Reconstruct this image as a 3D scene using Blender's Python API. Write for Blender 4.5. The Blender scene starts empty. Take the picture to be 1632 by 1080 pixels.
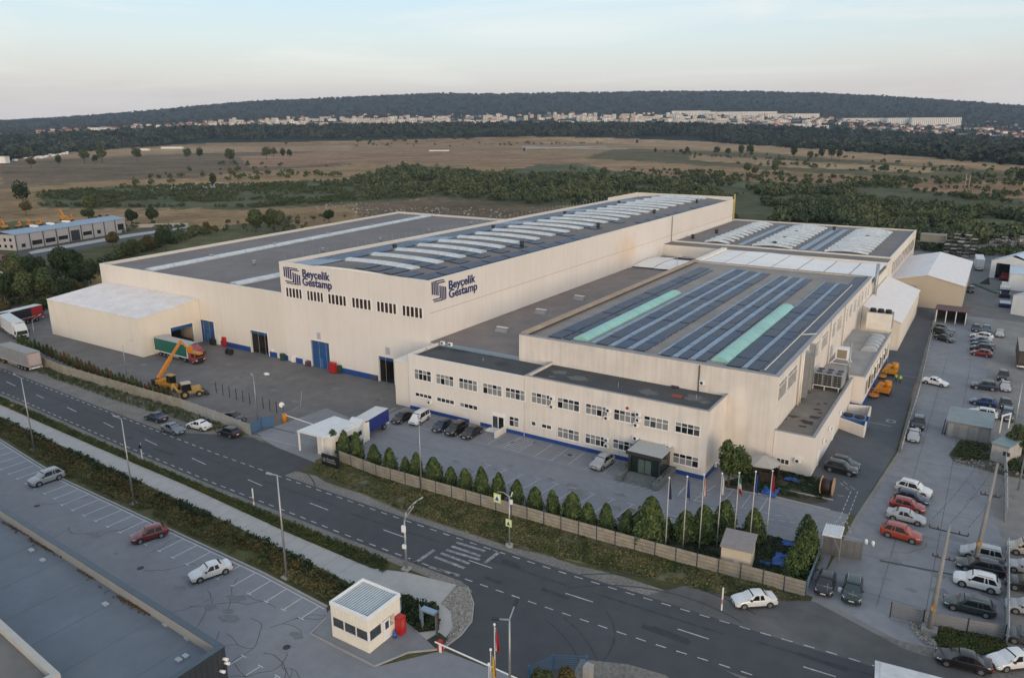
import bpy, math, random
import numpy as np
from mathutils import Vector, Matrix
from math import radians as R, sin, cos, pi
random.seed(7); RNG = np.random.default_rng(7)
scene = bpy.context.scene
COL = scene.collection

# ------------------------------------------------------------------ camera, world, sun, exposure
CAM_H = 48.0
F_PX, PITCH, ROLL, YAW = 1212.8, 0.272399, -0.0034158, 0.5666735
cam_d = bpy.data.cameras.new('camera'); cam = bpy.data.objects.new('camera', cam_d); COL.objects.link(cam)
cam_d.sensor_width = 36.0; cam_d.lens = 36.0 * F_PX / 1632.0
cam_d.clip_start = 0.5; cam_d.clip_end = 40000
_fw = Vector((-sin(YAW), cos(YAW), 0)); _rt = Vector((cos(YAW), sin(YAW), 0)); _up = Vector((0, 0, 1))
_f2 = _fw * cos(PITCH) - _up * sin(PITCH); _u2 = _up * cos(PITCH) + _fw * sin(PITCH)
_r3 = _rt * cos(ROLL) + _u2 * sin(ROLL); _u3 = _u2 * cos(ROLL) - _rt * sin(ROLL)
cam.matrix_world = Matrix(((_r3.x, _u3.x, -_f2.x, 0), (_r3.y, _u3.y, -_f2.y, 0), (_r3.z, _u3.z, -_f2.z, CAM_H), (0, 0, 0, 1)))
scene.camera = cam

SUN_EL, SUN_AZ = 8.0, R(-42)            # low sun behind the camera, azimuth measured from +X
sun_dir = Vector((cos(R(SUN_EL)) * cos(SUN_AZ), cos(R(SUN_EL)) * sin(SUN_AZ), sin(R(SUN_EL))))
sd = bpy.data.lights.new('sun', 'SUN'); sun = bpy.data.objects.new('sun', sd); COL.objects.link(sun)
sd.energy = 1.6; sd.angle = R(26); sd.color = (1.0, 0.80, 0.60)
sun.rotation_euler = sun_dir.to_track_quat('Z', 'Y').to_euler()

world = bpy.data.worlds.new('World'); scene.world = world; world.use_nodes = True
wn = world.node_tree; wn.nodes.clear()
def wnode(t, **k):
    n = wn.nodes.new(t)
    for a, b in k.items(): setattr(n, a, b)
    return n
out = wnode('ShaderNodeOutputWorld'); bg = wnode('ShaderNodeBackground'); bg2 = wnode('ShaderNodeBackground'); addw = wnode('ShaderNodeAddShader')
sky = wnode('ShaderNodeTexSky'); sky.sky_type = 'NISHITA'; sky.sun_disc = False
sky.sun_elevation = R(SUN_EL); sky.sun_rotation = pi / 2 - SUN_AZ; sky.altitude = 200; sky.air_density = 1.0; sky.dust_density = 2.0
wn.links.new(sky.outputs[0], bg.inputs[0]); bg.inputs[1].default_value = 0.06
# evening sky: pale blue overhead, cream then faint pink towards the horizon, thin cirrus streaks
geo_ = wnode('ShaderNodeTexCoord'); sep = wnode('ShaderNodeSeparateXYZ'); wn.links.new(geo_.outputs['Generated'], sep.inputs[0])
ramp = wnode('ShaderNodeValToRGB'); wn.links.new(sep.outputs[2], ramp.inputs[0])
cr = ramp.color_ramp; cr.elements[0].position = 0.0; cr.elements[0].color = (0.80, 0.71, 0.73, 1); cr.elements[1].position = 1.0; cr.elements[1].color = (0.46, 0.56, 0.72, 1)
for p_, c_ in ((0.035, (0.82, 0.725, 0.73)), (0.065, (0.80, 0.775, 0.765)), (0.10, (0.74, 0.82, 0.85)), (0.155, (0.60, 0.79, 0.93)), (0.30, (0.62, 0.74, 0.84)), (0.55, (0.52, 0.63, 0.76))):
    e_ = cr.elements.new(p_); e_.color = (*c_, 1)
mp = wnode('ShaderNodeMapping'); mp.inputs['Scale'].default_value = (1.1, 1.1, 9.0); mp.inputs['Rotation'].default_value = (R(10), R(-8), R(20))
wn.links.new(geo_.outputs['Generated'], mp.inputs[0])
nz = wnode('ShaderNodeTexNoise'); nz.inputs['Scale'].default_value = 2.2; nz.inputs['Detail'].default_value = 6; nz.inputs['Roughness'].default_value = 0.55
nz.inputs['Distortion'].default_value = 0.6
wn.links.new(mp.outputs[0], nz.inputs[0])
cm = wnode('ShaderNodeMapRange'); cm.inputs[1].default_value = 0.47; cm.inputs[2].default_value = 0.66; cm.inputs[3].default_value = 0; cm.inputs[4].default_value = 0.85
wn.links.new(nz.outputs[0], cm.inputs[0])
mx = wnode('ShaderNodeMixRGB'); mx.inputs[2].default_value = (0.92, 0.90, 0.89, 1)
wn.links.new(cm.outputs[0], mx.inputs[0]); wn.links.new(ramp.outputs[0], mx.inputs[1])
wn.links.new(mx.outputs[0], bg2.inputs[0]); bg2.inputs[1].default_value = 0.84
wn.links.new(bg.outputs[0], addw.inputs[0]); wn.links.new(bg2.outputs[0], addw.inputs[1]); wn.links.new(addw.outputs[0], out.inputs[0])

scene.view_settings.view_transform = 'Standard'; scene.view_settings.look = 'None'
scene.view_settings.exposure = 0.0; scene.view_settings.gamma = 1.0; scene.view_settings.use_curve_mapping = False
scene.render.engine = 'CYCLES'
scene.cycles.max_bounces = 5; scene.cycles.diffuse_bounces = 2; scene.cycles.glossy_bounces = 2; scene.cycles.transmission_bounces = 3
scene.cycles.volume_bounces = 0; scene.cycles.use_denoising = True
scene.cycles.caustics_reflective = False; scene.cycles.caustics_refractive = False

# ------------------------------------------------------------------ surveying: photo pixel -> place on a level plane
_M = np.array([[_r3.x, _r3.y, _r3.z], [-_u3.x, -_u3.y, -_u3.z], [_f2.x, _f2.y, _f2.z]])
def ray(x, y):
    return _M.T @ np.array([(x - 816) / F_PX, (y - 540) / F_PX, 1.0])
def G(x, y, z=0.0):
    d = ray(x, y); t = (z - CAM_H) / d[2]
    return Vector((d[0] * t, d[1] * t, z))
def GX(x, y, X):                        # point on the plane x = X
    d = ray(x, y); t = X / d[0]; return Vector((X, d[1] * t, CAM_H + d[2] * t))
def GY(x, y, Y):
    d = ray(x, y); t = Y / d[1]; return Vector((d[0] * t, Y, CAM_H + d[2] * t))
def GR(x, y, r):                        # point at horizontal distance r
    d = ray(x, y); t = r / math.hypot(d[0], d[1]); return Vector((d[0] * t, d[1] * t, CAM_H + d[2] * t))
def top_z(b, ytop):                     # height of a plumb line standing on b whose top shows at picture row ytop
    lo, hi = 0.0, 47.9
    for _ in range(50):
        m = (lo + hi) / 2; v = _M @ np.array([b[0], b[1], m - CAM_H])
        if v[1] / v[2] * F_PX + 540 > ytop: lo = m
        else: hi = m
    return m
def pix(X, Y, Z):
    v = _M @ np.array([X, Y, Z - CAM_H]); return v[0] / v[2] * F_PX + 816, v[1] / v[2] * F_PX + 540

# ------------------------------------------------------------------ materials
MATS = {}
def M(name, col, rough=0.8, var=0.12, scale=0.6, metal=0.0, bump=0.0, streak=None, spec=None, coord='P', detail=5, emit=None, speck=None, tone=None):
    """tone: list of (scale, amount) extra large-scale value noises; streak: (scale, amount) vertical water streaks; speck: (scale, threshold, colour)"""
    if name in MATS: return MATS[name]
    m = bpy.data.materials.new(name); m.use_nodes = True; nt = m.node_tree; b = nt.nodes['Principled BSDF']
    L = nt.links.new
    b.inputs['Roughness'].default_value = rough; b.inputs['Metallic'].default_value = metal
    if spec is not None: b.inputs['Specular IOR Level'].default_value = spec
    if coord == 'P': src = nt.nodes.new('ShaderNodeNewGeometry').outputs['Position']
    else: src = nt.nodes.new('ShaderNodeTexCoord').outputs['Object']
    def noise(sc, det=detail, vec=None):
        n = nt.nodes.new('ShaderNodeTexNoise'); n.inputs['Scale'].default_value = sc; n.inputs['Detail'].default_value = det; n.inputs['Roughness'].default_value = 0.6
        L(vec if vec is not None else src, n.inputs['Vector']); return n.outputs['Fac']
    cur = None
    def mul(val_socket, lo, hi, fmin=0.3, fmax=0.7):
        nonlocal cur
        r = nt.nodes.new('ShaderNodeMapRange'); r.inputs[1].default_value = fmin; r.inputs[2].default_value = fmax; r.inputs[3].default_value = lo; r.inputs[4].default_value = hi
        L(val_socket, r.inputs[0])
        v = nt.nodes.new('ShaderNodeVectorMath'); v.operation = 'SCALE'
        if cur is None: v.inputs[0].default_value = col[:3]
        else: L(cur, v.inputs[0])
        L(r.outputs[0], v.inputs['Scale']); cur = v.outputs[0]
    n1 = None
    if var: n1 = noise(scale); mul(n1, 1 - var, 1 + var)
    for sc, am in (tone or []): mul(noise(sc, 3), 1 - am, 1 + am)
    if streak:
        mpn = nt.nodes.new('ShaderNodeMapping'); mpn.inputs['Scale'].default_value = (1, 1, 0.04); L(src, mpn.inputs[0])
        mul(noise(streak[0], 4, mpn.outputs[0]), 1 - streak[1], 1.02, 0.35, 0.55)
    if speck:
        n = noise(speck[0], 2); r = nt.nodes.new('ShaderNodeMapRange'); r.inputs[1].default_value = speck[1]; r.inputs[2].default_value = speck[1] + 0.06; L(n, r.inputs[0])
        x = nt.nodes.new('ShaderNodeMixRGB'); x.inputs[2].default_value = (*speck[2], 1); L(r.outputs[0], x.inputs[0])
        if cur is None: x.inputs[1].default_value = (*col[:3], 1)
        else: L(cur, x.inputs[1])
        cur = x.outputs[0]
    if cur is None: b.inputs['Base Color'].default_value = (*col[:3], 1)
    else: L(cur, b.inputs['Base Color'])
    if bump:
        bp = nt.nodes.new('ShaderNodeBump'); bp.inputs['Strength'].default_value = bump; bp.inputs['Distance'].default_value = 0.05
        L(noise(scale * 6), bp.inputs['Height']); L(bp.outputs[0], b.inputs['Normal'])
    if emit: b.inputs['Emission Color'].default_value = (*emit[:3], 1); b.inputs['Emission Strength'].default_value = emit[3]
    MATS[name] = m; return m

# ------------------------------------------------------------------ mesh helper
SPLIT = {'plinth', 'post', 'corner_post', 'downpipe', 'side_door', 'flue_pipe', 'roof_pipe', 'duct', 'planter', 'track', 'pier', 'insulator', 'stabiliser', 'fan', 'coil', 'side_guard', 'mullion', 'flange', 'bar', 'pilaster', 'loader_arm'}
class MB:
    def __init__(s): s.v = []; s.f = []; s.m = []; s.s = []; s.g = []
    def add(s, vs, fs, mi=0, sm=False):
        s.g.append((len(s.v), len(s.f))); o = len(s.v); s.v.extend([tuple(v) for v in vs]); s.f.extend([tuple(i + o for i in f) for f in fs]); s.m.extend([mi] * len(fs)); s.s.extend([sm] * len(fs)); return s
    def box(s, x0, x1, y0, y1, z0, z1, mi=0):
        return s.add([(x0, y0, z0), (x1, y0, z0), (x1, y1, z0), (x0, y1, z0), (x0, y0, z1), (x1, y0, z1), (x1, y1, z1), (x0, y1, z1)],
                     [(0, 3, 2, 1), (4, 5, 6, 7), (0, 1, 5, 4), (1, 2, 6, 5), (2, 3, 7, 6), (3, 0, 4, 7)], mi)
    def quad(s, a, b, c, d, mi=0): return s.add([a, b, c, d], [(0, 1, 2, 3)], mi)
    def prism(s, poly, z0, z1, mi=0):
        n = len(poly); A = sum(poly[i][0] * poly[(i + 1) % n][1] - poly[(i + 1) % n][0] * poly[i][1] for i in range(n))
        if A < 0: poly = poly[::-1]
        return s.add([(p[0], p[1], z0) for p in poly] + [(p[0], p[1], z1) for p in poly],
                     [tuple(range(n))[::-1], tuple(range(n, 2 * n))] + [(i, (i + 1) % n, (i + 1) % n + n, i + n) for i in range(n)], mi)
    def sheet(s, poly, z=0.0, mi=0):
        n = len(poly); A = sum(poly[i][0] * poly[(i + 1) % n][1] - poly[(i + 1) % n][0] * poly[i][1] for i in range(n))
        if A < 0: poly = poly[::-1]
        return s.add([(p[0], p[1], z) for p in poly], [tuple(range(n))], mi)
    def hexa(s, a, mi=0):               # 8 points: bottom ring 4, top ring 4
        return s.add(a, [(0, 3, 2, 1), (4, 5, 6, 7), (0, 1, 5, 4), (1, 2, 6, 5), (2, 3, 7, 6), (3, 0, 4, 7)], mi)
    def tube(s, p, q, r, n=8, r2=None, mi=0, sm=True):
        p = Vector(p); q = Vector(q); r2 = r if r2 is None else r2; d = (q - p).normalized()
        a = d.orthogonal().normalized(); b = d.cross(a)
        vs = [p + (a * cos(2 * pi * i / n) + b * sin(2 * pi * i / n)) * r for i in range(n)] + [q + (a * cos(2 * pi * i / n) + b * sin(2 * pi * i / n)) * r2 for i in range(n)]
        s.add(vs, [(i, (i + 1) % n, (i + 1) % n + n, i + n) for i in range(n)], mi, sm)
        o = len(s.v) - 2 * n; s.f += [tuple(range(o, o + n))[::-1], tuple(range(o + n, o + 2 * n))]; s.m += [mi, mi]; s.s += [False, False]; return s
    def beam(s, p, q, w, h=None, mi=0):  # square bar between two points
        p = Vector(p); q = Vector(q); h = h or w; d = (q - p).normalized(); up = Vector((0, 0, 1)) if abs(d.z) < 0.95 else Vector((0, 1, 0))
        a = d.cross(up).normalized() * w / 2; b = a.cross(d).normalized() * h / 2
        return s.hexa([p - a - b, p + a - b, q + a - b, q - a - b, p - a + b, p + a + b, q + a + b, q - a + b], mi)
    def loft(s, rings, mi=0, sm=True, caps=True):
        n = len(rings[0]); o = len(s.v); s.g.append((o, len(s.f)))
        for r in rings: s.v.extend([tuple(v) for v in r])
        for k in range(len(rings) - 1):
            for i in range(n):
                s.f.append((o + k * n + i, o + k * n + (i + 1) % n, o + (k + 1) * n + (i + 1) % n, o + (k + 1) * n + i)); s.m.append(mi); s.s.append(sm)
        if caps:
            s.f += [tuple(range(o, o + n))[::-1], tuple(range(o + (len(rings) - 1) * n, o + len(rings) * n))]; s.m += [mi, mi]; s.s += [False, False]
        return s
    def build(s, name, mats, parent=None, kind=None):
        if name in SPLIT and len(s.g) > 1 and kind is None:
            r = None
            for i, (v0, f0) in enumerate(s.g):
                v1, f1 = s.g[i + 1] if i + 1 < len(s.g) else (len(s.v), len(s.f)); q = MB(); q.v = s.v[v0:v1]; q.f = [tuple(x - v0 for x in t) for t in s.f[f0:f1]]; q.m = s.m[f0:f1]; q.s = s.s[f0:f1]
                o = q.build(name, mats, parent); r = r or o
            return r
        org = parent.location if parent is not None and parent.parent is None else (parent.matrix_parent_world if False else Vector((0, 0, 0)))
        if parent is not None and parent.parent is not None:
            org = parent.parent.location + parent.location
        me = bpy.data.meshes.new(name)
        vs = [(v[0] - org[0], v[1] - org[1], v[2] - org[2]) for v in s.v] if parent is not None else s.v
        me.from_pydata(vs, [], s.f)
        if not isinstance(mats, (list, tuple)): mats = [mats]
        for m_ in mats: me.materials.append(m_)
        if len(mats) > 1: me.polygons.foreach_set('material_index', s.m)
        if any(s.s): me.polygons.foreach_set('use_smooth', s.s)
        me.update()
        o = bpy.data.objects.new(name, me); COL.objects.link(o)
        if parent is not None: o.parent = parent
        if kind: o['kind'] = kind
        return o

def thing(name, loc, label, cat, group=None):
    o = bpy.data.objects.new(name, None); COL.objects.link(o); o.location = Vector(loc); o.empty_display_size = 0.5
    o['label'] = label; o['category'] = cat
    if group: o['group'] = group
    return o
def tag(o, label, cat, group=None, kind=None):
    o['label'] = label; o['category'] = cat
    if group: o['group'] = group
    if kind: o['kind'] = kind
    return o
def inst(o, parent, loc=(0, 0, 0), rz=0.0, scale=None, name=None):
    c = o.copy(); COL.objects.link(c); c.parent = parent; c.location = loc; c.rotation_euler = (0, 0, rz)
    if scale: c.scale = scale
    for k in ('label', 'category', 'group'):
        if parent is not None and k in c: del c[k]
    return c
def copy_tree(o, parent=None):
    c = o.copy(); COL.objects.link(c); c.parent = parent
    for ch in list(o.children): copy_tree(ch, c)
    return c
def place(proto, used, loc, rz, label, group=None, s=1.0):
    o = proto if not used else copy_tree(proto)
    o.location = Vector(loc); o.rotation_euler = (0, 0, rz); o.scale = (s, s, s); o['label'] = label
    if group: o['group'] = group
    return o
def struct(name, mb, mat, kind='structure'):
    return mb.build(name, mat, None, kind)
def P2(l): return [(G(*p).x, G(*p).y) for p in l]
ORD = ['first', 'second', 'third', 'fourth', 'fifth', 'sixth', 'seventh', 'eighth', 'ninth', 'tenth', 'eleventh', 'twelfth', 'thirteenth', 'fourteenth', 'fifteenth', 'sixteenth', 'seventeenth', 'eighteenth', 'nineteenth', 'twentieth']
ORD += ['twenty-' + o for o in ORD[:9]] + ['thirtieth'] + ['thirty-' + o for o in ORD[:9]]
# ------------------------------------------------------------------ terrain: one sheet from under the camera to beyond the wooded ridge
PX = np.array([-400, 0, 100, 200, 300, 400, 500, 600, 700, 800, 900, 1000, 1100, 1200, 1300, 1400, 1500, 1632, 2000], float)
Y_TOWN = np.array([226, 222, 217, 212, 208, 206, 205, 203, 202, 201, 201, 201, 202, 205, 208, 214, 219, 226, 232], float)
Y_FOOT = np.array([214, 211, 206, 200, 195, 191, 188, 187, 185, 183, 182, 181, 181, 182, 184, 188, 193, 203, 214], float)
Y_RIDGE = np.array([200, 195, 189.5, 183, 174, 164.5, 160, 155.5, 151.5, 152.5, 150.5, 149, 148, 149, 152, 156, 162.5, 172, 188], float)
R_FLAT, R_TOWN, R_FOOT, R_RIDGE = 2200.0, 2700.0, 4400.0, 6600.0
def z_at(px, y, r):                      # height of the point seen at (px, y) at horizontal distance r
    dx = (px - 816) / F_PX; dy = (y - 540) / F_PX
    d = _M.T @ np.array([dx, dy, np.ones_like(dx)]) if np.ndim(dx) else ray(px, y)
    h = np.hypot(d[0], d[1]); return CAM_H + d[2] / h * r
def az_of(px):                           # world azimuth of a picture column at the horizon row
    d = _M.T @ np.vstack([(np.atleast_1d(px) - 816) / F_PX, np.full(np.size(px), (200 - 540) / F_PX), np.ones(np.size(px))])
    return np.arctan2(d[0], d[1])        # from +Y towards +X
AZ = az_of(PX)
ZT = np.maximum(z_at(PX, Y_TOWN, R_TOWN), 0.0); ZF = z_at(PX, Y_FOOT, R_FOOT); ZR = z_at(PX, Y_RIDGE, R_RIDGE)
def vnoise(x, y, seed=0):
    xi = np.floor(x); yi = np.floor(y); fx = x - xi; fy = y - yi; fx = fx * fx * (3 - 2 * fx); fy = fy * fy * (3 - 2 * fy)
    def h(a, b): 
        v = np.sin(a * 127.1 + b * 311.7 + seed * 74.7) * 43758.5453; return v - np.floor(v)
    return (h(xi, yi) * (1 - fx) + h(xi + 1, yi) * fx) * (1 - fy) + (h(xi, yi + 1) * (1 - fx) + h(xi + 1, yi + 1) * fx) * fy
def fbm(x, y, seed=0, o=4):
    s = 0; a = 0.5
    for k in range(o): s = s + a * vnoise(x * 2 ** k, y * 2 ** k, seed + k); a *= 0.5
    return s
def terrain_z(X, Y):
    X = np.asarray(X, float); Y = np.asarray(Y, float); r = np.hypot(X, Y); az = np.arctan2(X, Y)
    t = np.interp(az, AZ, ZT); f_ = np.interp(az, AZ, ZF); g = np.interp(az, AZ, ZR)
    def sm(a, b, v): u = np.clip((v - a) / (b - a), 0, 1); return u * u * (3 - 2 * u)
    z = t * sm(R_FLAT, R_TOWN, r) + (f_ - t) * np.clip((r - R_TOWN) / (R_FOOT - R_TOWN), 0, 1)
    up = sm(R_FOOT, R_RIDGE, r)
    z = z + (g - f_) * up - (g * 0.5) * sm(R_RIDGE, 9500, r)
    n = fbm(X / 420, Y / 420, 3) - 0.5
    z = z + n * 45 * np.sin(np.pi * np.clip((r - R_FOOT) / (R_RIDGE - R_FOOT), 0, 1)) + (fbm(X / 60, Y / 60, 5, 3) - 0.45) * 5 * sm(5200, 6200, r)
    z = np.where(r < R_FLAT, 0.0, z)
    return z
LAND = {'tan': (.275, .178, .092), 'wheat': (.34, .225, .125), 'dirt': (.285, .172, .10), 'scrub': (.040, .048, .026), 'olive': (.115, .098, .048), 'pale': (.32, .29, .25),
        'green': (.092, .096, .050), 'brown': (.155, .110, .068), 'forest': (.020, .030, .020), 'grey': (.13, .125, .12), 'verge': (.095, .092, .045)}
ZONES = [  # (kind, outline in picture pixels)
 ('wheat', [(850, 204), (1000, 212), (1300, 222), (1632, 252), (1660, 275), (1300, 247), (1100, 236), (850, 222)]),
 ('olive', [(980, 236), (1200, 243), (1632, 276), (1660, 292), (1300, 276), (1100, 262), (930, 252)]),
 ('dirt', [(810, 262), (880, 248), (1000, 266), (1300, 285), (1632, 300), (1660, 330), (1400, 310), (1150, 292), (900, 285)]),
 ('brown', [(0, 258), (300, 245), (560, 240), (560, 262), (300, 280), (0, 300)]),
 ('dirt', [(380, 250), (640, 232), (830, 240), (820, 262), (600, 258), (400, 268)]),
 ('green', [(560, 286), (640, 262), (720, 268), (800, 276), (850, 262), (930, 262), (980, 272), (1110, 284), (1400, 296), (1660, 322), (1660, 410), (1400, 385), (1180, 356), (940, 330), (860, 330), (700, 314), (560, 325)]),
 ('green', [(60, 306), (160, 298), (400, 290), (560, 286), (570, 322), (400, 333), (60, 332)]),
 ('pale', [(250, 298), (330, 292), (455, 289), (458, 293), (340, 298), (250, 303)]),
 ('tan', [(-60, 306), (60, 306), (60, 333), (400, 334), (520, 326), (560, 345), (470, 366), (250, 362), (-60, 380)]),
 ('brown', [(560, 325), (700, 315), (860, 330), (930, 332), (860, 350), (640, 352), (560, 345)]),
 ('pale', [(830, 232), (870, 234), (1000, 236), (1000, 238), (870, 237), (835, 236)]),
 ('olive', [(1180, 352), (1400, 384), (1660, 400), (1660, 425), (1500, 412), (1180, 365)]),
 ('grey', [(1450, 372), (1660, 378), (1660, 700), (1450, 600)]),
 ('wheat', [(0, 242), (330, 234), (560, 232), (560, 238), (300, 244), (0, 256)]), ('wheat', [(1100, 246), (1300, 258), (1500, 268), (1480, 275), (1250, 266), (1100, 255)]), ('brown', [(100, 268), (360, 262), (420, 270), (300, 284), (60, 290)]),
 ('verge', [(-80, 350), (250, 362), (300, 370), (470, 345), (470, 380), (160, 430), (100, 480), (-80, 500)]),
]
def in_poly(x, y, poly):
    c = np.zeros(x.shape, bool); n = len(poly); j = n - 1
    for i in range(n):
        xi, yi = poly[i]; xj, yj = poly[j]
        c ^= ((yi > y) != (yj > y)) & (x < (xj - xi) * (y - yi) / (yj - yi + 1e-9) + xi); j = i
    return c
az_in = np.linspace(R(-78), R(12), 700); az_out = np.linspace(R(12), R(282), 60)[1:-1]
azs = np.concatenate([az_in, az_out]); rs = np.concatenate([[3.0], np.geomspace(30, 290, 50), np.geomspace(300, 2600, 300), np.geomspace(2650, 9500, 80), [14000, 20000]])
AA, RR = np.meshgrid(azs, rs); TX = RR * np.sin(AA); TY = RR * np.cos(AA); TZ = terrain_z(TX, TY)
TZ[-2:] = -120
vv = np.stack([TX, TY, TZ - CAM_H]).reshape(3, -1); cc = _M @ vv; front = cc[2] > 1
ux = np.where(front, cc[0] / np.where(front, cc[2], 1) * F_PX + 816, -9999); uy = np.where(front, cc[1] / np.where(front, cc[2], 1) * F_PX + 540, -9999)
wob = (fbm(TX.ravel() / 18, TY.ravel() / 18, 11) - 0.5); rr_ = RR.ravel()
amp = np.clip(700 / rr_, 0.3, 3)
uxw = ux + wob * 40 * amp; uyw = uy + (fbm(TX.ravel() / 15, TY.ravel() / 15, 12) - 0.5) * 9 * amp
colr = np.tile(np.array(LAND['tan']), (rr_.size, 1))
colr[rr_ < 150] = LAND['verge']
for kd, poly in ZONES:
    m_ = in_poly(uxw, uyw, poly) & (rr_ < 2600); colr[m_] = LAND[kd]
LO = [(-20, 262), (0, 258), (100, 245), (200, 236), (330, 230), (560, 226), (840, 219), (980, 222), (1100, 226), (1300, 238), (1500, 254), (1660, 268)]
far = (rr_ > 900) & (uy < np.interp(ux, [p[0] for p in LO], [p[1] for p in LO]) - 1.5)
colr[far] = LAND['forest']
tw = (rr_ > 2800) & (rr_ < 4300) & (fbm(TX.ravel() / 150, TY.ravel() / 150, 21) > 0.50); colr[tw] = (.20, .18, .16)
nA, nR = len(azs), len(rs)
me = bpy.data.meshes.new('ground')
idx = np.arange(nA * nR).reshape(nR, nA); nx_ = np.roll(idx, -1, axis=1)
fa = np.stack([idx[:-1], idx[1:], nx_[1:], nx_[:-1]], -1).reshape(-1, 4)
allv = np.vstack([np.stack([TX.ravel(), TY.ravel(), TZ.ravel()], 1), [[0, 0, 0]]])
me.vertices.add(len(allv)); me.vertices.foreach_set('co', allv.ravel())
cen = np.stack([np.full(nA, nA * nR), idx[0], nx_[0]], -1)
nl = fa.size + cen.size; me.loops.add(nl); me.loops.foreach_set('vertex_index', np.concatenate([fa.ravel(), cen.ravel()]))
me.polygons.add(len(fa) + len(cen)); me.polygons.foreach_set('loop_start', np.concatenate([np.arange(len(fa)) * 4, len(fa) * 4 + np.arange(len(cen)) * 3]))
me.polygons.foreach_set('use_smooth', [True] * (len(fa) + len(cen)))
me.update(calc_edges=True)
ca = me.color_attributes.new('land', 'FLOAT_COLOR', 'POINT')
ca.data.foreach_set('color', np.hstack([np.vstack([colr, [LAND['verge']]]), np.ones((len(allv), 1))]).ravel())
gm = bpy.data.materials.new('land'); gm.use_nodes = True; nt = gm.node_tree; bs = nt.nodes['Principled BSDF']; bs.inputs['Roughness'].default_value = 0.95; bs.inputs['Specular IOR Level'].default_value = 0.1
at = nt.nodes.new('ShaderNodeAttribute'); at.attribute_name = 'land'; gp = nt.nodes.new('ShaderNodeNewGeometry'); cur = at.outputs['Color']
for sc, lo, hi in ((0.004, .8, 1.2), (0.02, .75, 1.25), (0.12, .72, 1.28), (0.9, .8, 1.2), (4.0, .8, 1.2)):
    n = nt.nodes.new('ShaderNodeTexNoise'); n.inputs['Scale'].default_value = sc; n.inputs['Detail'].default_value = 4; nt.links.new(gp.outputs['Position'], n.inputs[0])
    r_ = nt.nodes.new('ShaderNodeMapRange'); r_.inputs[1].default_value = .3; r_.inputs[2].default_value = .7; r_.inputs[3].default_value = lo; r_.inputs[4].default_value = hi; nt.links.new(n.outputs[0], r_.inputs[0])
    v_ = nt.nodes.new('ShaderNodeVectorMath'); v_.operation = 'SCALE'; nt.links.new(cur, v_.inputs[0]); nt.links.new(r_.outputs[0], v_.inputs['Scale']); cur = v_.outputs[0]
# dry grass tufts against greener ones
n = nt.nodes.new('ShaderNodeTexNoise'); n.inputs['Scale'].default_value = 0.035; n.inputs['Detail'].default_value = 8; nt.links.new(gp.outputs['Position'], n.inputs[0])
r_ = nt.nodes.new('ShaderNodeMapRange'); r_.inputs[1].default_value = .52; r_.inputs[2].default_value = .66; r_.inputs[4].default_value = 0.4; nt.links.new(n.outputs[0], r_.inputs[0])
xm = nt.nodes.new('ShaderNodeMixRGB'); xm.blend_type = 'MULTIPLY'; xm.inputs[2].default_value = (.62, .8, .55, 1); nt.links.new(r_.outputs[0], xm.inputs[0]); nt.links.new(cur, xm.inputs[1]); nt.links.new(xm.outputs[0], bs.inputs['Base Color'])
me.materials.append(gm)
ground = bpy.data.objects.new('ground', me); COL.objects.link(ground); ground['kind'] = 'structure'

# ------------------------------------------------------------------ foliage meshes
def leaf_mat(name, c1, c2, sc=0.5, dry=None):
    m = bpy.data.materials.new(name); m.use_nodes = True; nt = m.node_tree; b = nt.nodes['Principled BSDF']; b.inputs['Roughness'].default_value = 0.75; b.inputs['Specular IOR Level'].default_value = 0.2
    g = nt.nodes.new('ShaderNodeNewGeometry'); n = nt.nodes.new('ShaderNodeTexNoise'); n.inputs['Scale'].default_value = sc; n.inputs['Detail'].default_value = 5; nt.links.new(g.outputs['Position'], n.inputs[0])
    r = nt.nodes.new('ShaderNodeMapRange'); r.inputs[1].default_value = .36; r.inputs[2].default_value = .64; nt.links.new(n.outputs[0], r.inputs[0])
    x = nt.nodes.new('ShaderNodeMixRGB'); x.inputs[1].default_value = (*c1, 1); x.inputs[2].default_value = (*c2, 1); nt.links.new(r.outputs[0], x.inputs[0])
    src = x.outputs[0]
    ri = nt.nodes.new('ShaderNodeMath'); ri.operation = 'MULTIPLY_ADD'; ri.inputs[1].default_value = 0.7; ri.inputs[2].default_value = 0.65
    nt.links.new(g.outputs['Random Per Island'], ri.inputs[0])
    v = nt.nodes.new('ShaderNodeVectorMath'); v.operation = 'SCALE'; nt.links.new(src, v.inputs[0]); nt.links.new(ri.outputs[0], v.inputs['Scale']); nt.links.new(v.outputs[0], b.inputs['Base Color'])
    return m
LEAF = {'thuja': leaf_mat('leaf_thuja', (.036, .064, .022), (.105, .135, .042), 1.6), 'dark': leaf_mat('leaf_dark', (.022, .038, .018), (.040, .060, .024), .3),
        'mid': leaf_mat('leaf_mid', (.045, .066, .028), (.088, .104, .042), .1), 'autumn': leaf_mat('leaf_autumn', (.055, .055, .022), (.11, .085, .030), .3),
        'brown': leaf_mat('leaf_brown', (.10, .055, .028), (.13, .080, .036), .4), 'far': leaf_mat('leaf_far', (.014, .026, .020), (.064, .076, .042), .02),
        'scrub': leaf_mat('leaf_scrub', (.046, .068, .036), (.112, .128, .058), .03), 'weed': leaf_mat('leaf_weed', (.045, .070, .024), (.110, .118, .036), .5),
        'grass': leaf_mat('leaf_grass', (.075, .088, .032), (.17, .145, .062), .35), 'bark': M('bark', (.09, .07, .05), .9, .25, 3)}
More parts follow.
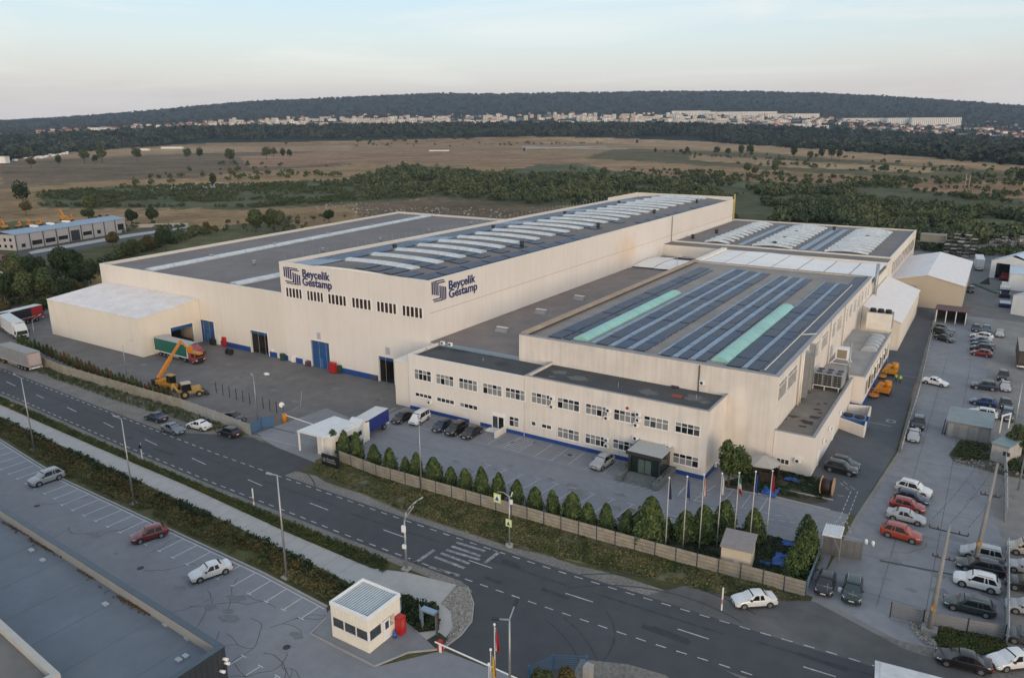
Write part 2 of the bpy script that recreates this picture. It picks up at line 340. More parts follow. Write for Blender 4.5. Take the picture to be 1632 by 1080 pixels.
def leaves(n, shape, size, seed, cards=True):
    """n leaf quads spread through a volume; shape(u1,u2,u3) -> point, outward normal"""
    g = np.random.default_rng(seed); V = np.zeros((n, 4, 3)); 
    for i in range(n):
        p, nn = shape(g); p = np.array(p); nn = np.array(nn, float); nn += g.normal(0, .55, 3); nn /= np.linalg.norm(nn) + 1e-6
        a = np.cross(nn, g.normal(0, 1, 3)); a /= np.linalg.norm(a) + 1e-6; b = np.cross(nn, a)
        s = size * g.uniform(.6, 1.35); V[i] = [p - a * s, p - b * s * .6, p + a * s, p + b * s * .6]
    return V
def leaf_mesh(name, V, mat, extra=None):
    n = len(V); vs = V.reshape(-1, 3); me = bpy.data.meshes.new(name)
    me.vertices.add(n * 4); me.vertices.foreach_set('co', vs.ravel()); me.loops.add(n * 4); me.loops.foreach_set('vertex_index', np.arange(n * 4))
    me.polygons.add(n); me.polygons.foreach_set('loop_start', np.arange(n) * 4); me.update(calc_edges=True); me.materials.append(mat); return me
def blob_shape(rx, rz, zc, lobes=9, seed=1, shell=.55):
    g0 = np.random.default_rng(seed); L_ = []
    for k in range(lobes):
        t = g0.uniform(0, 2 * pi); e = g0.uniform(-.5, 1.0); q = g0.uniform(.35, .62)
        L_.append((rx * q * cos(t) * cos(e), rx * q * sin(t) * cos(e), zc + rz * .62 * sin(e), g0.uniform(.38, .58)))
    L_.append((0, 0, zc, .72))
    def f(g):
        cx, cy, cz, q = L_[g.integers(len(L_))]
        d = g.normal(0, 1, 3); d /= np.linalg.norm(d); rad = g.uniform(shell, 1) ** .5
        return (cx + d[0] * rx * q * rad, cy + d[1] * rx * q * rad, max(cz + d[2] * rz * q * rad, .15)), d
    return f
def cone_shape(r, h, z0=.1, power=.75):
    def f(g):
        u = g.uniform(0, 1) ** 1.1; t = g.uniform(0, 2 * pi); z = z0 + h * u
        prof = (1 - u) ** power * min(1, .72 + u * 2.2) if u < .999 else 0
        q = r * prof * g.uniform(.74, 1.12) * (1 + .13 * sin(5 * t + 9 * u) + .07 * sin(11 * t - 14 * u))
        return (q * cos(t), q * sin(t), z), (cos(t), sin(t), .5)
    return f
def tree_proto(name, rx, h, mat, seed, n=2200, leaf=.16, trunk=.16, z0=None):
    rz = h * .42; root = thing(name, (0, 0, 0), 'x', 'tree')
    me = leaf_mesh('crown', leaves(n, blob_shape(rx, rz, h - rz, seed=seed), leaf, seed + 3), LEAF[mat])
    o = bpy.data.objects.new('crown', me); COL.objects.link(o); o.parent = root
    mb = MB(); g = random.Random(seed); mb.tube((0, 0, 0), (0, 0, h * .5), trunk, 7, trunk * .7)
    for k in range(6):
        t = k * 1.05 + g.random(); zz = h * g.uniform(.3, .5); mb.tube((0, 0, zz), (rx * .55 * cos(t), rx * .55 * sin(t), zz + h * .28), trunk * .5, 5, trunk * .15)
    mb.build('trunk', LEAF['bark'], root); return root
def scatter(name, pts, meshV, mat, kind='stuff', smin=.7, smax=1.3, seed=5, zf=None, sz=1.0):
    """many small clumps joined into one real mesh; meshV: list of variants (m,4,3)"""
    g = np.random.default_rng(seed); outv = []
    for k, (x, y, z, s) in enumerate(pts):
        V = meshV[k % len(meshV)]; a = g.uniform(0, 2 * pi); c, sn = cos(a), sin(a); q = s * g.uniform(smin, smax)
        W = V * q; X = W[..., 0] * c - W[..., 1] * sn + x; Y = W[..., 0] * sn + W[..., 1] * c + y; outv.append(np.stack([X, Y, W[..., 2] * sz + z], -1))
    me = leaf_mesh(name, np.concatenate(outv), mat); o = bpy.data.objects.new(name, me); COL.objects.link(o); o['kind'] = kind; return o
def rand_in(polys, n, seed):
    g = np.random.default_rng(seed); out = []
    for poly in polys:
        a = np.array(poly, float); x0, y0 = a.min(0); x1, y1 = a.max(0); k = 0
        while k < n:
            xs = g.uniform(x0, x1, 400); ys = g.uniform(y0, y1, 400); ok = in_poly(xs, ys, poly)
            for x, y in zip(xs[ok], ys[ok]):
                if k >= n: break
                out.append((x, y)); k += 1
    return out

# ---- riverside scrub (nobody could count it)
bushV = [leaves(70, blob_shape(1.0, .8, .7, 5, s), .26, s) for s in (1, 2, 3)]
def bush_pts(polys, n, smin, smax, seed, thr=.0):
    pts = []; g = np.random.default_rng(seed)
    for (x, y) in rand_in(polys, n, seed):
        p = G(x, y)
        if thr and fbm(np.array(p.x / 25.), np.array(p.y / 25.), 31) < thr: continue
        if thr and fbm(np.array(p.x / 60.), np.array(p.y / 60.), 37) < thr - .03: continue
        pts.append((p.x, p.y, 0, g.uniform(smin, smax) * (1.25 if y < 300 else 1)))
    return pts
scrubA = [[(560, 288), (640, 266), (720, 272), (800, 280), (960, 284), (1100, 292), (1350, 300), (1400, 330), (1640, 350), (1660, 400), (1400, 378), (1180, 350), (960, 322), (700, 306)],
          [(560, 288), (700, 306), (860, 318), (860, 326), (700, 312), (575, 320)],
          [(860, 300), (1250, 300), (1660, 345), (1660, 385), (1180, 345), (860, 322)]]
scatter('scrub', bush_pts([scrubA[0]], 6800, 1.4, 3.6, 3, .375) + bush_pts([scrubA[1]], 260, 1.6, 3, 4) + bush_pts([scrubA[2]], 2600, 1.3, 3.2, 5, .35), bushV, LEAF['scrub'])
scatter('low_scrub', bush_pts([[(60, 308), (160, 300), (400, 294), (560, 288), (570, 320), (400, 331), (60, 330)]], 3400, .7, 1.7, 8, .36)
        + bush_pts([[(900, 268), (1632, 290), (1660, 330), (1350, 300), (1100, 288), (930, 278)]], 1100, 1.2, 2.6, 9, .44)
        + bush_pts([[(1050, 244), (1360, 250), (1632, 272), (1660, 290), (1300, 270), (1060, 258)]], 520, 1.2, 2.8, 29, .46)
        + bush_pts([[(560, 226), (960, 222), (980, 232), (560, 236)]], 160, 2, 4, 39, .4)
        + bush_pts([[(1170, 352), (1400, 386), (1660, 402), (1660, 412), (1500, 405), (1180, 362)]], 300, .7, 1.8, 10)
        + bush_pts([[(340, 262), (520, 262), (560, 280), (460, 290), (330, 288), (170, 300)]], 220, 1.4, 3.0, 13, .42)
        + bush_pts([[(100, 340), (300, 362), (420, 350), (560, 345), (470, 368), (200, 372)]], 120, .6, 1.6, 14), bushV, LEAF['mid'])
# ---- forest belt in front of the town and the wood at the foot of the ridge
farV = [leaves(16, blob_shape(1.0, 1.0, .8, 4, s), .66, s) for s in (11, 12, 13)]
pts = []; g = np.random.default_rng(77)
lo = LO
for k in range(8000):
    x = g.uniform(-20, 1660); yb = np.interp(x, [p[0] for p in lo], [p[1] for p in lo]); q0 = G(x, yb); r0 = min(math.hypot(q0.x, q0.y), 2400)
    r = r0 + (2760 - r0) * g.uniform(0, 1) ** .85; q = GR(x, 210, r); pts.append((q.x, q.y, float(terrain_z(q.x, q.y)) - 1, g.uniform(4.5, 8.5)))
for k in range(2600):                     # trees in and around the town
    x = g.uniform(-20, 1660); r = g.uniform(2760, 4300); q = GR(x, 200, r)
    if 330 < x < 1300 and r < 3650 and g.uniform() < .78: continue
    pts.append((q.x, q.y, float(terrain_z(q.x, q.y)) - 1, g.uniform(3, 6)))
scatter('forest', pts, farV, LEAF['far'])
ridge = []
for k in range(7500):
    x = g.uniform(-30, 1670); r = g.uniform(4400, 6750) if k % 3 else g.uniform(6350, 6700); q = GR(x, 180, r); ridge.append((q.x, q.y, float(terrain_z(q.x, q.y)) - 5, g.uniform(7, 11)))
scatter('hillside_forest', ridge, farV, LEAF['far'])
# ---- rubble heaps
rubm = M('rubble', (.20, .175, .155), .95, .5, 1.2); rubw = M('rubble_pale', (.33, .31, .28), .9, .3, .8)
def rubble(name, polys, n, seed, mats, s0, s1):
    g = random.Random(seed); mb = MB()
    for (x, y) in rand_in(polys, n, seed):
        p = G(x, y); s = g.uniform(s0, s1); a = g.uniform(0, pi); mi = 1 if g.random() < .35 else 0
        pt = [(p.x + s * cos(a + k * 1.57) * g.uniform(.6, 1.2), p.y + s * sin(a + k * 1.57) * g.uniform(.6, 1.2)) for k in range(4)]
        h = s * g.uniform(.4, 1.1)
        mb.hexa([(q[0], q[1], -.2) for q in pt] + [(p.x + (q[0] - p.x) * .6, p.y + (q[1] - p.y) * .6, h) for q in pt], mi)
    o = mb.build(name, mats); o['kind'] = 'stuff'
rubble('rubble', [[(1370, 348), (1440, 362), (1632, 375), (1660, 392), (1480, 382), (1385, 358)]], 600, 4, [rubm, rubw], .8, 2.2)
rubble('rubble_heap', [[(500, 328), (570, 322), (700, 330), (860, 336), (800, 346), (600, 350), (500, 336)]], 330, 5, [rubm, rubw], .3, .9)

# ------------------------------------------------------------------ the distant town
cream = [M('town_cream', (.66, .58, .50), .9, .1, .05), M('town_pink', (.60, .45, .39), .9, .1, .05), M('town_white', (.78, .75, .70), .9, .08, .05), M('town_grey', (.36, .34, .32), .9, .1, .05)]
redroof = M('town_roof', (.26, .11, .07), .9, .2, .1); greyroof = M('town_flat_roof', (.22, .21, .20), .9, .2, .1); twin = M('town_window', (.07, .08, .09), .4, 0)
def town_block(x, r, w, d, h, mi, ang, roof):
    """a slab block with storeys of window bands on both long sides"""
    p = GR(x, 195, r); z = float(terrain_z(p.x, p.y)) - 1.5; o = bpy.data.objects.new('apartment_block', None); COL.objects.link(o); o.location = (p.x, p.y, z); o.rotation_euler = (0, 0, ang)
    o['category'] = 'building'
    key = (w, d, h, mi); 
    if key not in BLK:
        mb = MB(); mb.box(-w / 2, w / 2, -d / 2, d / 2, 0, h); nb = max(2, int(w / 7)); ws = MB()
        for f in range(int(h / 3.2)):
            for k in range(nb):
                xx = -w / 2 + (k + .5) * w / nb; zz = 1.5 + 3.2 * f
                for yy, s in ((-d / 2 - .03, 1), (d / 2 + .03, -1)): ws.quad((xx - 1.6 * s, yy, zz), (xx + 1.6 * s, yy, zz), (xx + 1.6 * s, yy, zz + 1.5), (xx - 1.6 * s, yy, zz + 1.5))
        rf = MB(); rf.box(-w / 2 - .3, w / 2 + .3, -d / 2 - .3, d / 2 + .3, h + .01, h + .6)
        BLK[key] = (data_of(mb.build('wall', cream[mi])), data_of(ws.build('window', twin)), data_of(rf.build('roof', greyroof if not roof else redroof)))
    for nme, me_ in zip(('wall', 'window_band', 'roof'), BLK[key]):
        c = bpy.data.objects.new(nme, me_); COL.objects.link(c); c.parent = o
        if nme == 'window_band': c['kind'] = 'stuff'
    return o
BLK = {}
def data_of(o):
    d = o.data; bpy.data.objects.remove(o); return d
def town_house(x, r, s, mi):
    p = GR(x, 200, r); z = float(terrain_z(p.x, p.y)) - 1; o = bpy.data.objects.new('town_house', None); COL.objects.link(o); o.location = (p.x, p.y, z); o.rotation_euler = (0, 0, random.uniform(0, 3.1)); o.scale = (s, s, s); o['category'] = 'house'
    if ('h', mi) not in BLK:
        a = MB(); a.box(-5, 5, -4, 4, 0, 5); b = MB(); b.add([(-5.5, -4.5, 5), (5.5, -4.5, 5), (5.5, 4.5, 5), (-5.5, 4.5, 5), (-4, 0, 8), (4, 0, 8)], [(0, 1, 5, 4), (2, 3, 4, 5), (0, 4, 3), (1, 2, 5)])
        BLK[('h', mi)] = (data_of(a.build('wall', cream[mi])), data_of(b.build('roof', redroof if mi != 3 else greyroof)))
    for nme, me_ in zip(('wall', 'roof'), BLK[('h', mi)]):
        c = bpy.data.objects.new(nme, me_); COL.objects.link(c); c.parent = o
    return o
rt = random.Random(42)
sizes = [(24, 12, 11), (36, 13, 13), (18, 13, 17), (46, 12, 10), (14, 13, 22), (28, 12, 9)]
nb_ = 0
for k in range(290):
    x = rt.choice([rt.uniform(325, 700), rt.uniform(560, 980), rt.uniform(900, 1100), rt.uniform(1060, 1310)]); r = rt.uniform(2800, 3900)
    w, d, h = rt.choice(sizes); mi = rt.choice([0, 0, 0, 1, 2, 2]); o = town_block(x, r, w, d, h, mi, YAW + rt.choice([0, 0, 0, .3, -.35, .15]), False)
    o['label'] = 'pale multi-storey apartment block in the dense distant town below the wooded ridge'; o['group'] = 'apartment blocks of the distant town'
for k in range(295):
    band = k % 3
    if band == 0: x, r = rt.uniform(60, 520), rt.uniform(2780, 4000)
    elif band == 1: x, r = rt.uniform(1180, 1640), rt.uniform(2760, 3700)
    else: x, r = rt.uniform(420, 1632), rt.uniform(3500, 4900)
    o = town_house(x, r, rt.uniform(1.0, 2.0), rt.choice([0, 1, 2, 2, 3])); o['label'] = 'small pale house with a pitched roof scattered along the edge of the distant town'; o['group'] = 'houses of the distant town'
o = town_block(159, 2750, 62, 16, 20, 2, YAW + .1, False); o['label'] = 'long white slab block standing alone left of the distant town'
for (x, r, w, d, h, lab) in ((1100, 4150, 190, 40, 20, 'long low white factory hall at the foot of the ridge beyond the town centre'), (1180, 4000, 330, 40, 22, 'longest white factory hall at the foot of the smoking wooded ridge'),
                            (1262, 3900, 230, 40, 20, 'low white works hall next right of the longest far factory hall'), (1395, 3700, 260, 50, 20, 'far white factory with dark window openings at the right foot of the ridge'),
                            (1490, 3650, 180, 50, 34, 'tallest far white factory block on the right below the ridge'), (1438, 3660, 120, 40, 27, 'far white factory wing joined to the tallest factory block'), (1562, 3500, 60, 20, 10, 'small white hall right of the far factory')):
    o = town_block(x, r, w, d, h, 2, YAW - .02 - (x - 816) * .0004, False); o.name = 'factory_hall'; o['label'] = lab
mb = MB(); p = GR(611, 150, 6500); zz = float(terrain_z(p.x, p.y)); mb.tube((p.x, p.y, zz - 5), (p.x, p.y, zz + 42), 1.2, 6, .5); tag(mb.build('radio_mast', M('mast', (.3, .3, .3))), 'thin radio mast on the crest of the wooded ridge left of centre', 'mast')
mb = MB(); p = GR(1162, 148, 6500); zz = float(terrain_z(p.x, p.y)); mb.tube((p.x, p.y, zz - 5), (p.x, p.y, zz + 40), 1.2, 6, .5); tag(mb.build('radio_mast', M('mast', (.3, .3, .3))), 'thin radio mast on the ridge crest above the white factories', 'mast')

# ---- single trees out on the plain
protoT = [tree_proto('field_tree', 3.2, 7.5, 'mid', 5, 700, .42), tree_proto('field_tree', 3.0, 9.5, 'dark', 6, 700, .42), tree_proto('field_tree', 2.6, 6.5, 'autumn', 8, 600, .38)]
usedT = [False] * 3
FT = [(50, 268, 1.3, 2), (94, 265, .9, 1), (135, 260, 1.5, 0), (163, 259, 1.5, 0), (152, 262, .8, 1), (219, 257, 1.5, 0), (241, 237, .9, 1), (300, 256, 1.4, 0), (319, 254, 1.1, 1), (367, 262, 1.6, 0), (425, 255, 1.5, 0), (436, 250, 1.4, 2), (451, 253, 1.0, 1), (462, 253, .9, 1),
      (480, 228, 1.6, 0), (510, 229, 1.2, 2), (456, 232, 1.0, 2), (572, 231, 1.8, 0), (630, 229, 1.8, 0), (645, 229, 1.6, 0), (664, 230, 1.2, 2), (700, 228, 1.7, 0), (725, 228, 1.8, 0), (745, 228, 1.6, 2), (760, 227, 1.5, 0), (836, 243, .7, 1), (590, 230, .8, 1),
      (1044, 245, .8, 1), (1060, 244, .6, 2), (1073, 246, .9, 0), (1085, 246, .9, 0), (1095, 247, 1.1, 1), (1142, 248, 1.5, 0), (1160, 249, 1.3, 0), (1180, 250, 1.5, 1), (1195, 250, 1.6, 1), (1265, 253, 1.5, 1), (1291, 254, 1.2, 0), (1308, 254, 1.3, 1), (1325, 255, 1.5, 1), (1337, 255, 1.2, 1), (1153, 228, 1.2, 1), (1170, 229, 1.0, 0), (1178, 229, 1.0, 1), (1202, 231, 1.2, 0), (1120, 226, .9, 1), (1138, 227, .9, 1), (1373, 241, .7, 1), (1405, 243, .6, 1), (1478, 247, .7, 1), (1552, 253, .7, 2), (1617, 258, .6, 1), (1015, 230, 1.0, 1),
      (1190, 278, 1.2, 0), (1203, 281, 1.2, 2), (1235, 277, 1.1, 0), (1410, 277, 1.0, 0), (1625, 297, 1.1, 1), (38, 330, 1.3, 1), (42, 343, 1.0, 2), (340, 299, .9, 1), (145, 345, 1.2, 0)]
for k, (x, y, s, t) in enumerate(FT):
    p = G(x, y); place(protoT[t], usedT[t], (p.x, p.y, -.1), k * 1.7, ['mid green bushy tree standing out on the dry plain beyond the factory', 'dark green rounded tree standing out on the dry plain beyond the factory', 'yellowing small tree standing out on the dry plain beyond the factory'][t], 'trees dotted over the plain', s * (1.75 if x < 790 and y < 275 else 1.35)); usedT[t] = True
# ------------------------------------------------------------------ paved ground
asph = M('asphalt', (.060, .062, .068), .85, .12, .5, tone=[(.06, .14)], bump=.15)
asph_old = M('asphalt_old', (.158, .148, .140), .9, .14, .4, tone=[(.07, .16)], speck=(.5, .68, (.09, .088, .085)))
conc = M('concrete', (.225, .228, .245), .85, .08, .8, tone=[(.08, .10)])
conc2 = M('concrete_yard', (.225, .228, .240), .88, .10, .7, tone=[(.09, .13)])
conc3 = M('concrete_worn', (.225, .215, .20), .9, .12, .6, tone=[(.12, .14)])
pathm = M('concrete_path', (.40, .385, .36), .85, .07, 1.0, tone=[(.3, .06)])
kerbm = M('kerb_stone', (.33, .325, .31), .85, .12, 1.5)
gravm = M('gravel', (.19, .175, .155), .95, .35, 3.0, tone=[(.2, .18)], bump=.4)
white = M('road_paint', (.44, .44, .43), .75, .35, 1.6); worn = M('worn_paint', (.24, .24, .24), .8, .5, 1.4, tone=[(5, .4)]); faded = M('faded_paint', (.42, .42, .43), .8, .22, .9)
groutm = M('joint', (.07, .07, .07), .9, 0)
def sheet(name, polys, mat, z):
    mb = MB()
    for p in polys: mb.sheet(p, z)
    return struct(name, mb, mat)
# yards. every sheet lies a little above the one below
sheet('yard_front_left', [[(-235, 79)] + [(-205, 78.5), (-176, 79.5), (-163, 76.8), (-121.5, 77.2), (-96.8, 74.6), (-84, 74.3), (-84, 108), (-205, 108), (-225, 130)]], asph_old, .006)
sheet('factory_forecourt', [[(-84.3, 74.6), (-60, 74.9), (-40, 75.4), (-20.8, 76.4), (-10.8, 76.2), (-10.8, 107), (-84.3, 107)]], conc, .010)
sheet('service_lane', [[(-24, 97.2), (-10.0, 97.2), (-8.2, 122), (-10.8, 226), (-12, 300), (-30, 300)]], M('asphalt_lane', (.085, .092, .102), .85, .12, .5, tone=[(.08, .16)]), .014)
sheet('car_park_right', [[(-11.2, 58 + 10), (-10.0, 97), (-7.9, 122), (-10.6, 226), (-12, 300), (40, 300), (40, 68)]], conc3, .004)
sheet('car_park_surface', [[(-10.6, 76.5), (-9.3, 97), (-7.3, 122), (-10.0, 226), (2.5, 226), (2.5, 122), (6.2, 98), (6.2, 72), (-2, 73)]], conc2, .012)
sheet('yard_beyond', [[(-12, 226), (40, 226), (40, 420), (-30, 420), (-30, 300), (-12, 300)]], M('yard_far', (.15, .15, .15), .9, .15, .3, tone=[(.05, .2)]), .018)
# main road
FE = P2([(-130, 545), (5, 590), (76.7, 619), (145, 645.8), (271.7, 695), (350, 725), (453, 761.5), (613, 818), (766.7, 870), (893, 911), (975, 936.7), (1095, 973), (1220, 1010), (1325, 1040), (1450, 1078)])
NE = P2([(-130, 574), (20, 631.7), (210, 715), (259, 735), (341.7, 770), (475, 821.7), (550, 851.7), (615, 876), (731.7, 919), (863, 965), (980, 1005), (1043, 1026), (1143, 1057), (1220, 1082)])
FE += [(8, 69.5), (40, 75)]; NE += [(-2, 61.8), (40, 67)]
FE = [(-330, 74)] + FE; NE = [(-330, 64)] + NE
def resample(l, n=120):
    l = [Vector((p[0], p[1])) for p in l]; d = [0]
    for a, b in zip(l, l[1:]): d.append(d[-1] + (b - a).length)
    out = []
    for k in range(n):
        t = d[-1] * k / (n - 1); i = min(max(j for j in range(len(d)) if d[j] <= t + 1e-9), len(l) - 2); u = (t - d[i]) / (d[i + 1] - d[i]); out.append(l[i].lerp(l[i + 1], u))
    return out
def at_x(l, X): return float(np.interp(X, [p[0] for p in l], [p[1] for p in l]))
XS = np.linspace(-330, 40, 140)
mb = MB()
for a, b in zip(XS, XS[1:]):
    mb.quad((a, at_x(NE, a) - .55, .02), (b, at_x(NE, b) - .55, .02), (b, at_x(FE, b) + .55, .02), (a, at_x(FE, a) + .55, .02))
struct('road', mb, asph)
# gravel shoulders
mb = MB()
for a, b in zip(XS, XS[1:]):
    wf = lambda X: 1.2 + 1.3 * fbm(np.array(X / 6.0), np.array(1.0), 2) + (2.8 if X > -22 else 0) + (6.4 if -168 < X < -84 else 0) * min(1, max(0, (X + 168) / 10)) * min(1, max(0, (-92 - X) / 6 + .5))
    mb.quad((a, at_x(FE, a) + .5, .0175), (b, at_x(FE, b) + .5, .0175), (b, at_x(FE, b) + .6 + wf(b), .0175), (a, at_x(FE, a) + .6 + wf(a), .0175))
    wn_ = lambda X: .8 + .8 * fbm(np.array(X / 5.0), np.array(7.0), 3)
    mb.quad((a, at_x(NE, a) - .6 - wn_(a), .012), (b, at_x(NE, b) - .6 - wn_(b), .012), (b, at_x(NE, b) - .5, .012), (a, at_x(NE, a) - .5, .012))
struct('road_shoulder', mb, gravm)
# lay-by on the right and the two junction aprons
sheet('lay_by', [[(-26, 67), (-22, 72.4), (-17, 73.8), (-10.5, 75.4), (-2, 72.2), (12, 71.5), (40, 78), (40, 72), (8, 68.9), (-10, 67.4)]], M('asphalt_layby', (.115, .112, .108), .9, .14, .6, tone=[(.12, .18)]), .022)
apron1 = P2([(272, 696), (297, 690), (345, 692), (402, 697), (440, 713), (503, 738), (455, 757), (446, 762), (350, 727)])
sheet('junction_left', [apron1 + []], asph, .024)
sheet('entrance_drive', [P2([(404, 692), (520, 650), (640, 700), (505, 738), (440, 712)])], conc2, .016)
apron2 = [(-55, 59.0), (-44.2, 58.9), (-40.6, 57.4), (-39.2, 55), (-38.8, 51.5), (-40.0, 46.5), (-43.2, 44.4), (-40, 39), (-10, 33), (10, 44), (0, 60.2), (-20, 59.9)]
apron2 = P2([(735, 925), (752, 940), (757, 965), (754, 990), (735, 1012), (706, 1032), (760, 1055), (860, 1090), (1000, 1090), (1200, 1090), (1140, 1060), (980, 1008)])
sheet('junction_right', [apron2], asph, .026)
# far side footpath strip, near side footpath, verge
PN = P2([(-120, 610), (0, 665), (200, 757), (400, 850), (530, 915), (640, 975)]); PF = P2([(-120, 590), (0, 645), (150, 711), (300, 775), (450, 845), (590, 905)])
mb = MB(); XP = np.linspace(-200, -54, 60)
for a, b in zip(XP, XP[1:]):
    a2 = b - .03; mb.quad((a, at_x(PN, a), .05), (a2, at_x(PN, a2), .05), (a2, at_x(PF, a2), .05), (a, at_x(PF, a), .05))
struct('footpath', mb, pathm)
sheet('footpath_end', [P2([(590, 905), (648, 912), (728, 932), (702, 962), (720, 975), (723, 1000), (700, 1030), (660, 1010), (640, 975), (560, 930), (530, 915)])], pathm, .054)
sheet('gravel_bed', [P2([(702, 962), (726, 935), (745, 935), (755, 962), (752, 990), (735, 1012), (716, 1028), (706, 1032), (722, 1000), (719, 975)])], M('pebbles', (.27, .25, .225), .95, .45, 4, tone=[(3, .25)], bump=.5), .060)
mb = MB()
for a, b in zip(P2([(745, 935), (755, 962), (752, 990), (735, 1012), (706, 1034), (650, 1040)]), P2([(755, 962), (752, 990), (735, 1012), (706, 1034), (650, 1040), (597, 1062)])): mb.beam((a[0], a[1], .07), (b[0], b[1], .07), .14, .14)
for a, b in zip(P2([(597, 1062), (495, 1010)]), P2([(495, 1010), (520, 985)])): mb.beam((a[0], a[1], .07), (b[0], b[1], .07), .16, .14)
struct('junction_kerb', mb, kerbm)
sheet('booth_island', [P2([(500, 1010), (525, 972), (640, 985), (668, 1010), (700, 1034), (650, 1040), (597, 1060)])], conc2, .066)
# lower left car park
LE = P2([(-140, 615), (0, 702), (100, 765), (270, 845), (420, 915), (520, 968)])
sheet('car_park_left', [[(-230, 20)] + [(-230, 54)] + LE + [P2([(525, 990)])[0], P2([(600, 1062)])[0], P2([(706, 1036)])[0], P2([(790, 1068)])[0], P2([(860, 1095)])[0], (-38, 20)]], conc, .016)
mb = MB()
for a, b in zip(LE, LE[1:]): mb.beam((a[0], a[1] + .12, .07), (b[0], b[1] + .12, .07), .22, .15)
struct('car_park_kerb', mb, kerbm)
# expansion joints and meandering cracks sealed dark
mb = MB(); g = random.Random(3)
def crack(x, y, ang, L_, w=.035, z=.021, dep=0):
    p = Vector((x, y)); a = ang
    for k in range(int(L_ / .6)):
        q = p + Vector((cos(a), sin(a))) * .6; n = Vector((-sin(a), cos(a))) * w; mb.quad((p.x - n.x, p.y - n.y, z), (q.x - n.x, q.y - n.y, z), (q.x + n.x, q.y + n.y, z), (p.x + n.x, p.y + n.y, z)); p = q; a += g.uniform(-.5, .5)
        if dep < 2 and g.random() < .10: crack(p.x, p.y, a + g.choice([-1, 1]) * g.uniform(.6, 1.2), L_ * .5, w * .8, z, dep + 1)
for (px, py, a, L_) in ((330, 940, -.2, 9), (360, 950, .6, 7), (400, 985, .1, 9), (430, 1000, 1.2, 7), (455, 1020, -.4, 8), (420, 1040, .4, 6), (300, 965, .3, 8), (240, 880, 1.4, 6), (222, 905, -.1, 7), (60, 800, .2, 7), (110, 840, -.5, 9), (380, 920, -1.2, 6), (470, 985, .8, 5), (350, 1005, -.9, 6)):
    p = G(px, py); crack(p.x, p.y, a, L_)
for k, (px, py, a) in enumerate(((1290, 800, .2), (1240, 770, 1.1), (1150, 790, -.2), (1500, 760, .3), (1420, 880, .5), (1540, 800, 1.5), (900, 790, .1), (780, 760, -.3))):
    p = G(px, py); crack(p.x, p.y, a, 6, .03)
for X in (-5.0, -.6): mb.quad((X, 78, .021), (X + .05, 78, .021), (X + .05, 180, .021), (X, 180, .021))
for Y in range(80, 180, 8): mb.quad((-9, Y, .021), (3, Y, .021), (3, Y + .05, .021), (-9, Y + .05, .021))
for Y in range(80, 96, 5): mb.quad((-80, Y, .021), (-12, Y, .021), (-12, Y + .04, .021), (-80, Y + .04, .021))
struct('paving_cracks', mb, groutm)
# road markings
mb = MB()
def dash(p, q, w=.13, z=.034):
    p = Vector(p[:2]); q = Vector(q[:2]); d = (q - p).normalized(); n = Vector((-d.y, d.x)) * w / 2
    mb.quad((p.x - n.x, p.y - n.y, z), (q.x - n.x, q.y - n.y, z), (q.x + n.x, q.y + n.y, z), (p.x + n.x, p.y + n.y, z))
def dashes(line, on, off, w, x0, x1, skip=()):
    X = x0
    while X < x1:
        if not any(a < X < b for a, b in skip): dash((X, at_x(line, X)), (X + on, at_x(line, X + on)), w)
        X += on + off
dashes(FE, 1.0, 1.0, .14, -210, 12); dashes(NE, 1.0, 1.0, .14, -200, -8, [(-54, -52)])
CE = P2([(18, 612), (64, 632), (115, 653), (173, 677), (240, 704.7), (317.5, 735), (406.7, 769), (508, 807), (627, 850), (923, 952), (1104, 1009), (1306, 1070)])
CE = [(-330, 69)] + CE + [(40, 71)]
for (a, b) in (((10, 608), (25, 615)), ((58, 629), (70, 634.5)), ((107, 649), (122, 656)), ((165, 673), (181, 681)), ((231, 700), (250, 709)), ((306, 730), (328, 740)), ((395, 764), (418, 774)), ((494, 801.5), (523, 812.5)), ((611, 844), (648, 857)), ((747, 892.5), (784, 905)), ((901, 945), (945, 959)), ((1080, 1002), (1130, 1018)), ((1280, 1062), (1332, 1078))):
    dash(G(*a), G(*b), .14)
struct('road_markings', mb, white); mb = MB()
# zebra crossing: worn bars, and give-way bars either side
for (a, b) in (((684, 903), (732, 917)), ((693, 887), (740, 905)), ((703, 881), (748, 898)), ((711, 876), (765, 892)), ((720, 870), (766, 886)), ((727, 864), (773, 878))):
    dash(G(*a), G(*b), .42)
for (a, b) in (((663, 896), (692, 876)), ((772, 897), (795, 880))): dash(G(*a), G(*b), .45)
dash(G(655, 890), G(665, 896), .2); dash(G(785, 876), G(797, 880), .2)
struct('crossing_markings', mb, worn)
mb = MB()
# bays of the lower left car park (each line ends in a small T)
p0 = G(395, 946.7); stepx = 2.66
for k in range(-34, 8):
    X = p0.x + k * stepx + .0; Y0 = p0.y + .15; 
    if X < -150: continue
    yk = at_x(LE, X + 1.6) - .3; yb = Y0 + (0 if X > -100 else (yk - 47.6) * .6)
    dash((X, yb), (X + .05, yk), .11, .022); dash((X - .35, yb), (X + .35, yb), .11, .022)
for k in range(4):
    a = G(1165 / 3 + k * 27, 720 + 975 / 3 + k * 16); b = G(1095 / 3 + k * 27, 720 + 1018 / 3 + k * 16); dash(a, b, .11, .022); dash((a.x - .35, a.y), (a.x + .35, a.y), .11, .022)
for a, b in zip(LE, LE[1:]): dash((a[0], a[1] - .25), (b[0], b[1] - .25), .1, .022)
struct('bay_lines_left', mb, M('bay_paint', (.56, .57, .58), .7, .15, 1.5))
mb = MB()
